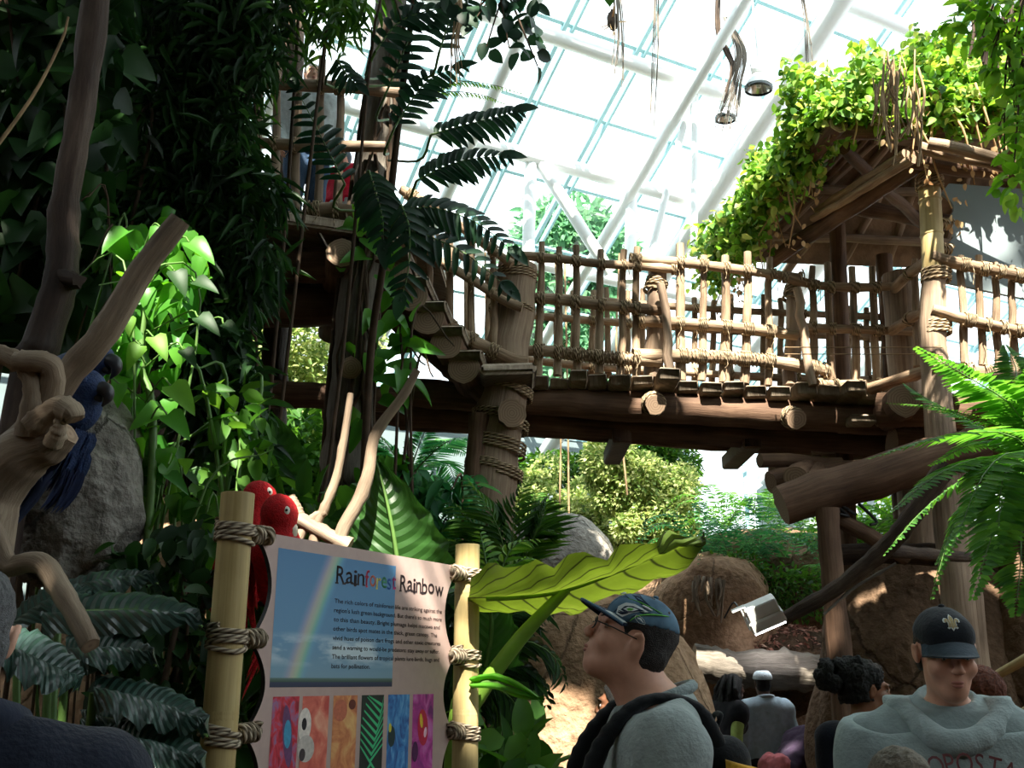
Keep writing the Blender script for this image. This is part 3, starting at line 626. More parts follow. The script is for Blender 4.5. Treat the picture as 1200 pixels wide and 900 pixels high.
def crosses(pts, Y, ends):
    P = resample(pth(pts, Y), 60); out = []
    for a, b in ends:
        L = a+(b-a)*np.linspace(0, 1, 60)[:, None]; d = np.linalg.norm(P[:, None]-L[None], axis=2); i, j = np.unravel_index(d.argmin(), d.shape)
        if d[i, j] < .14: out.append(P[i])
    return out
for k, (pts, r) in enumerate(((TOP, .038), (TOP2, .044), (TOP3, .038), (MID, .046), (MID2, .048), (MID3, .04), (BOT, .05), (BOT2, .055), (BOT3, .05))):
    rail(bridge, pts, YB, r, 50+k, crosses(pts, YB, ends))
# loose twine wound all along the lower rail
for pts in (BOT2[1:4], BOT[1:4]):
    P = resample(pth(pts, YB), 30); mb = MB(); t = np.linspace(0, 1, 420); ang = t*2*PI*24; c = resample(P, 420)
    tube(mb, c+.058*np.stack([0*ang, np.cos(ang), np.sin(ang)], 1)+rng.normal(size=(420, 1))*.002, .005, 4); mb.build('twine_winding', TWINE, bridge)
# stout intermediate posts with sloping braces
for x0, y0, x1, y1, r, bx0, by0, bx1, by1 in ((771, 316, 766, 444, .085, 774, 333, 786, 436), (930, 325, 926, 452, .06, 934, 338, 953, 452)):
    mb = MB(); log(mb, at(x1, y1, YB+.1), at(x0, y0, YB+.1), r, r*.95, x0, .01, capmi=1); p = mb.build('post', [W_POST, W_END], bridge)
    mb = MB(); a, b = at(x0, y0+12, YB+.1), at(x1, y0+28, YB+.1); coil(mb, a, b, r, 6, .011, 6); mb.build('rope_lashing', TWINE, p)
    mb = MB(); log(mb, at(bx1, by1, YB-.16), at(bx0, by0, YB-.1), .036, .036, x0+1, .02, capmi=1); mb.build('brace', [W_POST, W_END], bridge)
# far railing
FT = [(600, 345), (700, 352), (800, 360), (900, 366), (1040, 372)]; FM = [(600, 368), (700, 376), (800, 384), (900, 390), (1040, 396)]; FB = [(600, 420), (700, 430), (800, 436), (900, 442), (1040, 446)]
fe = []
for k, x in enumerate(np.linspace(612, 1036, 22)):
    y = np.interp(x, [600, 1040], [336, 362]); o, e = picket(bridge, x+rng.uniform(-3, 3), y+rng.uniform(-8, 4), x, y+100, 9.36, .032, 90+k); fe.append(e)
for k, (pts, r) in enumerate(((FT, .036), (FM, .04), (FB, .042))): rail(bridge, pts, 9.3, r, 120+k, crosses(pts, 9.3, fe)[::2], mat=W_RAIL)
# deck planks, lying across the walk
DK = [(594, 444), (650, 446), (700, 447), (760, 449), (820, 452), (880, 455), (940, 460), (1000, 463), (1048, 466)]
P = resample(pth(DK, YB), 19)
for k in range(18):
    a, b = P[k], P[k+1]; c = (a+b)/2; w = np.linalg.norm(b-a)*.94; pr = [.02, .07, .0, .16, .03, .10, .05, .26, .0, .06, .04, .0, .05, .14, .12, .24, .16, .04][k]
    dz = rng.uniform(-.025, .012); mb = MB()
    plank(mb, c+[0, -pr, dz], c+[.0, 1.5, dz], w, .085+rng.random()*.03, (rng.uniform(-.05, .05), 0, 1), .014); mb.build('deck_plank', W_DECK, bridge)
# beams below
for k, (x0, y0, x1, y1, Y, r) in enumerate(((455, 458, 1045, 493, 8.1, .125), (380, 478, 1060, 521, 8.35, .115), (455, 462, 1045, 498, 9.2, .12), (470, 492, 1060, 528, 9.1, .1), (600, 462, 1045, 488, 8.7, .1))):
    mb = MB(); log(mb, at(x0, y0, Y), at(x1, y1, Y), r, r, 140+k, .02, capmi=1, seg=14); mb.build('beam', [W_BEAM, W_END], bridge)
for k, (px, py, r) in enumerate(((767, 474, .085), (931, 491, .08))):
    p = at(px, py, 7.9); mb = MB(); log(mb, p+[0, .35, .14], p+[0, -.06, -.02], r, r*.95, k, 0, capmi=1); o = mb.build('cross_log', [W_POST, W_END], bridge)
    mb = MB(); coil(mb, p+[0, .12, .05], p+[0, .0, .0], r, 4, .011, 6); mb.build('rope_lashing', TWINE, o)
for px, py in ((723, 524), (868, 530)):
    p = at(px, py, 8.7); mb = MB(); box(mb, p, (.16, .9, .13), bev=.015); mb.build('hanger_block', W_BEAM, bridge)
# the big log post with slab top, side log, ropes
def gnd(px, py, Y, z=-.05):
    p = at(px, py, Y); p[2] = z; return p
mb = MB(); log(mb, at(592, 440, 7.95), at(606, 312, 7.95), .20, .17, 3, .02, .006, 18, capmi=1); bp = mb.build('post', [W_POST, W_END], bridge, label='stout upper post with twine at its top')
for q in ((603, 330, 604, 318, .18, 4), (599, 366, 600, 360, .185, 2)): mb = MB(); coil(mb, at(q[0], q[1], 7.95), at(q[2], q[3], 7.95), q[4], q[5], .009, 6); mb.build('rope_lashing', TWINE, bp)
base = at(572, 640, 7.85); base[2] = -.05; base[0] -= .12
mb = MB(); tube(mb, resample([base, at(572, 600, 7.85), at(592, 450, 7.85)], 26), [.25, .22, .2], 18, 26, .008, 8, capmi=1); lp = mb.build('post', [W_POST, W_END], bridge, label='thick lower log post bound with rope')
for (ya, yb, n) in ((462, 452, 5), (500, 488, 3), (530, 514, 4), (556, 545, 4)):
    xa = lambda y: np.interp(y, [450, 600], [592, 572]); mb = MB(); coil(mb, at(xa(ya), ya, 7.85), at(xa(yb), yb, 7.85), .225, n, .011, 6, ya, .03); mb.build('rope_lashing', TWINE, lp)
mb = MB(); log(mb, at(600, 484, 7.9)+[-.1, 1.2, .05], at(600, 484, 7.52), .115, .112, 5, 0, capmi=1, seg=18); mb.build('cross_log', [W_POST, W_END], bridge)
mb = MB(); b0 = at(545, 620, 7.75); b0[2] = -.05; log(mb, b0, at(562, 486, 7.7), .1, .085, 6, .03, capmi=1); mb.build('side_log', [W_BEAM, W_END], bridge)
mb = MB(); plank(mb, at(563, 443, 7.62), at(628, 441, 7.62), .5, .09, bev=.03); mb.build('slab', W_DECK, bridge)
# ================================================================ stairs and the upper platform
ZP = 5.05
tower = thing('staircase', 'log staircase climbing left from the footbridge to a railed upper platform', 'stairs', (-1.0, 8, 0))
def lad(name, a, b, r0, r1=None, seed=0, bend=.02, mat=None, label=None, seg=12, parent=None):
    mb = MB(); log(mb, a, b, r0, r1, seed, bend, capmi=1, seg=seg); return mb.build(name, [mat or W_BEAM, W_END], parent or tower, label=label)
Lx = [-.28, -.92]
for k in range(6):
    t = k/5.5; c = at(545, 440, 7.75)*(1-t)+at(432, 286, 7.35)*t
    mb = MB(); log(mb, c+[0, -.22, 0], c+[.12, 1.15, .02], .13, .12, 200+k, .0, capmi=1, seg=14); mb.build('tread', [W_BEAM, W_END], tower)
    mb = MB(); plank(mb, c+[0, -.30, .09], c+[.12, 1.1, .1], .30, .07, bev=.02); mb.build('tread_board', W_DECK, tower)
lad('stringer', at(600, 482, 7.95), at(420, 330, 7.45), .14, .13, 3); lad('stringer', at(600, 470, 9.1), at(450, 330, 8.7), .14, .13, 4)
# stair railing
SP = [(527, 262, 527, 415), (554, 268, 553, 408), (577, 280, 578, 416), (503, 236, 503, 372), (484, 222, 485, 350)]
se = []
for k, q in enumerate(SP): o, e = picket(tower, *q, 7.8, .032, 220+k); se.append(e)
for k, (pts, r) in enumerate((([(470, 222), (512, 246), (560, 280), (600, 310)], .045), ([(488, 290), (540, 320), (590, 352), (612, 361)], .04), ([(484, 346), (520, 376), (560, 402), (600, 421), (618, 424)], .052))):
    rail(tower, pts, 7.72, r, 230+k, crosses(pts, 7.72, se))
se = []
for k in range(5):
    x = 500+k*24; o, e = picket(tower, x, 250+k*22, x, 360+k*18, 8.9, .03, 240+k); se.append(e)
rail(tower, [(480, 250), (540, 300), (600, 345)], 8.85, .035, 246, crosses([(480, 250), (540, 300), (600, 345)], 8.85, se))
# upper deck
for k in range(9):
    x0 = -3.2+k*.30; mb = MB(); plank(mb, [x0, 7.1+rng.uniform(-.03, .03)-.05*k*.2, ZP], [x0+.1, 8.9, ZP], .285, .07, bev=.015); mb.build('deck_plank', W_DECK, tower)
mb = MB(); plank(mb, at(322, 256, 7.0), at(448, 274, 7.12), .12, .1, bev=.02); mb.build('edge_board', W_DECK, tower)
lad('beam', at(180, 300, 7.3), at(440, 312, 7.5), .15, .15, 11); lad('beam', at(180, 350, 7.5), at(430, 362, 7.8), .17, .17, 12); lad('beam', at(180, 330, 8.6), at(440, 330, 8.7), .17, .17, 13)
lad('beam', at(400, 296, 7.0), at(392, 296, 8.8)+[0, 0, -.8], .115, .11, 14, 0); lad('beam', at(411, 431, 7.05), at(405, 440, 9), .09, .09, 15, 0)
lad('beam', at(180, 458, 7.6), at(470, 470, 7.9), .11, .11, 16); lad('beam', at(250, 358, 8.2), at(430, 356, 8.3), .18, .18, 17)
# vine wrapped post
tp = resample([gnd(395, 640, 7.3), at(402, 640, 7.3), at(414, 430, 7.3), at(432, 250, 7.3), at(452, 90, 7.3), at(462, -60, 7.3)], 40)
mb = MB(); tube(mb, tp, [.19, .18, .16, .14, .12], 16, 40, .010, 31, knots=8); post = mb.build('post', [W_GREY, W_END], tower, label='tall bark covered post wrapped in creeper stems')
mb = MB()
for k in range(15):
    a0 = rng.uniform(0, 6.3); z = np.linspace(0, 34, 44); c = np.stack([np.interp(z, np.arange(40), tp[:, i]) for i in range(3)], 1); rr = np.interp(z, [0, 34], [.2, .15]); a = a0+np.cumsum(rng.normal(size=44)*.16)
    tube(mb, c+np.stack([np.cos(a)*rr, np.sin(a)*rr, 0*a], 1), rng.uniform(.008, .02), 5)
mb.build('creeper_stem', TWIG, post)
lad('post', gnd(330, 600, 8.8), at(345, 0, 8.8), .13, .11, 18, .05, W_BARK); lad('post', gnd(212, 600, 7.6), at(228, 60, 7.4), .12, .1, 19, .04, W_BARK)
# platform railing
pe = []
for k, x in enumerate((300, 322, 346, 374, 396)): o, e = picket(tower, x+4, 70 if k % 2 else 92, x, 250, 7.12, .034, 260+k, mat=W_POST); pe.append(e)
for k, (pts, r) in enumerate((([(250, 94), (350, 100), (420, 104), (470, 110)], .05), ([(250, 164), (350, 170), (452, 172)], .05), ([(360, 246), (400, 247), (450, 250)], .06))):
    rail(tower, pts, 7.05, r, 270+k, crosses(pts, 7.05, pe), mat=W_POST)
# ================================================================ the hut
hut = thing('treehouse_hut', 'open log hut on posts with creeper covered roof at the bridge end', 'hut', (4.0, 8, 0))
def H(name, a, b, r0, r1=None, seed=0, bend=.015, mat=None, label=None): return lad(name, a, b, r0, r1, seed, bend, mat, label, parent=hut)
FL, BL, FR, BR = np.array([2.55, 6.9, 5.75]), np.array([2.07, 9.55, 5.75]), np.array([6.3, 6.75, 5.75]), np.array([6.3, 9.9, 5.75]); RL, RR = np.array([4.1, 8.25, 7.2]), np.array([6.3, 8.3, 7.2])
THATCH = mplain('roof_boards', c3((124, 100, 80)), .9, var=.4, scale=6, bump=.6)
mb = MB(); up = np.array([0, 0, .06])
for quad in ((FL, FR, RR, RL), (BR, BL, RL, RR)):
    q = np.array(quad); mb.add(np.vstack([q, q+up]), [[0, 1, 2, 3], [7, 6, 5, 4], [0, 4, 5, 1], [2, 6, 7, 3]])
q = np.array([BL, FL, RL]); mb.add(np.vstack([q, q+up]), [[0, 3, 4, 1]], [[0, 1, 2], [5, 4, 3]]); mb.build('roof', THATCH, hut, smooth=False)
H('eave_log', FL+[-.05, -.1, -.06], BL+[-.0, .1, -.06], .075, .075, 1); H('eave_log', FL+[-.1, 0, -.06], FR+[0, 0, -.06], .07, .07, 2)
for k in range(8):
    t = (k+.5)/8; a = FL+(FR-FL)*t; b = RL+(RR-RL)*t if t > .45 else RL*(1)+0; b = FL+(RL-FL)*1 if t < .1 else (RL+(RR-RL)*max(0, (t-.42)/.58)); H('rafter', a-[0, .12, .05], a+(b-a)*.97-[0, 0, .07], .045, .04, 20+k, mat=W_POST)
for k in range(7):
    t = (k+.3)/7; a = FL+(BL-FL)*t; H('rafter', a-[.1, 0, .05], a+(RL-a)*.95-[0, 0, .07], .045, .04, 30+k, mat=W_POST)
for k in range(8):
    t = (k+.5)/8; a = BL+(BR-BL)*t; b = RL+(RR-RL)*max(0, (t-.42)/.58); H('rafter', a-[0, -.12, .05], a+(b-a)*.97-[0, 0, .07], .05, .045, 110+k, mat=W_POST)
for t in (.2, .45, .7): H('purlin', BL+(RL-BL)*t-[0, 0, .14], BR+(RR-BR)*t-[0, 0, .14], .045, .045, 120+int(t*10), mat=W_POST)
for t in (.25, .5, .75): H('purlin', FL+(RL-FL)*t-[0, 0, .13], BL+(RL-BL)*t-[0, 0, .13], .035, .035, 40+int(t*8)); H('purlin', FL+(RL-FL)*t-[0, 0, .13], FR+(RR-FR)*t-[0, 0, .13], .035, .035, 50+int(t*8))
# wall plates and lashed poles
H('wall_plate', at(1078, 190, 6.95), at(905, 306, 8.75), .075, .07, 60); H('lashed_pole', at(1062, 180, 6.8), at(958, 248, 8.0), .04, .036, 61, mat=W_RAIL); H('lashed_pole', at(1070, 186, 6.75), at(952, 256, 8.0), .038, .034, 62, mat=W_RAIL)
H('wall_plate', at(1060, 186, 6.9), at(1215, 205, 6.7), .07, .065, 63); H('lashed_pole', at(1088, 168, 6.6), at(1190, 192, 6.5), .045, .04, 64, mat=W_RAIL); H('lashed_pole', at(1078, 172, 6.7), at(1180, 198, 6.6), .04, .04, 65, mat=W_RAIL)
H('wall_plate', at(985, 240, 8.8), at(1110, 290, 8.8)+[1.5, 0, 0], .08, .08, 66); H('purlin', at(990, 175, 7.6), at(1080, 262, 8.8), .05, .05, 67)
# posts
mb = MB(); bpst = [at(1088, 196, 7.0), at(1094, 318, 7.0), at(1099, 470, 7.0)]; P = resample([gnd(1104, 600, 7.0), bpst[2], bpst[1]], 30)
tube(mb, P, [.115, .10, .085], 16, 30, .003, 3, capmi=1); hp = mb.build('corner_post', [W_POST, W_END], hut)
mb = MB(); tube(mb, resample(bpst[:2], 9), .08, 16, 9, .001, 4); 
for z in (.0, .33, .66, 1.0): p = bpst[0]+(bpst[1]-bpst[0])*z; tube(mb, [p-[0, 0, .012], p, p+[0, 0, .012]], [.079, .089, .079], 16)
mb.build('bamboo_upper', BAMBOO, hp, label='pale bamboo upper length')
for y, r in ((222, .088), (330, .093), (392, .095)): mb = MB(); coil(mb, at(1089+(y > 300)*8, y, 7.0), at(1089+(y > 300)*8, y-14, 7.0), r, 4, .012, 6); mb.build('rope_lashing', TWINE, hp)
H('post', gnd(970, 600, 9.0)+[0, .0, 0], at(980, 240, 9.0), .09, .08, 70); H('post', gnd(1056, 600, 8.1), at(1054, 322, 8.1), .15, .14, 71, mat=W_POST); H('post', gnd(1290, 600, 7.2), at(1290, 160, 7.0), .1, .09, 72)
H('post', gnd(1035, 560, 9.2), at(1036, 300, 9.2), .08, .08, 73)
# rails of the landing
lp_ = [(1048, 338, 7.95), (1070, 318, 7.5), (1096, 300, 7.0)]; rp_ = [(1092, 300, 6.95), (1130, 310, 6.9), (1215, 327, 6.9)]
re = []
for k, (x, y0, y1) in enumerate(((1126, 300, 425), (1147, 300, 428), (1166, 308, 436), (1186, 312, 440), (1208, 316, 440))): o, e = picket(hut, x, y0, x+5, y1, 6.98, .03, 280+k); re.append(e)
o, e = picket(hut, 1072, 304, 1075, 430, 7.55, .034, 290); re.append(e)
for k, (pts, r) in enumerate(((lp_, .045), (rp_, .042), ([(1045, 388, 7.95), (1070, 372, 7.5), (1098, 358, 7.0)], .045), ([(1092, 363, 6.92), (1130, 374, 6.9), (1215, 392, 6.9)], .042), ([(1010, 458, 7.9), (1060, 442, 7.4), (1098, 430, 7.0)], .045), ([(1092, 430, 6.92), (1150, 436, 6.9), (1215, 446, 6.9)], .05))):
    rail(hut, pts, 7, r, 300+k, crosses(pts, 7, re))
# landing floor
for k in range(15):
    x = 2.85+k*.24; y0 = [7.9, 7.75, 7.5, 7.2, 6.95, 6.85][min(k, 5)]; z = at(1110, 452, 7.0)[2]; mb = MB(); plank(mb, [x, y0+rng.uniform(-.05, .05), z-.02], [x+.02, 9.6, z-.02], .225, .07, bev=.015); mb.build('deck_plank', W_DECK, hut)
H('beam', at(1030, 480, 7.6), at(1230, 480, 7.0), .13, .13, 80); H('beam', at(1060, 470, 7.2), at(1010, 510, 9.4), .13, .13, 81); H('beam', at(1040, 505, 8.6), at(1290, 500, 8.6), .13, .13, 82); H('beam', at(1045, 520, 7.9), at(1250, 540, 7.9), .14, .14, 83)
H('beam', at(915, 592, 7.1), at(1150, 520, 6.9), .15, .15, 84, .02, W_BEAM, 'big slanting support log with cut end'); H('beam', at(1000, 560, 7.9), at(1200, 545, 7.9), .14, .14, 85)
for k, (x0, y0, x1, y1, Y, r) in enumerate(((890, 540, 985, 545, 7.8, .06), (903, 566, 1000, 552, 7.7, .085), (913, 588, 1000, 572, 7.6, .07), (905, 552, 960, 540, 8.3, .05))): H('stacked_log', at(x0, y0, Y), at(x1, y1, Y+.2), r, r, 90+k)
H('stacked_log', at(932, 560, 7.2)+[0, 0, 0], at(950, 545, 8.2), .085, .085, 95); H('stacked_log', at(950, 570, 7.15), at(962, 552, 8.2), .1, .1, 96)
H('post', gnd(972, 700, 7.0), at(969, 596, 7.0), .085, .078, 97); H('post', gnd(1122, 700, 7.2), at(1113, 540, 7.2), .125, .115, 98, mat=W_POST)
H('brace', at(978, 606, 7.1), at(1064, 655, 7.1), .055, .055, 99); H('brace', at(985, 650, 7.5), at(1130, 650, 7.4), .08, .08, 100, mat=W_BARK)
mb = MB()
for k in range(5): a = at(975+rng.uniform(-40, 40), 590, 7.05); b = a+[rng.uniform(.0, .12), -.03, rng.uniform(-.22, -.05)]; tube(mb, resample([a, (a+b)/2+[.08, 0, -.05], b], 8), .012, 5)
mb.build('frayed_rope', BLACK, hut)
PANEL = mplain('grey_panel', c3((128, 140, 144)), .7, var=.1, scale=2)
# two thin steel wires strung in front of the landing
for y, lab in ((407, 'upper of two thin wires strung before the bridge end railing'), (415, 'lower of two thin wires strung before the bridge end railing')):
    mb = MB(); tube(mb, [at(920, y, 7.6), at(1105, y, 6.85)], .004, 5); tag(mb.build('wire', DRY), lab, 'wire')
# ================================================================ rocks and cave in the middle
def rock(name, lab, px, py, Y, r, mat, seed, rough=.16, fr=1.3, dz=0, zc=None):
    c = at(px, py, Y); c[2] = zc if zc is not None else c[2]+dz
    return boulder(name, lab, c, r, mat, seed, rough, fr=fr)
rock('rock_outcrop', 'tan rock outcrop behind the man in the team cap, under the big leaf', 690, 830, 6.6, (.82, .5, 1.40), R_TAN, 5, .14, zc=.85)
rock('rock_outcrop', 'brown rock with hanging roots left of the white floodlight', 838, 730, 10.4, (.64, .6, .70), R_TAN, 8, .12, dz=.02)
rock('rock_pillar', 'narrow grey rock pillar left of the dark viewing opening', 811, 840, 9.95, (.19, .2, .84), R_GREY, 9, .10, zc=.75)
rock('rock_mound', 'rock mound roofing the viewing cave, overgrown with ferns', 905, 690, 12.6, (1.95, 1.7, .86), R_BROWN, 10, .14, zc=2.52)
rock('rock_outcrop', 'large dark brown rock face behind the woman with curly hair', 1105, 800, 8.35, (1.10, .72, 1.66), R_BROWN, 12, .12, zc=1.1)
rock('rock_outcrop', 'brown rock face at the right edge behind the fern', 1290, 780, 8.0, (.9, .8, 2.0), R_BROWN, 13, .14, zc=1.0)
rockw = rockwall('wall_cave', (1.2, 14.9), (4.6, 14.9), 2.4, seed=9, mat=R_BROWN, amp=.2)
c = at(925, 748, 10.0); mb = MB(); ell(mb, (c[0]+.05, c[1]+.45, c[2]-.30), (.70, .75, .42), None, 40, 26, .12, 3); tag(mb.build('soil_slope', SOIL), 'reddish litter slope below the ferns lit by the white floodlight', 'slope')
mb = MB(); N = 900; u = rng.uniform(-1, 1, (N, 2))*[.66, .7]; p = np.stack([c[0]+.05+u[:, 0], c[1]+.42+u[:, 1], c[2]-.30+.44*np.sqrt(np.clip(1-(u[:, 0]/.74)**2-(u[:, 1]/.79)**2, .01, 1))+.01], 1)
put(mb, LT['tiny'], p, rng.normal(size=(N, 3))*[1, 1, .3], np.array([0, 0, 1])+rng.normal(size=(N, 3))*.4, .06, .035)
LITTER = mleaf('litter_leaf', [c3((110, 70, 58)), c3((150, 100, 84)), c3((186, 150, 130)), c3((120, 60, 50))], .7, .1)
tag(mb.build('leaf_litter', LITTER), 'fallen reddish leaves covering the slope beside the floodlight', 'leaves', kind='stuff')
mb = MB(); P = resample([at(812, 776, 9.6), at(860, 783, 9.6), at(915, 786, 9.6), at(985, 790, 9.6)], 30); tube(mb, P, [.17, .15, .175, .15], 18, 30, .012, 77, capmi=1, knots=16)
tag(mb.build('lintel_log', [W_GREY, W_END]), 'weathered grey log laid across the top of the viewing opening', 'log')  # log set as the lintel of the viewing opening
# roots hanging down the rock
o = thing('root_cluster', 'pale dry roots hanging over the brown rock face left of the floodlight', 'roots', at(825, 700, 9.75))
for k in range(14):
    x = 812+k*2.6+rng.uniform(-3, 3); y0 = 672+rng.uniform(0, 12); L = rng.uniform(15, 52); mb = MB(); Y = 9.74-.03*rng.random()
    tube(mb, resample([at(x, y0, Y+.06), at(x+rng.uniform(-4, 4), y0+L*.5, Y), at(x+rng.uniform(-5, 8), y0+L, Y-.02)], 10), [.02, .008], 6, 10, .002, k); mb.build('root', W_DRIFT, o)
# floodlight
FLW = mplain('floodlight_housing', (.86, .87, .84), .4, var=.04)
def memit(name, col, st):
    m, nt, out = newmat(name); e = nd(nt, 'ShaderNodeEmission', Strength=st); e.inputs[0].default_value = (*col, 1); lk(nt, e.outputs[0], out.inputs[0]); return m
fp = at(895, 720, 9.2); fl = thing('floodlight', 'white box floodlight aimed down at the litter slope', 'lamp', fp)
x = nrm([.86, -.18, .36]); y = nrm([.42, .3, -.86]); R = basis(x, y)
def fb(c, s, name, mat, bev=.012, par=None):
    mb = MB(); box(mb, fp+R@np.array(c)*1.25, np.array(s)*1.25, R, bev=bev); return mb.build(name, mat, par or fl, smooth=False)
hs = fb((0, -.05, 0), (.235, .10, .15), 'housing', FLW); fb((0, .04, 0), (.26, .085, .18), 'front_bezel', FLW, .015); fb((0, .086, 0), (.235, .012, .155), 'lens', memit('lamp_lens', (.95, .95, 1), 20), .003)
fb((-.135, -.02, .0), (.012, .16, .06), 'bracket', FLW, .004); fb((-.15, -.11, 0), (.10, .012, .06), 'bracket', FLW, .004); fb((.03, -.0, .094), (.09, .03, .02), 'vent', BLACK, .004)
mb = MB(); tube(mb, resample([fp+R@np.array([-.18, -.11, 0]), fp+[-.22, .2, .12], fp+[-.25, .5, .0]], 8), .008, 6); mb.build('cable', BLACK, fl)

# ================================================================ ferns
def fern(lab, base, n, L, mat, group=None, wid=.13, dirs=None, nl=26, rise=.7, sag=.55, trunk=None):
    base = np.asarray(base, float); o = thing('fern', lab, 'fern', base, group)
    for k in range(n):
        a = 2*PI*k/n+rng.uniform(-.3, .3); d = np.array([math.cos(a), math.sin(a), 0]) if dirs is None else nrm(dirs[k % len(dirs)])
        l = L*rng.uniform(.75, 1.2); r = rise*rng.uniform(.5, 1.3); P = [base, base+d*l*.35+[0, 0, l*r*.55], base+d*l*.75+[0, 0, l*r*.5], base+d*l+[0, 0, l*(r*.55-sag*rng.uniform(.5, 1.1))]]
        mb = MB(); frond(mb, P, nl, wid*rng.uniform(.85, 1.15), 'lance2', 68, .2, .12, stem=.004, taper=(.5, 1, .1)); mb.build('frond', [mat, STEM], o)
    return o
FG = 'ferns growing over the cave mound'
for k, (px, py, Y, L, m, lab) in enumerate((
    (826, 640, 11.09, 0.95, 'bluefern', 'bluish fern at the left end of the mound, just right of the big leaf tip'),
    (858, 650, 10.71, 0.88, 'bluefern', 'bluish fern drooping over the brown rock with hanging roots'),
    (890, 640, 11.09, 1.01, 'bluefern', 'dense bluish fern on the mound above the white floodlight'),
    (925, 650, 11.09, 0.88, 'bluefern', 'fern between the floodlight and the thin dark hut post'),
    (850, 608, 12.10, 0.88, 'fern', 'yellow green fern on the skyline of the mound, left part'),
    (900, 600, 12.22, 0.95, 'fern', 'yellow green fern below the stacked log ends'),
    (945, 625, 11.84, 0.88, 'fern', 'sunlit fern right behind the thin dark hut post'),
    (945, 675, 10.96, 0.63, 'fern', 'small sunlit fern low on the slope left of the thin dark hut post'))):
    fern(lab, at(px, py+14, Y), 13, L, G[m], FG)
for px, py, Y, lab in ((1015, 640, 9.6, 'sunlit fern behind the rock face, just right of the thin dark hut post'), (1065, 630, 9.7, 'sunlit fern seen between the thin hut post and the thicker post'), (1150, 640, 9.6, 'sunlit fern behind the big foreground fern')):
    fern(lab, at(px, py, Y), 12, .75, G['fern'], 'sunlit ferns behind the rock face')
shrub('shrub', 'yellow green leafy shrub under the hut between its posts', 'shrub', [B(1040, 630, 11.2, (.9, .5, .45)), B(1085, 615, 11.2, .5), B(1150, 600, 11.4, (.7, .5, .6))], 2200, 'oval', .12, G['bright'])
shrub('shrub', 'trailing small leaved growth at the foot of the mound ferns', 'shrub', [B(900, 690, 10.5, (.6, .3, .25)), B(860, 672, 10.45, (.38, .25, .22)), B(945, 700, 10.5, (.42, .25, .24))], 1500, 'oval', .075, G['mid'], base=at(900, 700, 10.6))
# the big fern at the right edge
bf = at(1222, 545, 4.1); o = thing('fern', 'large bright green fern reaching in from the right edge above the people', 'fern', (bf[0], bf[1], -.03))
mb = MB(); tube(mb, resample([(bf[0]+.05, bf[1]+.1, -.05), (bf[0]+.03, bf[1]+.05, 1.2), bf], 18), [.11, .09, .12], 14, 18, .012, 4); mb.build('trunk', W_BARK, o)
for k, (pts, wd) in enumerate((([(1222, 545, 4.1), (1180, 505, 4.0), (1110, 480, 3.9), (1040, 472, 3.85)], .055), ([(1222, 545, 4.1), (1180, 508, 3.8), (1100, 512, 3.6), (1018, 537, 3.5)], .14), ([(1222, 545, 4.1), (1190, 480, 3.9), (1140, 445, 3.8), (1075, 408, 3.75)], .17),
    ([(1222, 545, 4.1), (1160, 535, 3.7), (1100, 555, 3.5), (1046, 598, 3.4)], .14), ([(1222, 545, 4.1), (1170, 560, 4.2), (1120, 610, 4.2), (1092, 700, 4.2)], .17), ([(1222, 545, 4.1), (1190, 560, 3.7), (1165, 620, 3.5), (1140, 700, 3.45)], .2),
    ([(1222, 545, 4.1), (1195, 470, 4.0), (1190, 430, 4.1), (1178, 405, 4.2)], .15), ([(1222, 545, 4.1), (1160, 545, 4.3), (1090, 590, 4.4), (1036, 650, 4.4)], .14), ([(1222, 545, 4.1), (1200, 600, 3.8), (1196, 660, 3.6), (1190, 720, 3.5)], .18),
    ([(1222, 545, 4.1), (1185, 530, 3.6), (1150, 560, 3.4), (1118, 640, 3.3)], .14), ([(1222, 545, 4.1), (1210, 470, 3.9), (1215, 420, 3.7)], .15), ([(1222, 545, 4.1), (1150, 500, 4.3), (1090, 470, 4.5), (1060, 450, 4.6)], .12), ([(1222, 545, 4.1), (1280, 520, 3.8), (1330, 560, 3.6)], .15), ([(1222, 545, 4.1), (1180, 560, 3.9), (1130, 600, 3.8), (1096, 660, 3.8)], .15),
    ([(1222, 545, 4.1), (1190, 520, 4.3), (1140, 520, 4.6), (1090, 545, 4.8)], .15), ([(1222, 545, 4.1), (1200, 540, 3.7), (1175, 560, 3.5), (1170, 640, 3.4)], .16))):
    mb = MB(); frond(mb, pth(pts), 46, wd, 'lance2', 72, .19, .14, stem=.005, taper=(.6, 1, .12)); mb.build('frond', [G['fern'], STEM], o)
# fallen branch and hand rails at right
o = thing('leaning_branch', 'long brown branch leaning across the thin hut post towards the upper right', 'branch', at(925, 722, 6.2))
mb = MB(); tube(mb, resample([at(922, 724, 6.3), at(980, 690, 6.2), at(1030, 650, 6.1), at(1062, 615, 6.0), at(1110, 545, 5.9)], 28), [.04, .05, .06, .065], 12, 28, .004, 5, capmi=1, knots=6); mb.build('limb', [W_BARK, W_END], o)
mb = MB(); tube(mb, resample([at(1040, 645, 6.1), at(1090, 650, 6.3), at(1160, 655, 6.6)], 12), [.045, .03], 10, 12, .004, 6); mb.build('side_limb', W_BARK, o)
mb = MB(); tube(mb, resample([at(965, 720, 6.2), at(1000, 690, 6.2), at(1050, 660, 6.15)], 12), .008, 6, 12, .002, 7); mb.build('twig', W_GREY, o)
o = thing('handrail', 'bamboo handrail at the right edge behind the man in the hooded sweatshirt', 'handrail', (2.9, 5.0, 0))
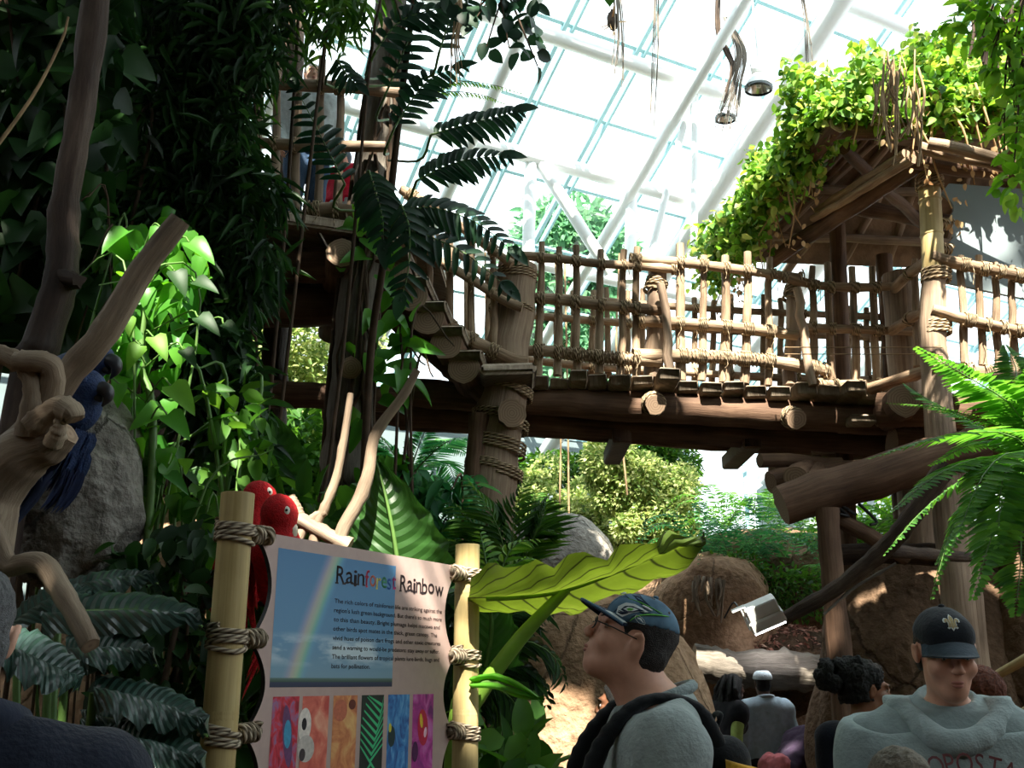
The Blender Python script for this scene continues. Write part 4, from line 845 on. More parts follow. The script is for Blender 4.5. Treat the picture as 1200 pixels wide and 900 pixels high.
for k, (a, b) in enumerate((((1120, 820, 5.6), (1240, 752, 4.6)), ((1120, 880, 5.6), (1240, 812, 4.6)))): mb = MB(); log(mb, at(*a), at(*b), .022, .022, k, .005, .001, capmi=1); mb.build('rail', [BAMBOO, W_END], o)
for a in ((1118, 815, 5.62), (1236, 748, 4.6)): p = at(*a); mb = MB(); log(mb, (p[0], p[1]+.06, -.03), p+[0, .06, .05], .045, .04, 3, 0, .001, capmi=1); mb.build('post', [BAMBOO, W_END], o)
# ================================================================ creepers on the hut roof
def roofpts(a, b, c, N, off):
    r = rng.uniform(size=(N, 2)); f = r.sum(1) > 1; r[f] = 1-r[f]; return a+(b-a)*r[:, :1]+(c-a)*r[:, 1:], off
def creeper(name, lab, tris, N, edge, NE, drop, mat, nst):
    o = thing(name, lab, 'creeper', (tris[0][0]+tris[0][2])/2+[0, 0, .06]); P = []; 
    for (a, b, c) in tris:
        n = nrm(np.cross(b-a, c-a)); n = n*np.sign(n[2]); q, _ = roofpts(a, b, c, N//len(tris), 0); lump = np.array([mnoise.fractal(Vector(v*1.1), 1, 2, 3) for v in q])
        P.append(q+n*(.06+np.abs(lump)*.62*rng.random(len(q))+.16*rng.random(len(q)))[:, None])
    e0, e1 = edge; t = rng.random(NE); env = np.array([.35+.65*abs(mnoise.noise(Vector((x*7, 2.2, 0)))) for x in t]); ed = rng.random(NE)**1.5*drop*env*(1 if nst > 20 else (.35+1.0*t**1.3))
    q = e0+(e1-e0)*t[:, None]+rng.normal(size=(NE, 3))*[.09, .09, .05]; q[:, 2] += .12-ed; q += nrm(np.array([(e0-tris[0][2])[0]*.4, (e0-tris[0][2])[1]*.5, 0]))*.08; P.append(q); P = np.concatenate(P)
    mb = MB(); d = rng.normal(size=(len(P), 3))*.6+[-.15, -.35, -.5]; put(mb, LT['oval'], P, d, rng.normal(size=(len(P), 3))*.5+[-.1, -.5, .8], .088*rng.uniform(.6, 1.3, len(P)), .056); mb.build('leaves', mat, o)
    for k in range(nst):
        t = rng.random(); a = e0+(e1-e0)*t+[0, -.1, .3*rng.random()]; L = rng.uniform(.3, .95); mb = MB()
        tube(mb, resample([a, a+rng.normal(size=3)*.05+[0, -.06, -L*.5], a+rng.normal(size=3)*.08+[0, -.06, -L]], 8), [.012, .005], 5)
        if k % 2: q = a+[0, -.06, -L]+rng.normal(size=(9, 3))*[.05, .05, .1]
        ds = mb.build('dead_stem', DEAD, o)
        if k % 2: mb = MB(); put(mb, LT['oval'], q, rng.normal(size=(9, 3))*.4+[0, 0, -1], rng.normal(size=(9, 3)), .055, .035); mb.build('dry_leaves', DEAD, ds)
creeper('roof_creeper', 'green creeper covering the left slope of the hut roof', [(BL, FL, RL)], 9500, (FL, BL), 6000, .85, G['creeper'], 16)
creeper('roof_creeper', 'sunlit yellow green creeper with dry stems over the front slope of the hut roof', [(FL, FR, RL), (FR, RR, RL)], 19000, (FL, FR), 4200, .36, G['creeper'], 34)
o = thing('climbing_stems', 'tangle of pale dry stems hanging over the roof creeper near the corner', 'stems', at(1045, 100, 6.3))
for k in range(34):
    x = rng.normal(1050, 16); y0 = rng.uniform(55, 110); L = rng.uniform(30, 100); mb = MB(); Y = 6.25+rng.uniform(-.1, .1)
    tube(mb, resample([at(x, y0, Y), at(x+rng.uniform(-8, 8), y0+L*.5, Y-.06), at(x+rng.uniform(-12, 12), y0+L, Y-.04)], 9), rng.uniform(.004, .01), 5); mb.build('stem', DRY, o)
o = thing('hanging_roots', 'thick tangle of brown roots hanging from the glass above the hut roof', 'roots', at(1150, 60, 5.9))
for k in range(16):
    x = rng.normal(1158, 9); mb = MB(); Y = 6.0+rng.uniform(-.1, .1); L = rng.uniform(40, 90)
    tube(mb, resample([at(x-14, -40, Y)+[0, 0, 7], at(x-14, -40, Y), at(x-4, 0, Y), at(x+rng.uniform(-8, 8), L*.5, Y), at(x+rng.uniform(-10, 14), L, Y)], 12), rng.uniform(.006, .016), 5); mb.build('root', W_BARK, o)
# a leafy bough hanging in at the top right corner
mb = MB(); o = thing('hanging_bough', 'leafy bough hanging down at the top right corner in front of the hut', 'branch', at(1225, -40, 5.0))
p = foliage(mb, [B(1190, 60, 5.2, (.16, .2, .3)), B(1200, 150, 5.2, (.12, .2, .3)), B(1196, 215, 5.2, (.1, .15, .2)), B(1150, 20, 5.2, (.2, .2, .15))], 480, 'oval', .11, .055, .2, .5); mb.build('leaves', G['bright'], o)
mb = MB(); twigs(mb, at(1225, -60, 5.2), [p[i] for i in range(0, 480, 16)], .012); mb.build('twig', TWIG, o)
# ================================================================ roots and branch hanging from the glass roof
def hang(lab, pts, Y, spread, n, r, mat, up=-120, cat='roots', name='aerial_root'):
    o = thing(name, lab, cat, at(pts[0][0], pts[0][1], Y))
    for k in range(n):
        s = rng.uniform(-1, 1); mb = MB(); P = [at(x+s*spread*(i+.4)/len(pts)+rng.uniform(-2, 2), y+(rng.uniform(-18, 22) if i == len(pts)-1 else 0), Y+s*.1) for i, (x, y) in enumerate(pts)]
        tube(mb, resample(P, 18), [r, r*.5], 5); mb.build('strand', mat, o)
    return o
hang('thin pale root strands hanging left of the brown air plant', [(722, -30), (726, 40), (724, 85)], 11, 9, 8, .01, W_GREY)
hang('faint root strand hanging from the glass between the two lamps and the air plant', [(770, -30), (768, 60), (764, 140)], 11, 5, 6, .008, W_GREY)
hang('fine drooping roots at the very top, left of the hut roof', [(936, -30), (944, 20), (948, 66)], 10, 7, 8, .008, W_GREY)
hang('long fine root strands hanging above the smaller lamp', [(850, 20), (868, 60), (862, 100), (852, 135)], 12, 16, 26, .009, W_GREY)
o = hang('twisted brown branch hanging from the glass above the smaller lamp', [(842, -20), (842, 35), (852, 60), (858, 80), (850, 120)], 11.9, 4, 3, .026, W_BARK, cat='branch', name='hanging_branch')
mb = MB(); c = at(718, 24, 11); ell(mb, c, (.07, .06, .14), None, 20, 14, .3, 5); o = thing('air_plant', 'small brown dried plant clump hanging high under the glass roof', 'plant', c)
mb.build('clump', W_BARK, o); mb = MB(); tube(mb, [c, at(722, -60, 11)], .006, 5); mb.build('cord', TWIG, o); mb = MB(); put(mb, LT['blade'], np.repeat(c[None], 9, 0), rng.normal(size=(9, 3))+[0, 0, -1], rng.normal(size=(9, 3)), .22, .03); mb.build('leaves', DEAD, o)
# ================================================================ the jungle on the left
def inpoly(poly, N):
    P = np.array(poly, float); lo, hi = P.min(0), P.max(0); out = []
    while len(out) < N:
        q = lo+(hi-lo)*rng.random(2); c = False; j = len(P)-1
        for i in range(len(P)):
            if (P[i][1] > q[1]) != (P[j][1] > q[1]) and q[0] < (P[j][0]-P[i][0])*(q[1]-P[i][1])/(P[j][1]-P[i][1])+P[i][0]: c = not c
            j = i
        if c: out.append(q)
    return np.array(out)
def mass(name, lab, cat, poly, Y, N, t, L, W, mat, base, stems=8, hang=.8, spread=.8, up=(0, -.3, 1), sr=.012, group=None, clump=0, smat=None):
    """a plant whose leaves fill an outline at distances Y, on stems rising from base"""
    o = thing(name, lab, cat, base, group); q = inpoly(poly, N)
    if clump:
        cs = inpoly(poly, clump); q = cs[rng.integers(0, clump, N)]+rng.normal(size=(N, 2))*14
    P = np.array([at(a, b, y) for (a, b), y in zip(q, rng.uniform(*Y, N))])
    d = rng.normal(size=(N, 3))*spread+[0, -.15, -hang]; u = rng.normal(size=(N, 3))*.45+np.asarray(up, float); mb = MB()
    put(mb, LT[t] if isinstance(t, str) else t, P, d, u, L*rng.uniform(.55, 1.2, N), W*rng.uniform(.7, 1.2, N)); mb.build('leaves', mat, o)
    b = np.asarray(base, float)
    for k in range(stems):
        e = P[rng.integers(0, N)]; m = np.array([e[0]*.7+b[0]*.3, e[1]*.7+b[1]*.3, max(.2, e[2]*.45)])+rng.normal(size=3)*.12; mb = MB()
        tube(mb, resample([b+rng.normal(size=3)*[.12, .12, 0], m, e, e+rng.normal(size=3)*.15+[0, 0, -.1]], 18), [sr*1.3, sr, sr*.4], 6, 18, sr*.1, k); mb.build('stem', smat or TWIG, o)
    return o
g0 = lambda px, Y: gnd(px, 700, Y, -.03)
# bamboo like drapery, the broad dark mass
TOPL = [(-40, -40), (330, -40), (330, 40), (300, 110), (300, 200), (330, 250), (330, 330), (280, 390), (200, 400), (-40, 400)]
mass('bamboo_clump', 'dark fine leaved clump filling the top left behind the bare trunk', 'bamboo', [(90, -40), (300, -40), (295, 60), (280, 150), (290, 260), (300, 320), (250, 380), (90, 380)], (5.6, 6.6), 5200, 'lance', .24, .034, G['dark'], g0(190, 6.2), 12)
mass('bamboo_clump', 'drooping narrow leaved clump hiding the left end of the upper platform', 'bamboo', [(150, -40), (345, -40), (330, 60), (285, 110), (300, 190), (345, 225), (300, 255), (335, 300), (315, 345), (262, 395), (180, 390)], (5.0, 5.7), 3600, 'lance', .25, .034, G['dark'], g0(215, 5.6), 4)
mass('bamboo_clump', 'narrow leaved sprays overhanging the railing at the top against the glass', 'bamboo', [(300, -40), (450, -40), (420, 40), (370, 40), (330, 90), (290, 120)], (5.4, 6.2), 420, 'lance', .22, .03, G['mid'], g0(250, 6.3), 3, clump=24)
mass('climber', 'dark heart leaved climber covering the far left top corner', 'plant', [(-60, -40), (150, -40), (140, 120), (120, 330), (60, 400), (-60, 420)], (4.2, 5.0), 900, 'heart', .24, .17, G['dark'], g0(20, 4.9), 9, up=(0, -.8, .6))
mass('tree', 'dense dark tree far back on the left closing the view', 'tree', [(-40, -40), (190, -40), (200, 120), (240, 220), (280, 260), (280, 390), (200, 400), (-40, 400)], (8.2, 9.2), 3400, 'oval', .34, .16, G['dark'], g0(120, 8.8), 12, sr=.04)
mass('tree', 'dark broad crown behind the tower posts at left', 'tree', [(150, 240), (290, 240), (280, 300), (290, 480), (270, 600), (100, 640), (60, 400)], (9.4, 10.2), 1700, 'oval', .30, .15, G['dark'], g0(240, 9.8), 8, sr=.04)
mass('climber', 'sunlit heart leaved climber with bright leaves right of the pale slanting branch', 'plant', [(128, 262), (200, 240), (262, 300), (250, 330), (215, 380), (215, 440), (190, 500), (200, 560), (165, 560), (150, 480), (130, 400), (150, 340)], (3.9, 4.2), 150, 'heart', .135, .095, G['philo'], g0(215, 4.3), 5, up=(0, -1, .5), smat=STEM, hang=1.0, spread=.6, sr=.006)
o = thing('climber', 'big bright single heart leaves hanging beside the pale branch tip', 'plant', at(190, 300, 3.95))
for k, (px, py, L, dx, dz, m) in enumerate(((222, 284, .17, .75, -.5, 'philo'), (190, 268, .13, -.3, -.9, 'philo'), (205, 318, .14, .5, -.8, 'dark'), (172, 338, .13, .2, -1, 'philo'), (228, 330, .13, .9, -.3, 'dark'), (180, 395, .14, .5, -.6, 'bright'), (150, 372, .1, .3, -1, 'bright'), (200, 452, .18, .8, -.7, 'bright'), (165, 405, .13, -.2, -.6, 'bright'), (196, 486, .16, .75, -.6, 'philo'), (232, 372, .14, .8, -.5, 'dark'), (215, 410, .11, .6, -.6, 'dark'), (262, 380, .1, .8, -.4, 'dark'), (140, 450, .11, .1, -1, 'philo'))):
    p = at(px, py, 3.85); mb = MB(); put(mb, LT['heart'], p, [(dx, -.25, dz)], [(.25, -1, .55)], L*.88, L*.62); mb.build('leaf', G[m], o)
    mb = MB(); tube(mb, resample([p+[.0, .0, .0], p+[-.06, .06, .05], at(170, py+20, 3.98)], 8), .004, 5); mb.build('petiole', STEM, o)
mb = MB(); tube(mb, resample([g0(175, 4.0), at(178, 560, 3.98), at(165, 420, 3.98), at(180, 290, 3.96)], 24), [.02, .012], 7); mb.build('vine_stem', STEM, o)
mass('shrub', 'dark glossy drooping shrub between the climber and the vine wrapped post', 'shrub', [(200, 370), (275, 380), (300, 430), (318, 560), (320, 600), (270, 590), (240, 540), (200, 470)], (4.8, 5.4), 1300, 'lance', .20, .05, G['dark'], g0(270, 5.2), 9)
mass('shrub', 'fresh green leafy sprays above the left bamboo post', 'shrub', [(235, 440), (320, 470), (330, 560), (300, 580), (250, 560)], (4.4, 4.7), 90, 'oval', .16, .06, G['mid'], g0(275, 4.6), 8, smat=STEM, hang=.3, spread=.8)
mass('creeper', 'small leaved creeper trailing down the tan rock left of the sign', 'creeper', [(120, 500), (215, 520), (260, 590), (240, 690), (170, 700), (140, 620)], (4.0, 4.3), 120, 'heart', .10, .08, G['mid'], g0(190, 4.3), 12, up=(0, -1, .3), sr=.007, smat=STEM)
mass('creeper', 'creeper leaves climbing the vine wrapped post beside the stairs', 'creeper', [(395, 260), (460, 250), (500, 380), (480, 480), (470, 560), (410, 600), (420, 430)], (6.9, 7.05), 44, 'heart', .24, .15, G['philo'], g0(425, 6.95), 5, up=(0, -1, .4))
mass('undergrowth_plant', 'leafy undergrowth around the foot of the left bamboo post', 'plant', [(120, 640), (250, 600), (262, 900), (100, 900)], (3.6, 4.0), 420, 'oval', .13, .06, G['dark'], g0(190, 3.8), 10)
mass('undergrowth_plant', 'dark undergrowth behind the sign seen through its scalloped left edge', 'plant', [(285, 600), (420, 560), (430, 700), (330, 900), (280, 900)], (4.4, 5.2), 700, 'oval', .18, .08, G['mid'], g0(340, 4.8), 10)
mass('vine', 'fine tangle of bare hanging vine stems with few leaves beside the bare trunk', 'vine', [(100, 230), (140, 260), (150, 440), (120, 400)], (4.2, 4.4), 60, 'oval', .1, .05, G['mid'], g0(130, 4.3), 14, sr=.006)
# bare trunk
mb = MB(); tube(mb, resample([gnd(-30, 700, 3.7), at(20, 520, 3.7), at(50, 400, 3.7), at(72, 325, 3.7), at(76, 240, 3.7), at(95, 130, 3.7), at(112, 0, 3.7), at(124, -140, 3.7)], 44), [.075, .075, .07, .062, .055, .058, .055], 14, 44, .004, 9, knots=10)
W_DARK = mwood('dark_bark', c3((38, 30, 27)), c3((66, 52, 45)), c3((96, 80, 70)), grain=(20, 3))
tr = thing('sapling_trunk', 'slender bare brown trunk rising through the dark leaves at far left', 'tree', gnd(-30, 700, 3.7)); mb.build('trunk', W_DARK, tr)
mb = MB(); log(mb, at(72, 325, 3.7), at(92, 328, 3.62), .05, .03, 3, 0, .006); mb.build('knot', W_DARK, tr)
mb = MB(); tube(mb, resample([at(-10, 180, 3.4), at(40, 110, 3.45), at(72, 48, 3.5), at(80, 20, 3.5)], 14), [.008, .005], 6); tag(mb.build('twig', DRY), 'thin pale twig crossing the dark leaves left of the bare trunk', 'twig')
# driftwood perch
pr = thing('driftwood_perch', 'gnarled pale driftwood perch with a long slanting branch at far left', 'driftwood', gnd(-20, 700, 3.1))
for k, (pts, r) in enumerate((([(212, 258, 3.0), (165, 320, 3.02), (122, 392, 3.05), (80, 440, 3.08), (40, 500, 3.1), (0, 545, 3.1), (-40, 620, 3.1)], [.036, .04, .046, .045, .05, .06, .08]), ([(82, 508, 3.0), (60, 520, 3.02), (25, 535, 3.05), (-10, 580, 3.1), (-40, 660, 3.1)], [.03, .06, .085, .09, .11]), ([(-30, 405, 2.95), (10, 418, 2.95), (32, 432, 2.95), (40, 460, 2.96), (36, 510, 3.0)], [.028, .03, .03, .032, .05]),
    ([(18, 424, 2.92), (45, 424, 2.92), (60, 432, 2.94), (58, 460, 2.98), (40, 500, 3.02)], [.03, .034, .036, .04, .05]), ([(38, 500, 2.95), (66, 478, 2.92), (84, 484, 2.9), (88, 492, 2.9)], [.04, .034, .035, .026]), ([(62, 520, 2.96), (70, 500, 2.92), (66, 490, 2.92)], [.03, .02, .008]))):
    mb = MB(); n = 26; tube(mb, resample(pth(pts), n), r, 14, n, .0028, 20+k, capmi=1, knots=5); mb.build('branch', [W_DRIFT, W_END], pr)
mb = MB(); tube(mb, resample([gnd(-50, 700, 3.15), at(-40, 640, 3.1), at(-20, 560, 3.08)], 14), [.16, .13, .1], 14, 14, .008, 3); mb.build('trunk', W_DRIFT, pr)
mb = MB(); tube(mb, resample([gnd(-20, 720, 2.4), at(-40, 690, 2.4), at(12, 665, 2.4), at(48, 660, 2.38), at(70, 690, 2.35), at(92, 728, 2.3), at(106, 757, 2.27)], 34), [.03, .026, .024, .026, .023, .022], 14, 34, .0012, 9, capmi=1, knots=4)
tag(mb.build('bent_branch', [W_DRIFT, W_END]), 'bent bare branch with a sawn end above the dark broad leaves at lower left', 'branch')
# rocks at left
rock('boulder', 'grey cracked boulder under the blue macaws at left', 92, 580, 3.95, (.25, .22, .40), R_GREY, 21, .16, 2.2)
rock('boulder', 'shadowed grey boulder below the cracked one, behind the dark broad leaves', 70, 800, 4.5, (.42, .35, .62), R_GREY, 22, .16, 2.0, zc=.55)
rock('rock_outcrop', 'tan rock behind the creeper and the left bamboo post', 200, 700, 4.95, (.72, .35, 1.15), R_TAN, 23, .16, 1.4, zc=1.3)
# ------------------------------------------------ macaws
def macaw(lab, head, body, tail, look, cols, S=1.0):
    """head, body, tail: points; look: direction of the beak; cols: body, wing, tail, beak, face"""
    head, body, tail = (np.asarray(p, float) for p in (head, body, tail)); look = nrm(look); o = thing('macaw', lab, 'parrot', np.minimum(np.minimum(head, body), tail))
    lo = np.minimum(head, body)-.2; hi = np.maximum(head, body)+.2; bd = Body(lo, hi, .006); ax = nrm(head-body)
    bd.ell(head, (.058*S, .058*S, .056*S)); bd.ell(head+look*.025*S, .045*S, k=.02); bd.cap(head-ax*.03, body+ax*.05, .05*S, .075*S, k=.04); bd.cap(body+ax*.06*S, body-ax*.10*S, .082*S, .05*S, k=.04)
    mb = MB(); bd.mesh(mb, 0, 2, .003, 60); b = mb.build('body', cols[0], o)
    # beak
    dn = nrm(np.array([0, 0, -1.])-look*np.dot([0, 0, -1.], look)); mb = MB(); p = head+look*.052*S
    tube(mb, resample([p+look*-.01, p+look*.03*S+dn*.004, p+look*.046*S+dn*.028*S, p+look*.034*S+dn*.06*S], 12), [.026*S, .025*S, .017*S, .003], 12); mb.build('beak', cols[3], o)
    mb = MB(); tube(mb, resample([p+dn*.024*S-look*.01, p+look*.016*S+dn*.036*S, p+look*.022*S+dn*.046*S], 6), [.016*S, .013*S, .005], 10); mb.build('lower_beak', BLACK, o)
    sd = nrm(np.cross(look, [0, 0, 1.]))
    for s in (-1, 1):
        e = head+look*.022*S+sd*s*.048*S+np.array([0, 0, .01*S]); mb = MB(); ell(mb, e-sd*s*.004, (.017*S, .017*S, .021*S)); f = mb.build('face_patch', cols[4], o)
        mb = MB(); ell(mb, e+sd*s*.014*S, (.005, .005, .005)); mb.build('eye', BLACK, f)
    side = nrm(np.cross(ax, [0.2, 1, 0]))
    for s in (-1, 1):
        W0 = body+ax*.06*S+side*s*.072*S; V = nrm(tail-body); mb = MB(); N = 34
        for r_ in range(3):
            t = np.linspace(-1, 1, N//3); pos = W0+V*(.03+.06*r_)*S+np.outer(t, np.cross(V, side))*.055*S+side*s*.012; put(mb, LT['oval'], pos, np.broadcast_to(V, pos.shape)+rng.normal(size=pos.shape)*.05, side*s, (.11+.03*r_)*S, .03*S, mi=min(2, r_//2))
        mb.build('wing', cols[1], o)
    mb = MB(); pos = np.repeat((body-ax*.09*S)[None], 8, 0)+rng.normal(size=(8, 3))*.01; d = nrm(tail-body)+rng.normal(size=(8, 3))*.03; put(mb, LT['blade'], pos, d, np.cross(nrm(tail-body), side), np.linalg.norm(tail-pos[0])*rng.uniform(.6, 1, 8), .03*S); mb.build('tail', cols[2], o)
    for s in (-1, 1): mb = MB(); f = body-ax*.1*S+side*s*.035; tube(mb, [f, f+[0, 0, -.04]], .012, 6); ell(mb, f+[0, 0, -.045], (.02, .03, .012)); mb.build('foot', BLACK, o)
    return o
RED = mplain('red_feather', c3((190, 14, 24)), .8, var=.25, scale=60, bump=.4); BLUE = mplain('blue_feather', c3((32, 52, 92)), .65, var=.3, scale=50, bump=.3); YEL = mplain('yellow_feather', c3((220, 180, 40)), .7); HORN = mplain('pale_beak', c3((210, 196, 176)), .4); SKIN_W = mplain('white_face', c3((226, 220, 210)), .7); DBL = mplain('deep_blue_feather', c3((20, 32, 66)), .65, var=.3, scale=50); DGREY = mplain('dark_beak', c3((48, 48, 52)), .35)
RC = (RED, [RED, RED, DBL], RED, HORN, SKIN_W); BC = (BLUE, [BLUE, DBL, DBL], DBL, DGREY, BLUE)
macaw('red macaw farther back with white face patch behind the left bamboo post', at(303, 580, 3.86), at(298, 640, 3.88), at(262, 760, 3.95), (.8, .55, -.25), RC, 1.0)
macaw('red macaw with bent head perched in front of the other red macaw above the sign', at(327, 598, 3.62), at(322, 662, 3.70), at(300, 820, 3.8), (.55, .25, -.8), RC, 1.05)
macaw('upper blue macaw half hidden behind the slanting pale branch', at(110, 420, 3.32), at(72, 455, 3.4), at(34, 640, 3.5), (.95, -.25, -.2), BC, 1.05)
macaw('lower blue macaw with big dark beak below the slanting pale branch', at(100, 452, 3.22), at(80, 490, 3.3), at(18, 660, 3.35), (.95, -.2, -.2), BC, 1.0)
# perch branches behind the sign
pc = thing('perch_branch', 'bare sunlit branches rising behind the sign where the red macaws sit', 'branch', gnd(390, 700, 3.9))
for k, (pts, r) in enumerate((([(489, 434), (472, 465), (440, 510), (432, 555), (418, 592), (398, 632), (394, 700)], [.016, .02, .024, .026, .028, .03]), ([(411, 461), (404, 510), (394, 560), (382, 592), (370, 618), (368, 660)], [.013, .015, .018, .019, .02]), ([(284, 592), (310, 600), (345, 606), (385, 628), (410, 640)], [.02, .024, .03, .03, .034]), ([(382, 600), (366, 608), (350, 632), (345, 660)], [.016, .02, .022]), ([(340, 582), (346, 596), (352, 606)], [.022, .026, .022]))):
    mb = MB(); tube(mb, resample(pth([(x, y, 3.9) for x, y in pts]), 24), r, 12, 24, .0016, 40+k, capmi=1, knots=6); mb.build('limb', [W_DRIFT, W_END], pc)
mb = MB(); tube(mb, resample([gnd(395, 700, 3.95), at(398, 720, 3.95), at(396, 640, 3.92)], 12), [.05, .036], 12, 12, .003, 2); mb.build('upright', W_DRIFT, pc)
# ------------------------------------------------ split leaf climber on the tower post
o = thing('split_leaf_climber', 'dark split leaved climber hanging over the stairs and platform against the glass', 'plant', gnd(425, 700, 6.6))
mb = MB(); tube(mb, resample([gnd(425, 700, 6.6), at(430, 480, 6.5), at(450, 300, 6.2), at(470, 120, 6.0), at(490, -40, 5.9)], 24), [.03, .02], 8); mb.build('stem', TWIG, o)
SPL = leaf_t('strap', 5, .25, .18)
for k, (pts, n, w) in enumerate((([(452, 110), (474, 58), (496, 0), (505, -30)], 15, .22), ([(462, 150), (482, 118), (505, 92), (540, 78)], 13, .20), ([(505, 158), (540, 148), (580, 138), (607, 130)], 14, .21), ([(488, 212), (520, 196), (555, 186), (594, 183)], 14, .21), ([(404, 216), (386, 180), (366, 140), (343, 96)], 13, .2), ([(432, 200), (440, 225), (448, 255), (450, 290)], 13, .22), ([(470, 246), (510, 244), (560, 262), (606, 298)], 16, .2), ([(465, 268), (500, 276), (550, 300), (598, 340)], 14, .2), ([(440, 60), (470, 24), (520, 10), (560, 14)], 13, .22), ([(515, 60), (530, 20), (560, -10)], 10, .2), ([(470, 240), (480, 270), (478, 320), (470, 350)], 10, .2), ([(395, 70), (408, 90), (420, 100)], 8, .14))):
    mb = MB(); Y = 5.9-.02*k; frond(mb, pth(pts, Y), n, w, SPL, 58, .26, .15, up=(.1, -1, .25), stem=.008, taper=(.7, 1, .35)); 
    e = at(*pts[-1], Y); d = e-at(*pts[-2], Y); put(mb, LT['oval'], e-d*.25, d, (0, -1, .3), w*.9, w*.42); mb.build('split_leaf', [G['split'], STEM], o)
    P0 = at(*pts[0], Y); mb = MB(); tube(mb, resample([P0, P0+[-.08, .15, -.1], at(455, max(20, pts[0][1]+30), 6.25)], 8), .009, 6); mb.build('petiole', STEM, o)
o = thing('fern', 'pale green fern frond lit against the glass above the stairs', 'fern', at(500, 112, 6.6)); 
for pts in ([(498, 118), (530, 96), (570, 98), (610, 108)], [(500, 122), (520, 108), (560, 110), (590, 120)]): mb = MB(); frond(mb, pth(pts, 6.6), 26, .12, 'lance2', 60, .14, .5, up=(0, -.6, 1)); mb.build('frond', [G['bright'], STEM], o)
# dark oval leaved bough at the top
o = thing('hanging_bough', 'dark oval leaved bough hanging from the top edge against the glass', 'branch', at(560, -60, 5.0)); mb = MB()
q = inpoly([(515, -40), (640, -40), (632, 92), (610, 70), (590, 50), (570, 66), (545, 30), (520, 40)], 70); P = np.array([at(a, b, 5+rng.uniform(-.15, .15)) for a, b in q]); put(mb, LT['oval'], P, rng.normal(size=(70, 3))*.5+[.2, 0, -.7], rng.normal(size=(70, 3))*.35+[0, -1, .2], .115, .075); mb.build('leaves', G['split'], o)
mb = MB(); twigs(mb, at(560, -80, 5), [P[i] for i in range(0, 70, 4)], .012); mb.build('twig', TWIG, o)
hang('bundle of pale aerial roots hanging at the top left of the dark oval leaves', [(536, -30), (537, 20), (533, 50), (536, 84)], 5.3, 8, 9, .006, DRY)
# ------------------------------------------------ giant leaves
def bigleaf(o, name, mid, top, bot, mat, nu=30, nv=9, wav=.03, label=None):
    """blade from midrib, upper and lower outline (each a list of (px, py, Y)), rippled towards the edge"""
    A = resample(pth(mid), nu); T_ = resample(pth(top), nu); B_ = resample(pth(bot), nu); V = []; U = []
    for j, v in enumerate(np.linspace(-1, 1, 2*nv+1)):
        E = T_ if v > 0 else B_; a = abs(v); s = np.linspace(0, 1, nu); P = A+(E-A)*a; rip = np.sin(s*34+(2 if v > 0 else 0))*wav*a**3+np.sin(s*60)*.006*a; n = nrm(np.cross(np.gradient(A, axis=0), E-A+1e-6)); bulge = math.sin(a*PI)*.03
        P = P+n*(rip+bulge*(1 if v > 0 else -1))[:, None]; V.append(P); U.append(np.stack([np.full(nu, v), s], -1))
    m = 2*nv+1; i, j = np.meshgrid(np.arange(m-1), np.arange(nu-1), indexing='ij'); Q = np.stack([i*nu+j, i*nu+j+1, (i+1)*nu+j+1, (i+1)*nu+j], -1).reshape(-1, 4)
    mb = MB(); mb.add(np.concatenate(V), Q, UV=np.concatenate(U)); b = mb.build(name, mat, o, label=label)
    mb = MB(); tube(mb, A[2:]+[0, -.004, -.004], [.011, .003], 6); mb.build('midrib', STEM2 if mat is LUND else STEM, b); return b
STEM2 = mplain('pale_green_stem', c3((120, 160, 60)), .45, var=.15)
LUND = mleaf('giant_leaf_underside', [c3((72, 92, 36)), c3((84, 104, 40))], .5, .33, veins=10, veincol=c3((34, 42, 18)), vk=3.2)
LTOP = mleaf('giant_leaf', [c3((40, 74, 32)), c3((52, 92, 38))], .4, .3, veins=12, veincol=c3((44, 78, 34)), vk=3.2)
al = thing('elephant_ear_plant', 'giant leaved plant with one broad leaf held over the man in the team cap', 'plant', gnd(520, 720, 3.65))
bigleaf(al, 'leaf', [(548, 700, 3.5), (610, 698, 3.5), (664, 690, 3.5), (730, 666, 3.45), (790, 640, 3.4), (826, 628, 3.4)], [(552, 672, 3.35), (592, 661, 3.25), (632, 662, 3.2), (670, 652, 3.15), (715, 648, 3.15), (755, 634, 3.2), (795, 626, 3.3), (826, 628, 3.4)], [(548, 716, 3.6), (578, 712, 3.75), (612, 716, 3.85), (640, 720, 3.9), (672, 716, 3.9), (710, 700, 3.85), (756, 686, 3.75), (796, 668, 3.6), (826, 628, 3.4)], LUND, wav=.016, label='broad leaf seen from below')
mb = MB(); P = resample([gnd(520, 720, 3.65), at(535, 870, 3.6), at(556, 822, 3.58), at(608, 750, 3.55), at(664, 690, 3.5)], 26); tube(mb, P, [.05, .036, .03, .026, .018], 12); mb.build('petiole', STEM2, al, label='thick pale green stalk')
bigleaf(al, 'leaf', [(470, 690, 4.05), (462, 630, 4.02), (452, 580, 4.0), (440, 536, 4.0)], [(536, 680, 3.9), (530, 650, 3.92), (508, 610, 3.95), (474, 566, 3.98), (440, 536, 4.0)], [(410, 680, 4.0), (404, 640, 4.0), (410, 600, 4.0), (424, 560, 4.0), (440, 536, 4.0)], LTOP, wav=.02, label='dark upright leaf behind the sign')
bigleaf(al, 'leaf', [(566, 790, 4.2), (576, 740, 4.15), (572, 700, 4.1), (560, 672, 4.1)], [(612, 780, 4.1), (606, 740, 4.1), (592, 700, 4.1), (560, 672, 4.1)], [(540, 780, 4.1), (538, 740, 4.1), (544, 700, 4.1), (560, 672, 4.1)], LTOP, wav=.02)
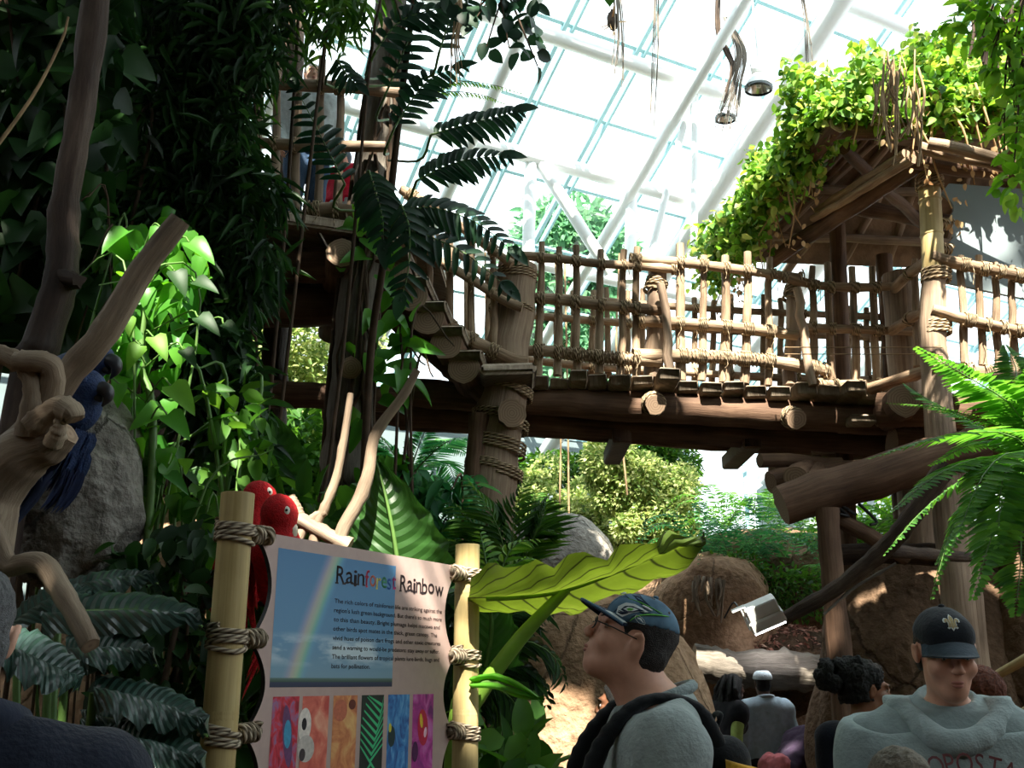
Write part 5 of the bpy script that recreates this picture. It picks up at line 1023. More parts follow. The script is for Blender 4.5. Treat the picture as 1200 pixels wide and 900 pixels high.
bigleaf(al, 'leaf', [(556, 800, 3.5), (580, 798, 3.45), (610, 808, 3.4), (637, 821, 3.38)], [(556, 792, 3.5), (585, 790, 3.45), (612, 802, 3.4), (637, 821, 3.38)], [(556, 806, 3.5), (582, 808, 3.45), (608, 818, 3.4), (637, 821, 3.38)], mleaf('young_leaf', [c3((84, 150, 44)), c3((92, 160, 50))], .4, .4), nu=16, nv=4, wav=.006, label='small bright young leaf')
bigleaf(al, 'leaf', [(285, 560, 5.0), (300, 540, 5.0), (310, 510, 5.0), (316, 480, 5.0)], [(352, 590, 5), (362, 560, 5), (350, 515, 5), (316, 480, 5)], [(290, 590, 5), (284, 560, 5), (292, 510, 5), (316, 480, 5)], LTOP, wav=.02)
for a, b in (((470, 690, 4.05), (500, 800, 3.8)), ((566, 790, 4.2), (545, 860, 3.9)), ((556, 800, 3.5), (540, 850, 3.6)), ((300, 590, 5.0), (380, 760, 4.2))):
    mb = MB(); tube(mb, resample([at(*a), at(*b), gnd(520, 720, 3.65)], 14), [.012, .02, .03], 8); mb.build('petiole', STEM2, al)
# broad dark leaves low at left
LDK = mleaf('broad_dark_leaf', [c3((40, 66, 58)), c3((52, 80, 70))], .35, .15, veins=16, veincol=c3((24, 42, 36)), vk=5, spec=.6)
bl = thing('broad_leaf_plant', 'low plant of broad ribbed dark leaves behind the man at the left edge', 'plant', gnd(120, 740, 2.7))
for k, (mid, top, bot) in enumerate((
    ([(-10, 752, 2.3), (30, 768, 2.3), (70, 790, 2.3), (92, 806, 2.3)], [(-10, 745, 2.45), (40, 744, 2.45), (84, 775, 2.4), (92, 806, 2.3)], [(-10, 775, 2.2), (20, 798, 2.2), (62, 812, 2.2), (92, 806, 2.3)]),
    ([(60, 720, 2.8), (120, 716, 2.7), (180, 716, 2.6), (238, 732, 2.5)], [(60, 708, 2.9), (120, 700, 2.9), (190, 706, 2.8), (238, 732, 2.5)], [(50, 742, 2.7), (110, 748, 2.6), (170, 742, 2.5), (238, 732, 2.5)]),
    ([(70, 700, 3.1), (110, 686, 3.0), (150, 681, 3.0), (186, 682, 2.9)], [(70, 692, 3.2), (110, 679, 3.2), (150, 677, 3.1), (186, 682, 2.9)], [(70, 708, 3.0), (110, 698, 2.9), (150, 692, 2.9), (186, 682, 2.9)]),
    ([(78, 766, 2.6), (110, 764, 2.55), (150, 766, 2.5), (184, 778, 2.4)], [(84, 754, 2.7), (120, 748, 2.7), (160, 756, 2.6), (184, 778, 2.4)], [(80, 782, 2.5), (110, 784, 2.4), (150, 782, 2.4), (184, 778, 2.4)]),
    ([(110, 812, 2.4), (160, 820, 2.35), (200, 832, 2.3), (244, 860, 2.2)], [(112, 802, 2.5), (170, 808, 2.5), (216, 828, 2.4), (244, 860, 2.2)], [(110, 830, 2.3), (150, 846, 2.2), (200, 858, 2.2), (244, 860, 2.2)]),
    ([(130, 870, 2.3), (160, 868, 2.25), (200, 876, 2.2), (240, 905, 2.1)], [(132, 858, 2.4), (170, 852, 2.4), (214, 868, 2.3), (240, 905, 2.1)], [(130, 890, 2.2), (160, 900, 2.1), (200, 910, 2.1), (240, 905, 2.1)]),
    ([(20, 735, 2.9), (60, 706, 2.9), (80, 700, 2.9), (110, 704, 2.9)], [(20, 720, 3.0), (50, 698, 3.0), (84, 692, 3.0), (110, 704, 2.9)], [(20, 745, 2.8), (60, 722, 2.8), (90, 714, 2.8), (110, 704, 2.9)]),
    ([(100, 850, 2.5), (120, 842, 2.5), (150, 846, 2.4), (178, 862, 2.35)], [(100, 842, 2.6), (125, 834, 2.6), (156, 840, 2.5), (178, 862, 2.35)], [(100, 862, 2.4), (124, 862, 2.4), (150, 866, 2.35), (178, 862, 2.35)]))):
    bigleaf(bl, 'leaf', mid, top, bot, LDK, nu=22, nv=6, wav=.012); a = at(*mid[0]); mb = MB(); tube(mb, resample([a, (a+gnd(120, 740, 2.7))/2+[0, 0, .05], gnd(120, 740, 2.7)], 10), [.01, .016], 7); mb.build('petiole', STEM, bl)
# palms around the right bamboo post and the big log post
def palmlet(lab, base, fr, Y, n, w, mat, lw=.16, stem=.006, ang=50, name='palm'):
    b = np.asarray(base, float); o = thing(name, lab, 'palm', b)
    for k, pts in enumerate(fr):
        dy = rng.uniform(-.25, .25); P = [at(x, y, Y+dy*i/len(pts)) for i, (x, y) in enumerate(pts)]; mb = MB(); frond(mb, P, n, w, 'lance', ang, lw, .25, stem=stem, up=(0, -.5, 1)); mb.build('frond', [mat, STEM], o)
        mb = MB(); tube(mb, resample([P[0], (P[0]+b)/2+[0, 0, .1], b], 10), [stem, stem*1.6], 6); mb.build('stalk', STEM, o)
palmlet('cane palm with narrow leaflets in front of the big log post', gnd(600, 720, 6.2), ([(598, 680), (590, 640), (575, 600), (550, 565)], [(600, 690), (600, 650), (602, 610), (612, 572)], [(606, 680), (618, 645), (630, 625), (648, 622)], [(590, 690), (570, 660), (548, 640), (520, 632)], [(606, 690), (622, 650), (634, 610), (640, 590)], [(600, 690), (575, 650), (560, 620), (530, 590)], [(600, 680), (612, 630), (622, 600), (628, 580)]), 6.2, 18, .30, G['mid'], .1)
palmlet('small bright green palm shoot beside the top of the right bamboo post', gnd(590, 740, 4.6), ([(580, 700), (590, 660), (605, 638), (628, 632)], [(574, 690), (568, 650), (562, 620)], [(585, 700), (600, 665), (620, 655), (640, 662)]), 4.6, 11, .12, G['bright'], .2)
palmlet('dark palm fronds drooping before the tan rock right of the sign', gnd(575, 760, 4.4), ([(560, 790), (590, 760), (620, 752), (650, 770), (662, 800)], [(560, 800), (585, 785), (610, 780), (635, 800), (640, 826)], [(560, 780), (575, 740), (600, 720), (640, 715)], [(556, 760), (570, 725), (590, 705), (620, 700)], [(560, 800), (580, 805), (600, 820), (612, 842)]), 4.4, 13, .22, G['dark'], .14)
mass('undergrowth_plant', 'glossy green leaves at the bottom behind the right bamboo post', 'plant', [(556, 830), (600, 850), (650, 862), (660, 900), (650, 940), (556, 940)], (3.9, 4.3), 70, 'oval', .17, .085, G['mid'], g0(600, 4.2), 12, smat=STEM, hang=.1)
mass('undergrowth_plant', 'dark leaves between the sign and the right bamboo post stalk', 'plant', [(520, 690), (620, 700), (600, 800), (560, 830), (520, 880)], (4.6, 5.2), 260, 'oval', .2, .08, G['dark'], g0(560, 4.9), 10)
mass('shrub', 'blue green shrub in shade behind the dark upright leaf', 'shrub', [(440, 540), (560, 560), (560, 690), (470, 690)], (7.0, 7.6), 340, 'lance', .26, .08, G['bluefern'], g0(500, 7.3), 8)
mass('shrub', 'mixed green shrub filling the bank beneath the bridge between post and boulder', 'shrub', [(555, 600), (600, 620), (612, 690), (550, 700)], (7.6, 8.4), 260, 'oval', .2, .09, G['mid'], g0(630, 8), 8)
# ------------------------------------------------ unseen trees added overhead to shade the path
def canopy(lab, base, cells, N, L, mat, shade=()):
    o = thing('added_shade_tree', lab, 'tree', base); P = []
    for (x0, x1, y0, y1, z, n) in cells:
        q = np.stack([rng.uniform(x0, x1, n), rng.uniform(y0, y1, n), z+rng.normal(size=n)*.35], 1); P.append(q)
    for s_, r in shade: n = int(16+60*r); t = (8.2-s_[2])/SUN[2]; P.append(s_+SUN*t+np.stack([rng.uniform(-r, r, n), rng.uniform(-r, r, n), rng.normal(size=n)*.2], 1))
    P = np.concatenate(P)
    D_ = nrm(rng.normal(size=(len(P), 3))*[1, 1, .4]+[0, 0, -.3]); U_ = rng.normal(size=(len(P), 3))*.4+[0, 0, 1]; l = L*rng.uniform(.6, 1.2, len(P)); ok = np.ones(len(P), bool); M_ = P+D_*(l*.5)[:, None]
    for g, r in GAPS: v = M_-g; t = v@SUN; ok &= np.linalg.norm(v-t[:, None]*SUN, axis=1) > r+L*.42*min(1, (r+.02)/.10)
    P = P[ok]; mb = MB(); put(mb, LT['oval'], P, D_[ok], U_[ok], l[ok], l[ok]*.6); mb.build('leaves', mat, o)
    b = np.asarray(base, float); c = np.array([b[0]*.8, b[1]*.8, 6.5]); mb = MB(); tube(mb, resample([b, (b+c)/2+[.1, .1, 0], c], 20), [.22, .14], 12, 20, .01, 3); twigs(mb, c, [P[i] for i in range(0, len(P), max(1, len(P)//24))], .05); mb.build('trunk', W_BARK, o); return o
# crowns at nine metres: leaves cleared at GAPS, packed at SHADE, to place light
GAPS = [(at(498, 674, 3.38), .085), (at(428, 580, 3.9), .12), (at(408, 622, 3.9), .1), (at(185, 330, 3.9), .12), (at(168, 480, 4.0), .05), (at(215, 620, 4.6), .14), (at(700, 655, 3.5), .16), (at(600, 765, 3.55), .12), (at(1150, 500, 3.9), .25), (at(1110, 450, 3.9), .15), (at(970, 745, 6.95), .06), (at(655, 820, 6.1), .03), (at(650, 870, 6.1), .08), (at(690, 760, 6.1), .03), (at(820, 480, 8), .15), (at(880, 470, 8), .25), (at(805, 400, 8), .25), (at(870, 380, 8), .5), (at(945, 390, 8), .4), (at(1100, 230, 7), .5), (at(1150, 290, 7.2), .3), (at(480, 240, 7.5), .2)]
SHADE = [(at(85, 150, 3.7), .5), (at(470, 600, 4.0), .3), (at(92, 560, 3.95), .35), (at(80, 500, 3.95), .3), (at(600, 380, 7.95), .4), (at(680, 370, 7.95), .4), (at(590, 460, 7.85), .35), (at(650, 800, 6.1), .4), (at(640, 630, 11.2), .6), (at(760, 860, 2.5), .28), (at(740, 760, 2.5), .2), (at(893, 830, 9.2), .5), (at(845, 830, 9.1), .4), (at(1010, 800, 4.35), .3), (at(1000, 860, 4.35), .3), (at(1110, 780, 2.75), .3), (at(1100, 880, 2.75), .45), (at(315, 620, 3.75), .22), (at(290, 700, 3.8), .2), (at(870, 780, 9.6), .6), (at(1120, 650, 7), .5), (at(1000, 700, 7), .25), (at(450, 760, 3.2), .16), (at(400, 830, 3.0), .3), (at(520, 860, 3.5), .16), (at(545, 760, 3.5), .07)]
canopy('unseen tree added behind the viewer on the left, its crown shading the path', (-6.2, -4.5, -.05), [(-8.5, -1.5, -8, 3.6, 9.0, 2000), (-6.5, -.3, 3.2, 7.2, 9.0, 1000), (-.3, .8, 5.4, 7.4, 9.6, 160)], 0, .62, G['dark'])
canopy('unseen tree added behind the viewer on the right, its crown shading the path', (6.5, -4.8, -.05), [(-1.5, 2.4, -8, 3.4, 9.0, 1600), (2.4, 7.5, -8, 2.6, 8.8, 1500)], 0, .62, G['dark'], SHADE)
# ================================================================ the interpretive sign
SL = at(279, 578, 2.6); SR_ = at(548, 637, 3.55); SA = np.array([SL[0], SL[1], 0.]); SDv = SR_-SL; SDv[2] = 0; SW = np.linalg.norm(SDv); SDv /= SW; SN = np.array([SDv[1], -SDv[0], 0.])
def suv(px, py):
    d = ray(px, py); t = np.dot(SA-CAM, SN)/np.dot(d, SN); h = CAM+d*t-SA; return np.array([np.dot(h, SDv), h[2]])
def S(u, z, off=0.0): return SA+SDv*u+np.array([0, 0, 1.])*z+SN*off
sign = thing('sign', 'scalloped interpretive sign about rainforest colors lashed between two bamboo posts', 'sign', SA+SDv*SW/2)
def spost(u, z1, r, nodes):
    mb = MB(); tube(mb, [S(u, -.03), S(u, z1*.5), S(u, z1)], [r*1.04, r], 28, 24, cap=False)
    lathe(mb, S(u, z1), [(r, 0), (r*.99, .001), (r*.80, 0), (r*.78, -.05)], 28)
    for z in nodes: lathe(mb, S(u, z), [(r*1.005, -.012), (r*1.035, -.003), (r*1.01, .0), (r*1.03, .004), (r*1.0, .014)], 28)
    poly(mb, [S(u, z1-.05)+r*.8*np.array([math.cos(a), math.sin(a), 0]) for a in np.linspace(0, 2*PI, 20)]); return mb.build('post', BAMBOO, sign)
zt = 2.07; RPOST = .043
pA = spost(0, zt, RPOST, (.35, .75, 1.12, 1.52, 1.97)); pB = spost(SW, zt-.01, RPOST, (.3, .7, 1.1, 1.5, 1.9))
kl = [suv(300, 628)[1], suv(290, 749)[1], suv(280, 860)[1]]; kr = [suv(535, 672)[1], suv(533, 769)[1], suv(530, 858)[1]]
kl.append(2*kl[2]-kl[1]); kr.append(2*kr[2]-kr[1])
uL = suv(317, 640)[0]; uR = suv(524, 680)[0]; zT = (suv(320, 622)[1]+suv(524, 662)[1])/2; zB = min(kl[3], kr[3])-.05
out = [(uL-.015, zT)]; n = 14
def scal(z0, z1, u, sgn, dep):
    return [(u+sgn*dep*math.sin(PI*t)**.8, z0+(z1-z0)*t) for t in np.linspace(0, 1, n)]
out = [(uL-.02, zT-.002)]+[p for a, b in ((kl[0], kl[1]), (kl[1], kl[2]), (kl[2], kl[3])) for p in scal(a-.015, b+.015, uL-.035, 1, .05)]+[(uL-.02, zB)]
rgt = [(uR+.03, zT-.004)]+[p for a, b in ((kr[0], kr[1]), (kr[1], kr[2]), (kr[2], kr[3])) for p in scal(a-.015, b+.015, uR+.04, -1, .05)]+[(uR+.02, zB)]
ring = out+rgt[::-1]; P2 = np.array(ring); th = .014
PANELM = mplain('sign_panel', c3((186, 160, 152)), .55, var=.04, scale=40); EDGE = mplain('sign_edge', (.012, .012, .014), .6)
bm = bpy.data.meshes.new('tmp'); from mathutils.geometry import tessellate_polygon
tri = tessellate_polygon([[Vector((u, z, 0)) for u, z in ring]])
mb = MB(); k = len(ring); Fv = [S(u, z, .0) for u, z in ring]; Bv = [S(u, z, -th) for u, z in ring]; T3 = np.array([list(t) for t in tri])
a_ = np.array(Fv[T3[0][1]])-Fv[T3[0][0]]; b_ = np.array(Fv[T3[0][2]])-Fv[T3[0][0]]
if np.dot(np.cross(a_, b_), SN) < 0: T3 = T3[:, ::-1]
mb.add(Fv, T=T3, mi=0); mb.add(Bv, T=T3[:, ::-1], mi=1); i = np.arange(k); j = (i+1) % k
mb.add(Fv+Bv, np.stack([i, i+k, j+k, j], -1), mi=1); panel = mb.build('panel', [PANELM, EDGE], sign, smooth=False, label='pinkish grey scalloped panel with dark edge')
def quad(name, mat, c, off, par=panel, label=None):
    """flat print on the panel; c = four (u, z): lower left, lower right, upper right, upper left"""
    mb = MB(); mb.add([S(u, z, off) for u, z in c], [[0, 1, 2, 3]], UV=[[0, 0], [1, 0], [1, 1], [0, 1]]); return mb.build(name, mat, par, smooth=False, label=label)
# printed photograph of sky and rainbow
def mrainbow():
    m, nt, out = newmat('printed_rainbow_photo'); b = nd(nt, 'ShaderNodeBsdfPrincipled', Roughness=.5); tc = nd(nt, 'ShaderNodeTexCoord'); sx = nd(nt, 'ShaderNodeSeparateXYZ'); lk(nt, tc.outputs['UV'], sx.inputs[0])
    sky = ramp(nt, sx.outputs[1], [(0, c3((132, 162, 176))), (.35, c3((106, 150, 184))), (1, c3((70, 122, 166)))])
    # band: u - (.15 + .42 v^1.35)
    po = nd(nt, 'ShaderNodeMath', operation='POWER'); po.inputs[1].default_value = 1.15; lk(nt, sx.outputs[1], po.inputs[0])
    l = nd(nt, 'ShaderNodeMath', operation='MULTIPLY_ADD'); l.inputs[1].default_value = -.30; lk(nt, po.outputs[0], l.inputs[0]); lk(nt, sx.outputs[0], l.inputs[2])
    mr = nd(nt, 'ShaderNodeMapRange'); mr.inputs['From Min'].default_value = .06; mr.inputs['From Max'].default_value = .26; lk(nt, l.outputs[0], mr.inputs[0])
    bow = ramp(nt, mr.outputs[0], [(0, c3((150, 176, 200))), (.2, c3((206, 170, 190))), (.38, c3((226, 200, 160))), (.52, c3((214, 222, 150))), (.66, c3((150, 214, 160))), (.82, c3((120, 190, 214))), (1, c3((110, 160, 200)))])
    am = ramp(nt, mr.outputs[0], [(0, (0, 0, 0)), (.35, (.5, .5, .5)), (.65, (.5, .5, .5)), (1, (0, 0, 0))])
    m1 = nd(nt, 'ShaderNodeMix', data_type='RGBA'); lk(nt, am, m1.inputs[0]); lk(nt, sky, m1.inputs[6]); lk(nt, bow, m1.inputs[7])
    mp = nd(nt, 'ShaderNodeMapping'); mp.inputs['Scale'].default_value = (2.4, 5.5, 1); mp.inputs['Location'].default_value = (.55, .1, 0); lk(nt, tc.outputs['UV'], mp.inputs[0])
    nz = nd(nt, 'ShaderNodeTexNoise', Scale=1.0, Detail=5.0); lk(nt, mp.outputs[0], nz.inputs['Vector'])
    cz = ramp(nt, sx.outputs[1], [(.14, (0, 0, 0)), (.24, (1, 1, 1)), (.32, (1, 1, 1)), (.4, (0, 0, 0))]); cl = ramp(nt, nz.outputs[0], [(.44, (0, 0, 0)), (.54, (.85, .85, .85))])
    mm = nd(nt, 'ShaderNodeMath', operation='MULTIPLY'); lk(nt, cz, mm.inputs[0]); lk(nt, cl, mm.inputs[1])
    m2 = nd(nt, 'ShaderNodeMix', data_type='RGBA'); lk(nt, mm.outputs[0], m2.inputs[0]); lk(nt, m1.outputs[2], m2.inputs[6]); m2.inputs[7].default_value = (*c3((206, 220, 224)), 1)
    gr = ramp(nt, sx.outputs[1], [(0, c3((40, 48, 72))), (.035, c3((52, 60, 88))), (.04, c3((60, 84, 72))), (.065, c3((96, 120, 110))), (.07, (0, 0, 0))]); gm = ramp(nt, sx.outputs[1], [(.062, (1, 1, 1)), (.07, (0, 0, 0))])
    m3 = nd(nt, 'ShaderNodeMix', data_type='RGBA'); lk(nt, gm, m3.inputs[0]); lk(nt, m2.outputs[2], m3.inputs[6]); lk(nt, gr, m3.inputs[7]); lk(nt, m3.outputs[2], b.inputs['Base Color']); lk(nt, b.outputs[0], out.inputs[0]); return m
pic = [suv(316, 804), suv(459, 806), suv(464, 665), suv(326, 640)]
pu0 = (pic[0][0]+pic[3][0])/2; pu1 = (pic[1][0]+pic[2][0])/2; pz0 = (pic[0][1]+pic[1][1])/2; pz1 = (pic[2][1]+pic[3][1])/2
quad('rainbow_picture', mrainbow(), [(pu0, pz0), (pu1, pz0), (pu1, pz1), (pu0, pz1)], .0005, label='printed photo of a rainbow over blue sky')
# six colour strips
def mprint(name, stops, scale, dist=0, kind='noise', sy=1):
    m, nt, out = newmat(name); b = nd(nt, 'ShaderNodeBsdfPrincipled', Roughness=.5); tc = nd(nt, 'ShaderNodeTexCoord'); mp = nd(nt, 'ShaderNodeMapping'); mp.inputs['Scale'].default_value = (scale, scale*sy, 1); lk(nt, tc.outputs['UV'], mp.inputs[0])
    if kind == 'wave': t = nd(nt, 'ShaderNodeTexWave', Scale=1.0, Distortion=dist); t.inputs['Detail'].default_value = 3; o = t.outputs[1]
    else: t = nd(nt, 'ShaderNodeTexNoise', Scale=1.0, Detail=7.0, Distortion=dist); o = t.outputs[0]
    lk(nt, mp.outputs[0], t.inputs['Vector']); lk(nt, ramp(nt, o, stops), b.inputs['Base Color']); lk(nt, b.outputs[0], out.inputs[0]); return m
SM = [mprint('red_plumage', [(.35, c3((150, 30, 50))), (.5, c3((206, 50, 66))), (.64, c3((150, 110, 150)))], 4, 1, sy=2.2), mprint('salmon_plumage', [(.35, c3((196, 80, 70))), (.55, c3((226, 120, 100))), (.7, c3((236, 170, 140)))], 2, 1, sy=2), mprint('orange_scales', [(.3, c3((176, 90, 60))), (.5, c3((216, 140, 90))), (.68, c3((232, 186, 120)))], 2.2, 1.5, sy=1.8), mprint('dark_frond', [(.3, c3((16, 26, 26))), (.7, c3((30, 46, 40)))], 3), mprint('blue_plumage', [(.32, c3((40, 70, 140))), (.5, c3((60, 130, 196))), (.66, c3((110, 170, 216)))], 3, 2.5, sy=.9), mprint('magenta_bloom', [(.32, c3((110, 30, 110))), (.5, c3((186, 60, 150))), (.66, c3((206, 120, 190)))], 2.2, 1, sy=2)]
sx_ = [(320, 351), (355, 386), (391, 419), (424, 450), (455, 480), (484, 508)]; zs1 = (suv(322, 813)[1]+suv(508, 816)[1])/2; zs0 = zB+.09; us = []
for k, (x0, x1) in enumerate(sx_):
    a, b = suv(x0, 813.5)[0], suv(x1, 815)[0]; us.append((a, b)); st = quad('colour_strip', SM[k], [(a, zs0), (b, zs0), (b, zs1), (a, zs1)], .0005, label=['strip of red plumage', 'strip of a salmon bird face', 'strip of orange scales', 'strip of a green frond on black', 'strip of blue plumage', 'strip of a magenta flower'][k])
    w = b-a; L_ = lambda fx, dz: S(a+w*fx, zs1-dz, .003)
    def blob(name, col, fx, dz, rx, rz, rot=0):
        mb = MB(); pts = []
        for t in np.linspace(0, 2*PI, 18, endpoint=False):
            x, z = rx*math.cos(t), rz*math.sin(t); pts.append(S(a+w*fx+x*math.cos(rot)-z*math.sin(rot), zs1-dz+x*math.sin(rot)+z*math.cos(rot), .0009+.0002*blob.n))
        blob.n += 1; poly(mb, pts); mb.build(name, mplain(name+'_ink', c3(col), .5, var=.15, scale=90), st, smooth=False)
    blob.n = 0
    if k == 0: blob('shadow_streak', (110, 70, 110), .62, .10, .018, .08, .15); blob('blue_spot', (70, 150, 186), .62, .095, .014, .036, .05)
    if k == 1: blob('face_patch', (226, 214, 204), .12, .075, .026, .045, 0); blob('eye_spot', (30, 24, 28), .1, .072, .010, .016, 0); blob('beak_shape', (196, 186, 178), .2, .135, .034, .035, .3); blob('beak_shadow', (70, 60, 62), .08, .15, .012, .016)
    if k == 2: blob('shell_shape', (196, 110, 84), .3, .04, .03, .03); blob('shell_mouth', (104, 50, 40), .78, .025, .016, .014)
    if k == 5: blob('flower_heart', (196, 40, 70), .5, .10, .028, .055, .1); blob('yellow_lip', (230, 190, 60), .42, .08, .008, .022, .2); blob('pale_lip', (236, 190, 210), .62, .115, .008, .016, -.2); blob('dark_gap', (80, 30, 80), .15, .17, .016, .03)
    if k == 4: blob('dark_eye', (40, 60, 60), .2, .12, .018, .03); blob('yellow_ring', (210, 200, 70), .12, .095, .007, .013)
    if k == 3:
        mb = MB()
        for r0, r1, s in ((np.array([.92, .03]), np.array([.45, .185]), 1), (np.array([.55, .40]), np.array([.5, .19]), -1)):
            for t in np.linspace(.0, 1, 9):
                c = r0+(r1-r0)*t
                for sg in (-1, 1):
                    e = c+np.array([sg*.62, -.045 if s > 0 else .05]); e[0] = np.clip(e[0], .01, .99); hw = .0055
                    q = [S(a+w*c[0], zs1-np.clip(c[1], .0, 9)-hw, .001), S(a+w*e[0], zs1-max(.001, e[1])-hw*.5, .001), S(a+w*e[0], zs1-max(.001, e[1])+(hw*.5 if e[1] > .006 else 0), .001), S(a+w*c[0], zs1-c[1]+hw, .001)]; mb.add(q, [[0, 1, 2, 3]])
        mb.build('frond_print', mplain('frond_ink', c3((70, 190, 130)), .5, var=.1), st, smooth=False)
# lettering
def text_mesh(s, size=1.0):
    cu = bpy.data.curves.new('t', 'FONT'); cu.body = s; cu.size = size; cu.resolution_u = 3; o = bpy.data.objects.new('t', cu); C.objects.link(o); bpy.context.view_layer.update()
    me = o.evaluated_get(bpy.context.evaluated_depsgraph_get()).to_mesh(); me.calc_loop_triangles(); V = np.array([v.co[:] for v in me.vertices]).reshape(-1, 3); T = np.array([t.vertices[:] for t in me.loop_triangles]).reshape(-1, 3); bpy.data.objects.remove(o); bpy.data.curves.remove(cu); return V, T
def letters(mb, s, u0, z0, u1, cap, off=.0010, mi=0, bold=0.0, serif=0):
    V, T = text_mesh(s)
    if not len(V): return
    x = (V[:, 0]-V[:, 0].min())/max(1e-6, np.ptp(V[:, 0])); W = u1-u0
    P = np.array([S(u0+a*W, z0+b*cap/.7, off) for a, b in zip(x, V[:, 1])])
    mb.add(P, T=T, mi=mi)
    if bold:
        for d in (-bold, bold): mb.add(P+SDv*d+SN*.0001, T=T, mi=mi)
        for d in (-bold, bold): mb.add(P+np.array([0, 0, d])+SN*.0001, T=T, mi=mi)
INK = mplain('dark_ink', c3((52, 40, 44)), .6, var=.1)
tz = (suv(394, 682)[1]+suv(463, 692)[1]+suv(519, 699.5)[1])/3; caph = suv(394, 661)[1]-suv(394, 682)[1]
TC = [INK]+[mplain('ink_'+n, c3(c), .6, var=.05) for n, c in (('red', (206, 60, 84)), ('orange', (224, 130, 110)), ('yellow', (222, 210, 110)), ('green', (90, 170, 120)), ('blue', (60, 110, 180)), ('magenta', (196, 70, 130)))]
mb = MB(); U = lambda px, py: suv(px, py)[0]
for chs, xs in (('Rain', [394, 407, 417.5, 421, 428]), ):
    pass
def title(word, x0, y0, x1, y1, cols):
    """letters set one by one, jogging up and down, each with small slab feet"""
    a, b = U(x0, y0), U(x1, y1); wd = []
    for c in word: V, T = text_mesh(c); wd.append(np.ptp(V[:, 0])*(.88 if c in 'R' else 1.0)+.10)
    tot = sum(wd); u = a
    for k, c in enumerate(word):
        w_ = wd[k]/tot*(b-a); jog = [0, .0035, -.002, .003][k % 4]; letters(mb, c, u+w_*.07, tz+jog, u+w_*.93, caph*(1.0 if c == 'R' else .98), mi=cols[k], bold=.0006)
        if c in 'Rainfrtbw':
            sw = w_*.22
            for f in ((.12, .88) if c in 'Ran' else (.5,) if c in 'ift' else (.15,) if c in 'rb' else ()):
                q = [S(u+w_*f-sw*.8, tz+jog-.002, .0012), S(u+w_*f+sw*.8, tz+jog-.002, .0012), S(u+w_*f+sw*.8, tz+jog+.0025, .0012), S(u+w_*f-sw*.8, tz+jog+.0025, .0012)]; mb.add(q, [[0, 1, 2, 3]], mi=cols[k])
        u += w_
title('Rain', 393, 682, 427, 687, [0, 0, 0, 0]); title('forest', 427, 687, 464, 692, [1, 2, 3, 4, 5, 6]); title('Rainbow', 468, 692, 520, 699, [0]*7)
mb.build('title_lettering', TC, panel, smooth=False)
LINES = ["The rich colors of rainforest life are striking against the", "region's lush green background. But there's so much more", "to this than beauty. Bright plumage helps macaws and", "other birds spot mates in the thick, green canopy. The", "vivid hues of poison dart frogs and other toxic creatures", "send a warning to would-be predators: stay away or suffer.", "The brilliant flowers of tropical plants lure birds, bugs and", "bats for pollination."]
ys = [(706, 719), (717, 730), (728, 739), (739, 749), (750, 759), (762, 768), (773, 778), (785, 784)]; xe = [517, 517, 515, 512, 516, 515, 515, 435]
z_a = suv(392, 706.5)[1]; z_b = suv(387, 783)[1]; ua = (U(392, 705)+U(388, 780))/2; mb = MB()
for k, s in enumerate(LINES): letters(mb, s, ua, z_a+(z_b-z_a)*k/7, U(xe[k], 740), .0125, .0009, bold=.0002)
mb.build('body_lettering', INK, panel, smooth=False)
# rope lashings: turns round the post and a knot at the panel's hole
for u, ks, sg, nt_ in ((0, kl, 1, (4.2, 4.2, 3.2, 3)), (SW, kr, -1, (4.2, 4.2, 3.4, 3))):
    for k, z in enumerate(ks):
        mb = MB(); t = nt_[k]; h = .0066*2.0*t/2; ue = (uL-.012) if sg > 0 else (uR+.018)
        coil(mb, S(u, z-h), S(u, z+h), RPOST, t, .0068, 8, .5+k, .003 if k < 2 else .012); lash = mb.build('rope_lashing', ROPE, pA if sg > 0 else pB)
        mb = MB(); a, b = S(u+sg*(RPOST+.004), z, .012), S(ue, z+.004, .008); coil(mb, a, b, .016, 4.5, .0066, 8, k); ell(mb, b+SN*.004, (.012, .012, .012)); tube(mb, [a, b], .016, 10); mb.build('knot', ROPE, lash)
# the second panel, up on the hut
o = thing('sign', 'grey scalloped panel lashed to the bamboo hut post, mottled with sun', 'sign', (4.0, 7.1, 5.3)); ringp = []
for (y0, y1) in ((226, 262), (262, 290), (290, 330)): ringp += [(1104+14*math.sin(PI*t), y0+(y1-y0)*t) for t in np.linspace(0, 1, 8)]
ringp = [(1112, 215)]+ringp+[(1250, 360), (1250, 225)]; Pf = [at(x, y, 7.2) for x, y in ringp]; Pb = [p+[0, .03, 0] for p in Pf]
T3 = np.array([list(t) for t in tessellate_polygon([[Vector(p) for p in Pf]])]); mb = MB(); k = len(Pf); i = np.arange(k); mb.add(Pf, T=T3); mb.add(Pb, T=T3[:, ::-1]); mb.add(Pf+Pb, np.stack([i, i+k, (i+1) % k+k, (i+1) % k], -1)); mb.build('panel', PANEL, o, smooth=False)
for y in (262, 292): mb = MB(); coil(mb, at(1100, y, 7.1), at(1114, y, 7.17), .03, 4, .011, 6); mb.build('rope_lashing', TWINE, o)
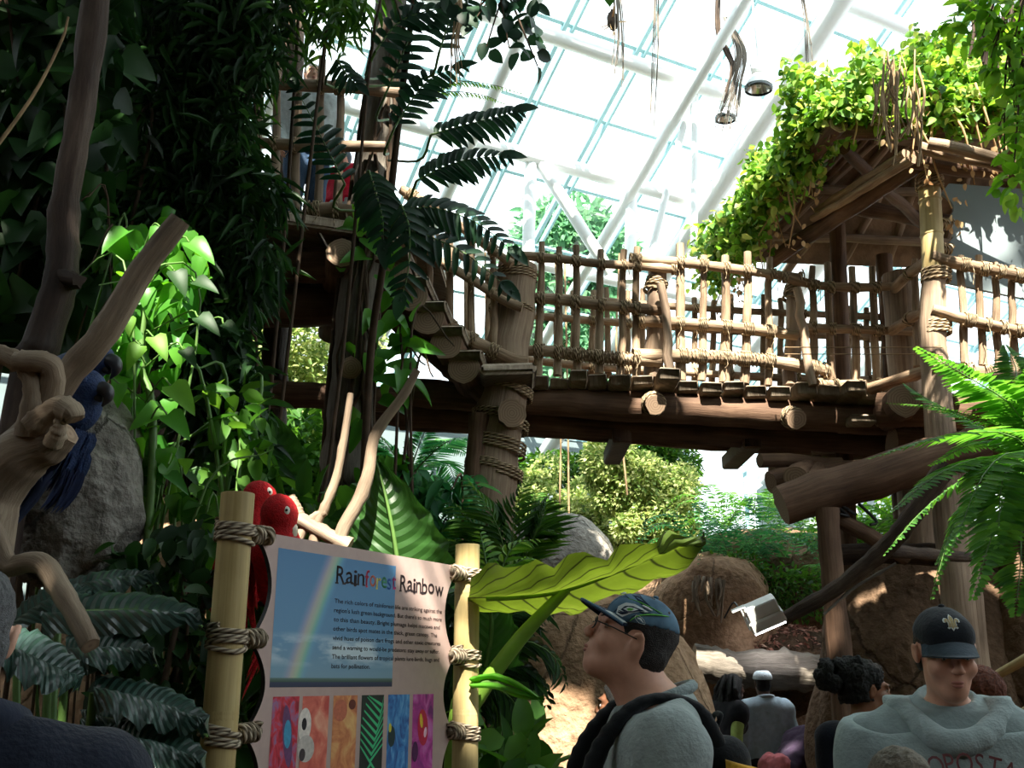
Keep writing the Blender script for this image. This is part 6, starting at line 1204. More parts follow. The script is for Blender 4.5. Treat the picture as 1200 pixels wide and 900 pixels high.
# ================================================================ people
def rz(a): c, s = math.cos(a), math.sin(a); return np.array([[c, -s, 0], [s, c, 0], [0, 0, 1.]])
def rx(a): c, s = math.cos(a), math.sin(a); return np.array([[1, 0, 0], [0, c, -s], [0, s, c]])
def ry(a): c, s = math.cos(a), math.sin(a); return np.array([[c, 0, s], [0, 1, 0], [-s, 0, c]])
def mskin(name, col): return mplain(name, c3(col), .5, var=.07, scale=40, spec=.35)
def mcloth(name, col, rough=.9, var=.12, bump=.15): return mplain(name, c3(col), rough, var=var, scale=30, bump=bump, sheen=.15, spec=.15)
LIP = mskin('lip', (172, 112, 98)); EYEW = mplain('eye_white', c3((226, 222, 216)), .25, var=.02); IRIS = mplain('iris', c3((58, 44, 34)), .2); SHOE = mplain('shoe', c3((40, 38, 40)), .6)
class Person:
    """facing +Y in its own frame, right hand at +X; yaw turns it, loc puts its feet on the ground"""
    def __init__(s, label, loc, yaw, H, skin, build=1.0, lean=0.0, head=(0, 0, 0), arms=None, legs=None, h=.007, neck_f=0.0, group=None, female=False, hs=.9, nw=1.0):
        s.S = H/1.75; s.loc = np.array(loc, float); s.R = rz(math.radians(yaw)); s.skin = skin; s.h = h; s.HS = hs*s.S; s.nw = nw
        s.o = thing('person', label, 'person', loc, group); q = s.S; b = build*q
        J = dict(pel=(0, 0, .95), wai=(0, .0, 1.10), che=(0, .0, 1.30), nek=(0, -.02, 1.475), hed=(0, .025, 1.625))
        for sd, n in ((-1, 'L'), (1, 'R')):
            J['sh'+n] = (sd*.178*build, -.01, 1.415); J['el'+n] = (sd*.235*build, -.035, 1.13); J['wr'+n] = (sd*.225*build, .07, .89); J['hi'+n] = (sd*.088, 0, .93); J['kn'+n] = (sd*.095, .02, .50); J['an'+n] = (sd*.10, -.02, .085)
        J = {k: np.array(v)*q for k, v in J.items()}
        if neck_f: J['hed'] = J['hed']+np.array([0, neck_f*q, -abs(neck_f)*.3*q])
        if lean:
            Rl = rx(-math.radians(lean)); p0 = J['pel']
            for k in J:
                if k[:2] not in ('hi', 'kn', 'an', 'pe'): J[k] = p0+Rl@(J[k]-p0)
        for k, v in (arms or {}).items(): J[k] = np.array(v)*q
        for k, v in (legs or {}).items(): J[k] = np.array(v)*q
        s.J = J; s.b = build; s.Rh = rz(math.radians(head[0]))@rx(math.radians(head[1]))@ry(math.radians(head[2])); s.female = female
        allp = np.array(list(J.values())); s.lo = allp.min(0)-.2*q; s.hi = allp.max(0)+.22*q; s.lo[2] = -.02
        s.body()
    def W(s, V): return np.asarray(V)@s.R.T+s.loc
    def hp(s, x, y, z): return s.J['hed']+s.Rh@(np.array([x, y, z])*s.HS)
    def torso(s, B, g=0.0, k=.05):
        J, q = s.J, s.S; fl = (nrm(np.cross(J['shR']-J['shL'], J['nek']-J['pel'])), .66); w = s.b
        up = nrm(J['che']-J['pel']); sd = nrm(J['shR']-J['shL'])
        for sg in (-1, 1):
            B.cap(J['pel']+sd*sg*.065*q-up*.02*q, J['wai']+sd*sg*.052*w*q, .112*q*w+g, .105*q*w+g, k, fl); B.cap(J['wai']+sd*sg*.052*w*q, J['che']+sd*sg*.075*w*q, .105*q*w+g, .118*q*w+g, k, fl)
        B.cap(J['che']-sd*.09*w*q+up*.03*q, J['che']+sd*.09*w*q+up*.03*q, .12*q*w+g, .12*q*w+g, k, fl); B.cap(J['shL']-up*.02*q, J['shR']-up*.02*q, .064*q*w+g, None, k); B.cap((J['shL']+J['nek'])/2, J['nek']-up*.02*q, .05*q+g, .052*q+g, k); B.cap((J['shR']+J['nek'])/2, J['nek']-up*.02*q, .05*q+g, .052*q+g, k)
        if s.female:
            f = nrm(np.cross(up, sd))*-1; f = f if np.dot(f, s.J['hed']-s.J['nek']) > -1 and True else f
            for sg in (-1, 1): B.ell(J['che']+sd*sg*.075*q+np.cross(up, sd)*0+nrm(np.cross(sd, up))*-.0*q+np.array([0, .08*q, -.01*q]), .06*q+g, k=.04)
    def arm(s, B, n, g=0.0, end=1.0, k=.02):
        J, q, w = s.J, s.S, s.b; e = J['el'+n]+(J['wr'+n]-J['el'+n])*end; B.chain([J['sh'+n], J['el'+n], e], [.054*q*w+g, .043*q*w+g*1.1, (.043+(.03-.043)*end)*q*w+g*1.2], k)
    def leg(s, B, n, g=0.0, end=1.0, k=.03):
        J, q, w = s.J, s.S, s.b; a = J['kn'+n]+(J['an'+n]-J['kn'+n])*end; B.chain([J['hi'+n], (J['hi'+n]+J['kn'+n])/2, J['kn'+n], (J['kn'+n]*.6+a*.4), a], [.092*q*w+g, .08*q*w+g, .058*q+g, .058*q+g, .043*q+g], k)
    def hand(s, B, n):
        J, q = s.J, s.S; w = J['wr'+n]; d = nrm(w-J['el'+n]); sg = -1 if n == 'L' else 1; inn = nrm(np.array([-sg, .15, 0])-d*np.dot([-sg, .15, 0], d)); wd = np.cross(d, inn)*sg; wd = wd if wd[1] > 0 or abs(d[2]) < .5 else -wd
        p = w+d*.055*q; B.cap(w, w+d*.085*q, .025*q, .032*q, .012, (inn, .55))
        for i, (o, L) in enumerate(((.030, .068), (.010, .078), (-.010, .074), (-.029, .058))):
            a = w+d*.09*q+wd*o*q; b_ = a+d*L*.5*q+inn*.006*q; c = b_+d*L*.42*q+inn*.026*q; B.chain([a, b_, c], [.0092*q, .0085*q, .0072*q], .004)
        a = w+d*.03*q+wd*.028*q; B.chain([a, a+d*.03*q+wd*.026*q+inn*.01*q, a+d*.058*q+wd*.03*q+inn*.02*q], [.0125*q, .0105*q, .0085*q], .008)
    def head(s, B):
        q = s.HS; H = s.hp; R = s.Rh; f = .93 if s.female else 1.0
        B.ell(H(0, -.010, .038), np.array([.074, .090, .083])*q, R, .02); B.ell(H(0, .024, -.028), np.array([.057*f, .074, .084])*q, R, .025); B.ell(H(0, .070, -.094*f), np.array([.023*f, .025, .021])*q, R, .03)
        B.cap(H(-.034, .025, -.066), H(-.012, .066, -.090), .020*q, .018*q, .03); B.cap(H(.034, .025, -.066), H(.012, .066, -.090), .020*q, .018*q, .03)
        B.ell(H(0, .091, -.056), np.array([.024, .015, .022])*q, R, .014)
        for sg in (-1, 1):
            B.ell(H(sg*.040, .066, -.028), np.array([.026, .026, .024])*q, R, .02); B.cap(H(sg*.008, .094, .030), H(sg*.046, .078, .030), .013*q, .010*q, .012)
            B.ell(H(sg*.031, .103, .004), np.array([.019, .014, .012])*q, R, .012, True)
            for z_, r_ in ((.0125, .0052), (-.0065, .0048)): B.chain([H(sg*.016, .0875, .003), H(sg*.024, .0925, z_*.8+.001), H(sg*.032, .0935, z_), H(sg*.041, .0895, z_*.75+.001), H(sg*.048, .081, .003)], [r_*q*.7, r_*q, r_*q*1.05, r_*q, r_*q*.8], .004)
            e = R@ry(sg*.25)@rx(-.12); B.ell(H(sg*.079, -.006, -.002), np.array([.010, .020, .032])*q, e, .006); B.ell(H(sg*.089, -.001, .0), np.array([.008, .011, .019])*q, e, .005, True)
            B.ell(H(sg*.011, .112, -.029), np.array([.009, .011, .008])*q, R, .006)
        B.cap(H(0, .092, .018), H(0, .120, -.022), .0085*q, .0115*q, .010)
        B.chain([H(-.021, .092, -.0595), H(0, .1025, -.0560), H(.021, .092, -.0595)], [.005*q, .0078*q, .005*q], .006); B.chain([H(-.018, .090, -.0665), H(0, .0995, -.0690), H(.018, .090, -.0665)], [.005*q, .0085*q, .005*q], .006)
        n0 = s.J['nek']; up = nrm(s.J['nek']-s.J['che']); B.cap(n0-up*.05*q, H(0, -.012, -.055), .066*q*s.nw*(.84 if s.female else 1), .056*q*s.nw*(.84 if s.female else 1), .03)
    def body(s):
        B = Body(s.lo, s.hi, s.h); s.torso(B)
        for n in 'LR': s.arm(B, n); s.leg(B, n); s.hand(B, n); a = s.J['an'+n]; B.cap(a+np.array([0, -.03, -.035])*s.S, a+np.array([0, .15, -.05])*s.S, .036*s.S, .03*s.S, .03)
        s.head(B); mb = MB(); B.mesh(mb, 0, 2, warp=s.W); mb.build('body', s.skin, s.o)
        for sg in (-1, 1):
            mb = MB(); ell(mb, s.W(s.hp(sg*.031, .0825, .0035)), (.0118*s.HS,)*3); e = mb.build('eyeball', EYEW, s.o); mb = MB(); ell(mb, s.W(s.hp(sg*.031, .0892, .0035)), (.0056*s.HS,)*3); mb.build('iris', IRIS, e)
            mb = MB(); tube(mb, s.W([s.hp(sg*.014, .1015, .027), s.hp(sg*.034, .0960, .033), s.hp(sg*.052, .080, .027)]), [.0018, .003, .0012], 6); mb.build('eyebrow', s.browm(), s.o)
        mb = MB(); tube(mb, s.W([s.hp(-.022, .0935, -.0610), s.hp(-.008, .1055, -.0580), s.hp(.008, .1055, -.0580), s.hp(.022, .0935, -.0610)]), [.0012, .0052, .0052, .0012], 8, 12); tube(mb, s.W([s.hp(-.020, .0925, -.0640), s.hp(-.007, .1040, -.0675), s.hp(.007, .1040, -.0675), s.hp(.020, .0925, -.0640)]), [.0012, .0055, .0055, .0012], 8, 12); mb.build('lips', LIP, s.o)
    brow = None
    def browm(s): return TWIG
    def cloth(s, name, fn, mat, h=.009, wr=.006, wf=9, smooth=2, label=None, lo=None, hi=None, seed=0, parent=None):
        B = Body(s.lo-.03 if lo is None else lo, s.hi+.03 if hi is None else hi, h); fn(B); mb = MB(); B.mesh(mb, 0, smooth, wr, wf, seed, warp=s.W); return mb.build(name, mat, parent or s.o, label=label)
    def top(s, name, mat, g=.02, sleeve=1.0, hem=None, neck=.035, **kw):
        """shirt or jacket: hem height above pelvis (scaled), sleeve 0..1 of the forearm (or -1: none)"""
        def fn(B):
            s.torso(B, g)
            for n in 'LR':
                if sleeve > -.5: s.arm(B, n, g*.8, sleeve)
                else: B.cap(s.J['sh'+n], s.J['sh'+n]+(s.J['el'+n]-s.J['sh'+n])*.15, .055*s.S+g, None, .03)
            up = nrm(s.J['che']-s.J['pel']); hz = -.08 if hem is None else hem
            B.cap(s.J['pel']+up*hz*s.S*.6-np.array([.05, 0, 0]), s.J['pel']+up*hz*s.S*.6+np.array([.05, 0, 0]), .13*s.S*s.b+g, None, .06, (np.array([0, 1., 0]), .72))
            B.half(s.J['pel']+up*hz*s.S, -up); fw = nrm(np.cross(s.J['nek']-s.J['che'], s.J['shR']-s.J['shL'])); B.half(s.J['nek']+up*neck*s.S, nrm(up*1.0+np.array([0, .28, 0])))
            for n in 'LR':
                if sleeve > 0: 
                    c = s.J['el'+n]+(s.J['wr'+n]-s.J['el'+n])*sleeve; d = nrm(s.J['wr'+n]-s.J['el'+n]); sl, X = B._sl(c-.09, c+.13)
                    if sl is not None: B.D[sl] = np.maximum(B.D[sl], np.where(np.linalg.norm(X-c, axis=-1) < .085, (X-c)@d, -9).astype(np.float32))
        return s.cloth(name, fn, mat, **kw)
    def trousers(s, mat, g=.018, **kw):
        def fn(B):
            q = s.S
            for n in 'LR': s.leg(B, n, g, .97)
            B.cap(s.J['pel']-np.array([.06*q, 0, .02]), s.J['pel']+np.array([.06*q, 0, -.02]), .118*q*s.b+g*.6, None, .05, (np.array([0, 1., 0]), .72)); B.half(s.J['pel']+np.array([0, 0, .09*q]), (0, 0, 1))
        r = s.cloth('trousers', fn, mat, **kw)
        for n in 'LR':
            a = s.J['an'+n]; q = s.S; lo = a-.14; hi = a+np.array([.14, .26, .1]); lo[2] = -.03
            def sh(B): B.cap(a+np.array([0, -.035, -.04])*q, a+np.array([0, .15, -.05])*q, .046*q, .040*q, .03); B.cap(a+np.array([0, -.02, .0])*q, a+np.array([0, -.02, .03])*q, .052*q, None, .03); B.half((0, 0, .004), (0, 0, -1)); B.half(a+np.array([0, 0, .035*q]), (0, 0, 1))
            s.cloth('shoe', sh, SHOE, h=.008, wr=0, lo=lo, hi=hi)
        return r
    def hair(s, mat, g=.008, back=.06, front=.055, ear=.0, name='hair', wr=.004, wf=40, extra=None, label=None, h=.005):
        """cap of hair following the skull; front = hairline height, back = how far it goes down the nape"""
        q = s.HS
        def fn(B):
            B.ell(s.hp(0, -.012, .040), (np.array([.074, .090, .083])+g)*q, s.Rh, .02); B.cap(s.hp(-.03, -.055, -.02), s.hp(.03, -.055, -.02), .034*q+g, None, .03)
            B.ell(s.hp(0, -.030, -.04), np.array([.055, .045, .05])*q+g, s.Rh, .03)
            B.half(s.hp(0, .055, front), s.Rh@nrm([0, .9, -.42])); B.half(s.hp(0, -.06, -back), s.Rh@nrm([0, .18, -1]))
            for sg in (-1, 1): B.ell(s.hp(sg*.084, .004, -.004), np.array([.032, .026, .036])*q, s.Rh, .004, True)
            if extra: extra(B)
        c = s.J['hed']; return s.cloth(name, fn, mat, h=h, wr=wr, wf=wf, smooth=1, lo=c-.26*q, hi=c+.26*q, label=label)
# ---------------------------------------------------------------- clothes and hair stuffs
HAIR_DK = mplain('dark_brown_hair', c3((34, 26, 22)), .6, var=.5, scale=140, bump=.6); HAIR_BK = mplain('black_hair', c3((18, 15, 15)), .65, var=.5, scale=120, bump=.8); HAIR_GR = mplain('grey_hair', c3((92, 92, 94)), .7, var=.5, scale=160, bump=.6); HAIR_BL = mplain('dull_blond_hair', c3((120, 110, 96)), .7, var=.4, scale=160, bump=.6); HAIR_WH = mplain('white_hair', c3((226, 222, 214)), .7, var=.1, scale=120, bump=.5); HAIR_RD = mplain('auburn_hair', c3((110, 54, 32)), .6, var=.5, scale=120, bump=.6)
SK1 = mskin('skin_fair', (204, 152, 128)); SK2 = mskin('skin_brown', (142, 96, 72)); SK3 = mskin('skin_dark', (88, 60, 48)); SK4 = mskin('skin_light', (214, 166, 142))
DENIM = mcloth('denim', (64, 88, 118), bump=.3); DARKP = mcloth('dark_trousers', (36, 36, 42)); KHAKI = mcloth('khaki', (170, 156, 124))
def px_ground(px, py, Y): p = at(px, py, Y); return (p[0], Y, 0.0)
def capshape(P, crown, brim, button, pitch=0, brim_up=.0, h=.005):
    """baseball cap: crown panels, curved brim, button"""
    q = P.HS; H = P.hp; c = P.J['hed']
    def fn(B):
        B.ell(H(0, -.010, .040), np.array([.081, .099, .089])*q, P.Rh, .02); B.cap(H(-.022, .045, .060), H(.022, .045, .060), .042*q, None, .025); B.half(H(0, .03, .038), P.Rh@nrm([0, -.22, -1])); P.capB = B
    cr = P.cloth('cap', fn, crown, h=h, wr=0, smooth=2, lo=c-.26*q, hi=c+.26*q)
    n, m = 17, 8; V = []; 
    for a in np.linspace(-1, 1, n):
        for t in np.linspace(0, 1, m):
            ang = a*1.15; x = math.sin(ang)*(.079+.004*t); y0 = -.012+.104*math.cos(ang); y = y0+t*.074*math.cos(a*1.35); z = .046-.020*a*a-.012*t+brim_up*t-.006*t*t; V.append(P.W(H(x, y, z)))
    V = np.array(V); U = V+P.W(P.hp(0, 0, .004))-P.W(P.hp(0, 0, 0)); i, j = np.meshgrid(np.arange(n-1), np.arange(m-1), indexing='ij'); Q = np.stack([i*m+j, (i+1)*m+j, (i+1)*m+j+1, i*m+j+1], -1).reshape(-1, 4); o = n*m
    e = np.arange(n-1)*m+m-1; mb = MB(); mb.add(np.vstack([V, U]), np.vstack([Q[:, ::-1], Q+o, np.stack([e, e+m, e+m+o, e+o], -1)])); br = mb.build('brim', brim, cr)
    mb = MB(); ell(mb, P.W(H(0, -.010, .130)), (.009*q, .009*q, .006*q)); mb.build('button', button, cr); return cr, br
def onhead(P, x, y, z, r=(.086, .106, .092), c=(0, -.014, .040), off=.003):
    """push a head-frame point out to the cap's surface"""
    v = nrm(np.array([x, y, z])-c); B = P.capB; ts = np.arange(.05, .15, .001); X = np.array([P.hp(*(np.array(c)+v*t)) for t in ts]); g = np.clip((X-B.lo)/B.h, 0, B.n-2.001); i = g.astype(int); f = g-i; d = 0
    for o in ((0, 0, 0), (0, 0, 1), (0, 1, 0), (0, 1, 1), (1, 0, 0), (1, 0, 1), (1, 1, 0), (1, 1, 1)): d = d+B.D[i[:, 0]+o[0], i[:, 1]+o[1], i[:, 2]+o[2]]*np.prod(np.where(np.array(o), f, 1-f), axis=1)
    w = np.where(d < 0)[0]; t = ts[w[-1]] if len(w) else .09
    return P.W(P.hp(*(np.array(c)+v*(t+off*.8-.0005))))
def decal(P, cr, name, mat, pts, off=.004, tri=None):
    """a flat embroidered patch laid on the cap; pts in (angle from the front, height) radians"""
    Pn = np.array(pts, float); k = len(Pn)
    T = [list(t) for t in tessellate_polygon([[Vector((a, b, 0)) for a, b in pts]])]
    # refine so the patch hugs the curve
    V = list(map(tuple, Pn)); 
    for _ in range(2):
        T2 = []; mid = {}
        def md(i, j):
            key = (min(i, j), max(i, j))
            if key not in mid: V.append(((V[i][0]+V[j][0])/2, (V[i][1]+V[j][1])/2)); mid[key] = len(V)-1
            return mid[key]
        for a, b, c in T: ab, bc, ca = md(a, b), md(b, c), md(c, a); T2 += [[a, ab, ca], [ab, b, bc], [ca, bc, c], [ab, bc, ca]]
        T = T2
    W3 = np.array([onhead(P, math.sin(a)*math.cos(e), math.cos(a)*math.cos(e)-.014, math.sin(e)+.040, off=off) for a, e in V]); ctr = P.W(P.hp(0, -.014, .04)); T = np.array(T)
    n = np.cross(W3[T[0, 1]]-W3[T[0, 0]], W3[T[0, 2]]-W3[T[0, 0]])
    if np.dot(n, W3[T[0, 0]]-ctr) < 0: T = T[:, ::-1]
    mb = MB(); mb.add(W3, T=T); return mb.build(name, mat, cr)
def stroke(P, cr, name, mat, pts, w, off=.005):
    """an embroidered line on the cap"""
    A = resample(np.array([[a, e, 0] for a, e in pts], float), 16); W3 = np.array([onhead(P, math.sin(a)*math.cos(e), math.cos(a)*math.cos(e)-.014, math.sin(e)+.040, off=off) for a, e, _ in A]); mb = MB(); tube(mb, W3, [w*.5, w, w*.6], 5, 16, flat=.5); return mb.build(name, mat, cr)

# ---- the man in the team cap, looking up to the left, grey sweatshirt and backpack
p0 = at(748, 750, 2.5)
sea = Person('man in blue team cap and grey sweatshirt with backpack, looking up', (p0[0]+.012, 2.5, 0), 93, 1.82, SK1, 1.06, head=(-4, 25, 0), h=.006, hs=.89, nw=1.22, arms=dict(shL=(-.18, -.01, 1.415), shR=(.18, -.01, 1.415), nek=(0, -.035, 1.49), elL=(-.25, .03, 1.12), wrL=(-.17, .27, 1.03)))
sea.top('sweatshirt', mcloth('heather_grey', (150, 160, 158), bump=.25), .022, 1.0, -.10, neck=.012, wr=.024, wf=5.5)
sea.trousers(mcloth('navy_trousers', (44, 50, 64)))
sea.hair(HAIR_DK, .005, .085, .05)
q = sea.S
mb = MB(); up = np.array([0, 0, 1.]); c0 = sea.J['nek']
ringc = [sea.W(c0+np.array([math.cos(a)*.083, math.sin(a)*.088+.012, .012-.030*math.sin(a)])) for a in np.linspace(0, 2*PI, 25)]; tube(mb, ringc, .014, 8, 25, cap=False); mb.build('collar', mcloth('ribbed_collar', (138, 150, 150), bump=.5), sea.o)
NAVY = mcloth('cap_navy', (30, 44, 66)); SLATE = mcloth('cap_slate', (78, 108, 130)); CWH = mcloth('thread_white', (214, 222, 222)); CGR = mcloth('thread_green', (96, 176, 70))
def mcap2(name):
    m, nt, out = newmat(name); b = nd(nt, 'ShaderNodeBsdfPrincipled', Roughness=.9); nz = nd(nt, 'ShaderNodeTexNoise', Scale=24.0, Detail=5.0); tc = nd(nt, 'ShaderNodeTexCoord'); lk(nt, tc.outputs['Object'], nz.inputs['Vector']); lk(nt, ramp(nt, nz.outputs[0], [(.3, c3((62, 90, 112))), (.7, c3((92, 124, 146)))]), b.inputs['Base Color']); lk(nt, b.outputs[0], out.inputs[0]); return m
cr, br = capshape(sea, mcap2('cap_slate_twill'), NAVY, SLATE, brim_up=.012)
D = lambda n, m, pts, off=.004: decal(sea, cr, n, m, [(-a, e) for a, e in pts], off)
# front panel in navy, its green piping, the bird-of-prey eye emblem, small shield and maker's mark
D('front_panel', NAVY, [(-1.0, .02), (-.8, .5), (-.5, .95), (0, 1.2), (.5, .98), (1.05, .82), (1.75, .66), (2.0, .62), (1.55, .48), (1.15, .26), (1.0, .02), (.5, .0), (0, .0), (-.5, .0)], .0025)
for n_, m_, pts, w_ in (('green_piping', CGR, [(1.02, .0), (1.2, .26), (1.55, .47), (2.0, .62), (2.2, .66)], .0022), ('green_piping', CGR, [(.66, .52), (1.0, .64), (1.4, .68), (1.9, .66)], .0016)): stroke(sea, cr, n_, m_, [(-a, e) for a, e in pts], w_)
eye = D('hawk_emblem', CWH, [(.62, .04), (.60, .22), (.72, .40), (.92, .50), (1.18, .52), (1.42, .50), (1.30, .44), (1.16, .38), (1.02, .26), (.90, .12), (.80, .02)], .004)
D('emblem_navy', NAVY, [(.70, .17), (.76, .30), (.92, .41), (1.14, .45), (1.30, .46), (1.12, .36), (.98, .24), (.84, .16)], .0052); D('emblem_white', CWH, [(.76, .21), (.84, .32), (.98, .38), (1.10, .40), (1.0, .28), (.88, .21)], .0062); D('emblem_green', CGR, [(.83, .25), (.90, .32), (1.0, .35), (.96, .27), (.89, .23)], .0072)
stroke(sea, cr, 'emblem_line', NAVY, [(-.66, .09), (-.78, .10), (-.9, .18)], .0028, .006); stroke(sea, cr, 'emblem_line', NAVY, [(-.66, .13), (-.78, .135), (-.88, .2)], .0016, .006); stroke(sea, cr, 'feather_line', CWH, [(-1.12, .60), (-1.3, .60), (-1.5, .60)], .003)
D('shield_patch', CWH, [(-.05, .50), (-.10, .72), (0, .82), (.14, .80), (.22, .66), (.16, .52)], .004); D('shield_inner', NAVY, [(-.01, .54), (-.05, .70), (.02, .77), (.10, .75), (.16, .66), (.12, .56)], .0052); stroke(sea, cr, 'shield_mark', CWH, [(-.02, .60), (-.08, .66), (-.04, .72)], .0022, .0065)
ov = [(1.28+.17*math.cos(t)*1.0+.04*math.sin(t), .15-.03*math.cos(t)*2+.075*math.sin(t)) for t in np.linspace(0, 2*PI, 18)]
stroke(sea, cr, 'maker_mark_outline', CWH, [(-a, e) for a, e in ov], .0013, .005); stroke(sea, cr, 'maker_mark_slash', CWH, [(-1.17, .18), (-1.26, .17), (-1.40, .12)], .0016, .005); stroke(sea, cr, 'maker_mark_slash', CWH, [(-1.2, .145), (-1.25, .19), (-1.33, .165)], .0014, .005)
mb = MB()
for a0, a1, mt in ((-.62, -.40, CWH), ): pass
def brimpt(a, t): ang = a*1.15; return sea.W(sea.hp(math.sin(ang)*(.079+.004*t), -.012+.104*math.cos(ang)+t*.074*math.cos(a*1.35), .046-.020*a*a-.012*t+.012*t-.006*t*t+.0062))
for nm, t0, t1, a0, a1, mt in (('brim_stripe', .1, .72, -.97, -.62, CWH), ('brim_stripe', .80, .95, -.80, -.55, CWH)):
    mb = MB(); V = [brimpt(a, t) for a in np.linspace(a0, a1, 6) for t in np.linspace(t0, t1, 5)]; i, j = np.meshgrid(np.arange(5), np.arange(4), indexing='ij'); mb.add(V, np.stack([i*5+j, (i+1)*5+j, (i+1)*5+j+1, i*5+j+1], -1).reshape(-1, 4)); mb.build(nm, mt, br)
mb = MB(); tube(mb, [brimpt(a, 1.0) for a in np.linspace(-1, 1, 15)], .003, 6); mb.build('brim_edge', SLATE, br)
# spectacles
GL = mplain('spectacle_frame', (.02, .02, .02), .3)
mb = MB(); 
for sg in (-1, 1): tube(mb, [sea.W(sea.hp(sg*.033+.021*math.cos(a), .112-.004*abs(math.cos(a)), .004+.016*math.sin(a))) for a in np.linspace(0, 2*PI, 17)], .0016, 6); tube(mb, [sea.W(sea.hp(sg*x, y, z)) for x, y, z in ((.055, .106, .008), (.078, .06, .008), (.084, .0, .006))], .0016, 6)
tube(mb, [sea.W(sea.hp(-.012, .114, .006)), sea.W(sea.hp(.012, .114, .006))], .0016, 6); mb.build('spectacles', GL, sea.o)
# backpack with padded straps
BPK = mcloth('backpack_black', (26, 27, 30)); BPB = mcloth('backpack_blue', (50, 90, 170)); BPY = mcloth('backpack_yellow', (214, 160, 50))
def bag(B):
    for x_ in (-.08, .08): B.cap(np.array([x_, -.155, 1.37])*q, np.array([x_, -.165, 1.02])*q, .058*q, .068*q, .045)
    B.cap(np.array([-.06, -.20, 1.10])*q, np.array([.06, -.20, 1.0])*q, .058*q, None, .04)
bpk = sea.cloth('backpack', bag, BPK, wr=.008, lo=np.array([-.3, -.55, .75]), hi=np.array([.3, -.08, 1.55]))
for sg in (-1, 1):
    def strap(B):
        P = [np.array(p)*q for p in ((sg*.10, -.14, 1.40), (sg*.115, -.08, 1.488), (sg*.118, .03, 1.495), (sg*.125, .125, 1.40), (sg*.15, .155, 1.27), (sg*.19, .10, 1.12), (sg*.20, -.06, 1.06), (sg*.15, -.13, 1.05))]
        Q = resample(P, 30); ax = np.array([1., 0, 0]); B.chain(list(Q), [.024*q]*18+list(np.linspace(.024, .012, 12)*q), .006, (np.array([0, .0, 1.]), .5))
    st = sea.cloth('strap', strap, BPK, h=.008, wr=.001, lo=np.array([-.34, -.35, .9]), hi=np.array([.34, .3, 1.6]), parent=bpk)
for nm, mt, x, z0, z1, yo in (('yellow_panel', BPY, -.155, 1.38, .98, -.17), ('blue_panel', BPB, -.155, 1.36, .98, -.205)):
    mb = MB(); V = [sea.W(np.array(v)*q) for v in ((x-.03, yo+.04, z0), (x-.04, yo-.02, z0-.02), (x-.045, yo-.055, z1), (x-.04, yo+.03, z1), (x+.05, yo+.02, z0), (x+.05, yo-.05, z0-.02), (x+.05, yo-.075, z1), (x+.05, yo+.01, z1))]; mb.add(V, [[0, 1, 2, 3], [4, 7, 6, 5], [0, 4, 5, 1], [1, 5, 6, 2], [2, 6, 7, 3], [0, 3, 7, 4]]); mb.build(nm, mt, bpk)
mb = MB(); tube(mb, [sea.W(np.array(v)*q) for v in ((-.02, -.15, 1.43), (-.03, -.165, 1.465), (.03, -.165, 1.465), (.02, -.15, 1.43))], .006, 8, 14); mb.build('grab_loop', BPK, bpk)

# ---- the young man in the hooded sweatshirt, facing us
p0 = at(1108, 790, 2.75)
hd = Person('young man in black cap with fleur de lis and grey hooded sweatshirt facing the viewer', (p0[0]-.0, 2.75, 0), 166, 1.80, SK1, 1.06, head=(8, -13, 0), h=.006, nw=.84, arms=dict(nek=(0, -.035, 1.475)))
HG = mcloth('hood_grey', (158, 172, 172), bump=.25); hd.top('sweatshirt', HG, .028, 1.0, -.12, neck=-.005, wr=.018, wf=5.5)
hd.trousers(DENIM); hd.hair(HAIR_DK, .003, .06, .05); q = hd.S
def hood(B):
    c = hd.J['nek']; n = 22
    for a in np.linspace(0, 2*PI, n, endpoint=False):
        b = a+2*PI/n; f = lambda t: c+np.array([math.cos(t)*.122, math.sin(t)*.128+.002, .034-.098*max(0, math.sin(t))**1.3+.012*max(0, -math.sin(t))])*q; r = lambda t: (.032+.012*max(0, -math.sin(t)))*q
        B.cap(f(a), f(b), r(a), r(b), .008)
    B.cap(c+np.array([-.07, -.12, -.03])*q, c+np.array([.07, -.12, -.03])*q, .06*q, None, .03); B.cap(c+np.array([0, -.13, -.04])*q, c+np.array([0, -.14, -.16])*q, .075*q, .05*q, .04)
    for sg in (-1, 1): B.cap(c+np.array([sg*.12, .04, -.01])*q, c+np.array([sg*.175, .02, -.055])*q, .03*q, .018*q, .03)
    B.half(c+np.array([0, 0, .045])*q, (0, 0, 1))
c_ = hd.J['nek']; hd.cloth('hood', hood, HG, h=.008, wr=.008, wf=10, lo=c_-.3, hi=c_+.3)
def tee(B):
    c = hd.J['nek']
    hd.torso(B, .016)
    for n in 'LR': B.cap((hd.J['sh'+n]+c)/2, c, .07*q, .072*q, .03)
    B.cap(c-np.array([0, 0, .03]), c+np.array([0, .004, .05])*q, .07*q, .066*q, .02); B.half(c+np.array([0, .0, .040])*q, nrm(np.array([0, .34, 1.0]))); B.half(c-np.array([0, 0, .2]), (0, 0, -1))
    for a in np.linspace(0, 2*PI, 20, endpoint=False):
        f = lambda t: c+np.array([math.cos(t)*.068, math.sin(t)*.074+.004, .040-.028*math.sin(t)])*q; B.cap(f(a), f(a+2*PI/20), .0095*q, None, .004)
hd.cloth('undershirt', tee, mcloth('pale_tee', (140, 154, 154)), h=.006, wr=0, lo=c_-.28, hi=c_+.28)
BLKC = mcloth('cap_black', (34, 38, 44)); cr, br = capshape(hd, BLKC, mcloth('cap_brim', (58, 70, 80)), BLKC, brim_up=-.010); GOLD = mcloth('thread_old_gold', (190, 172, 130))
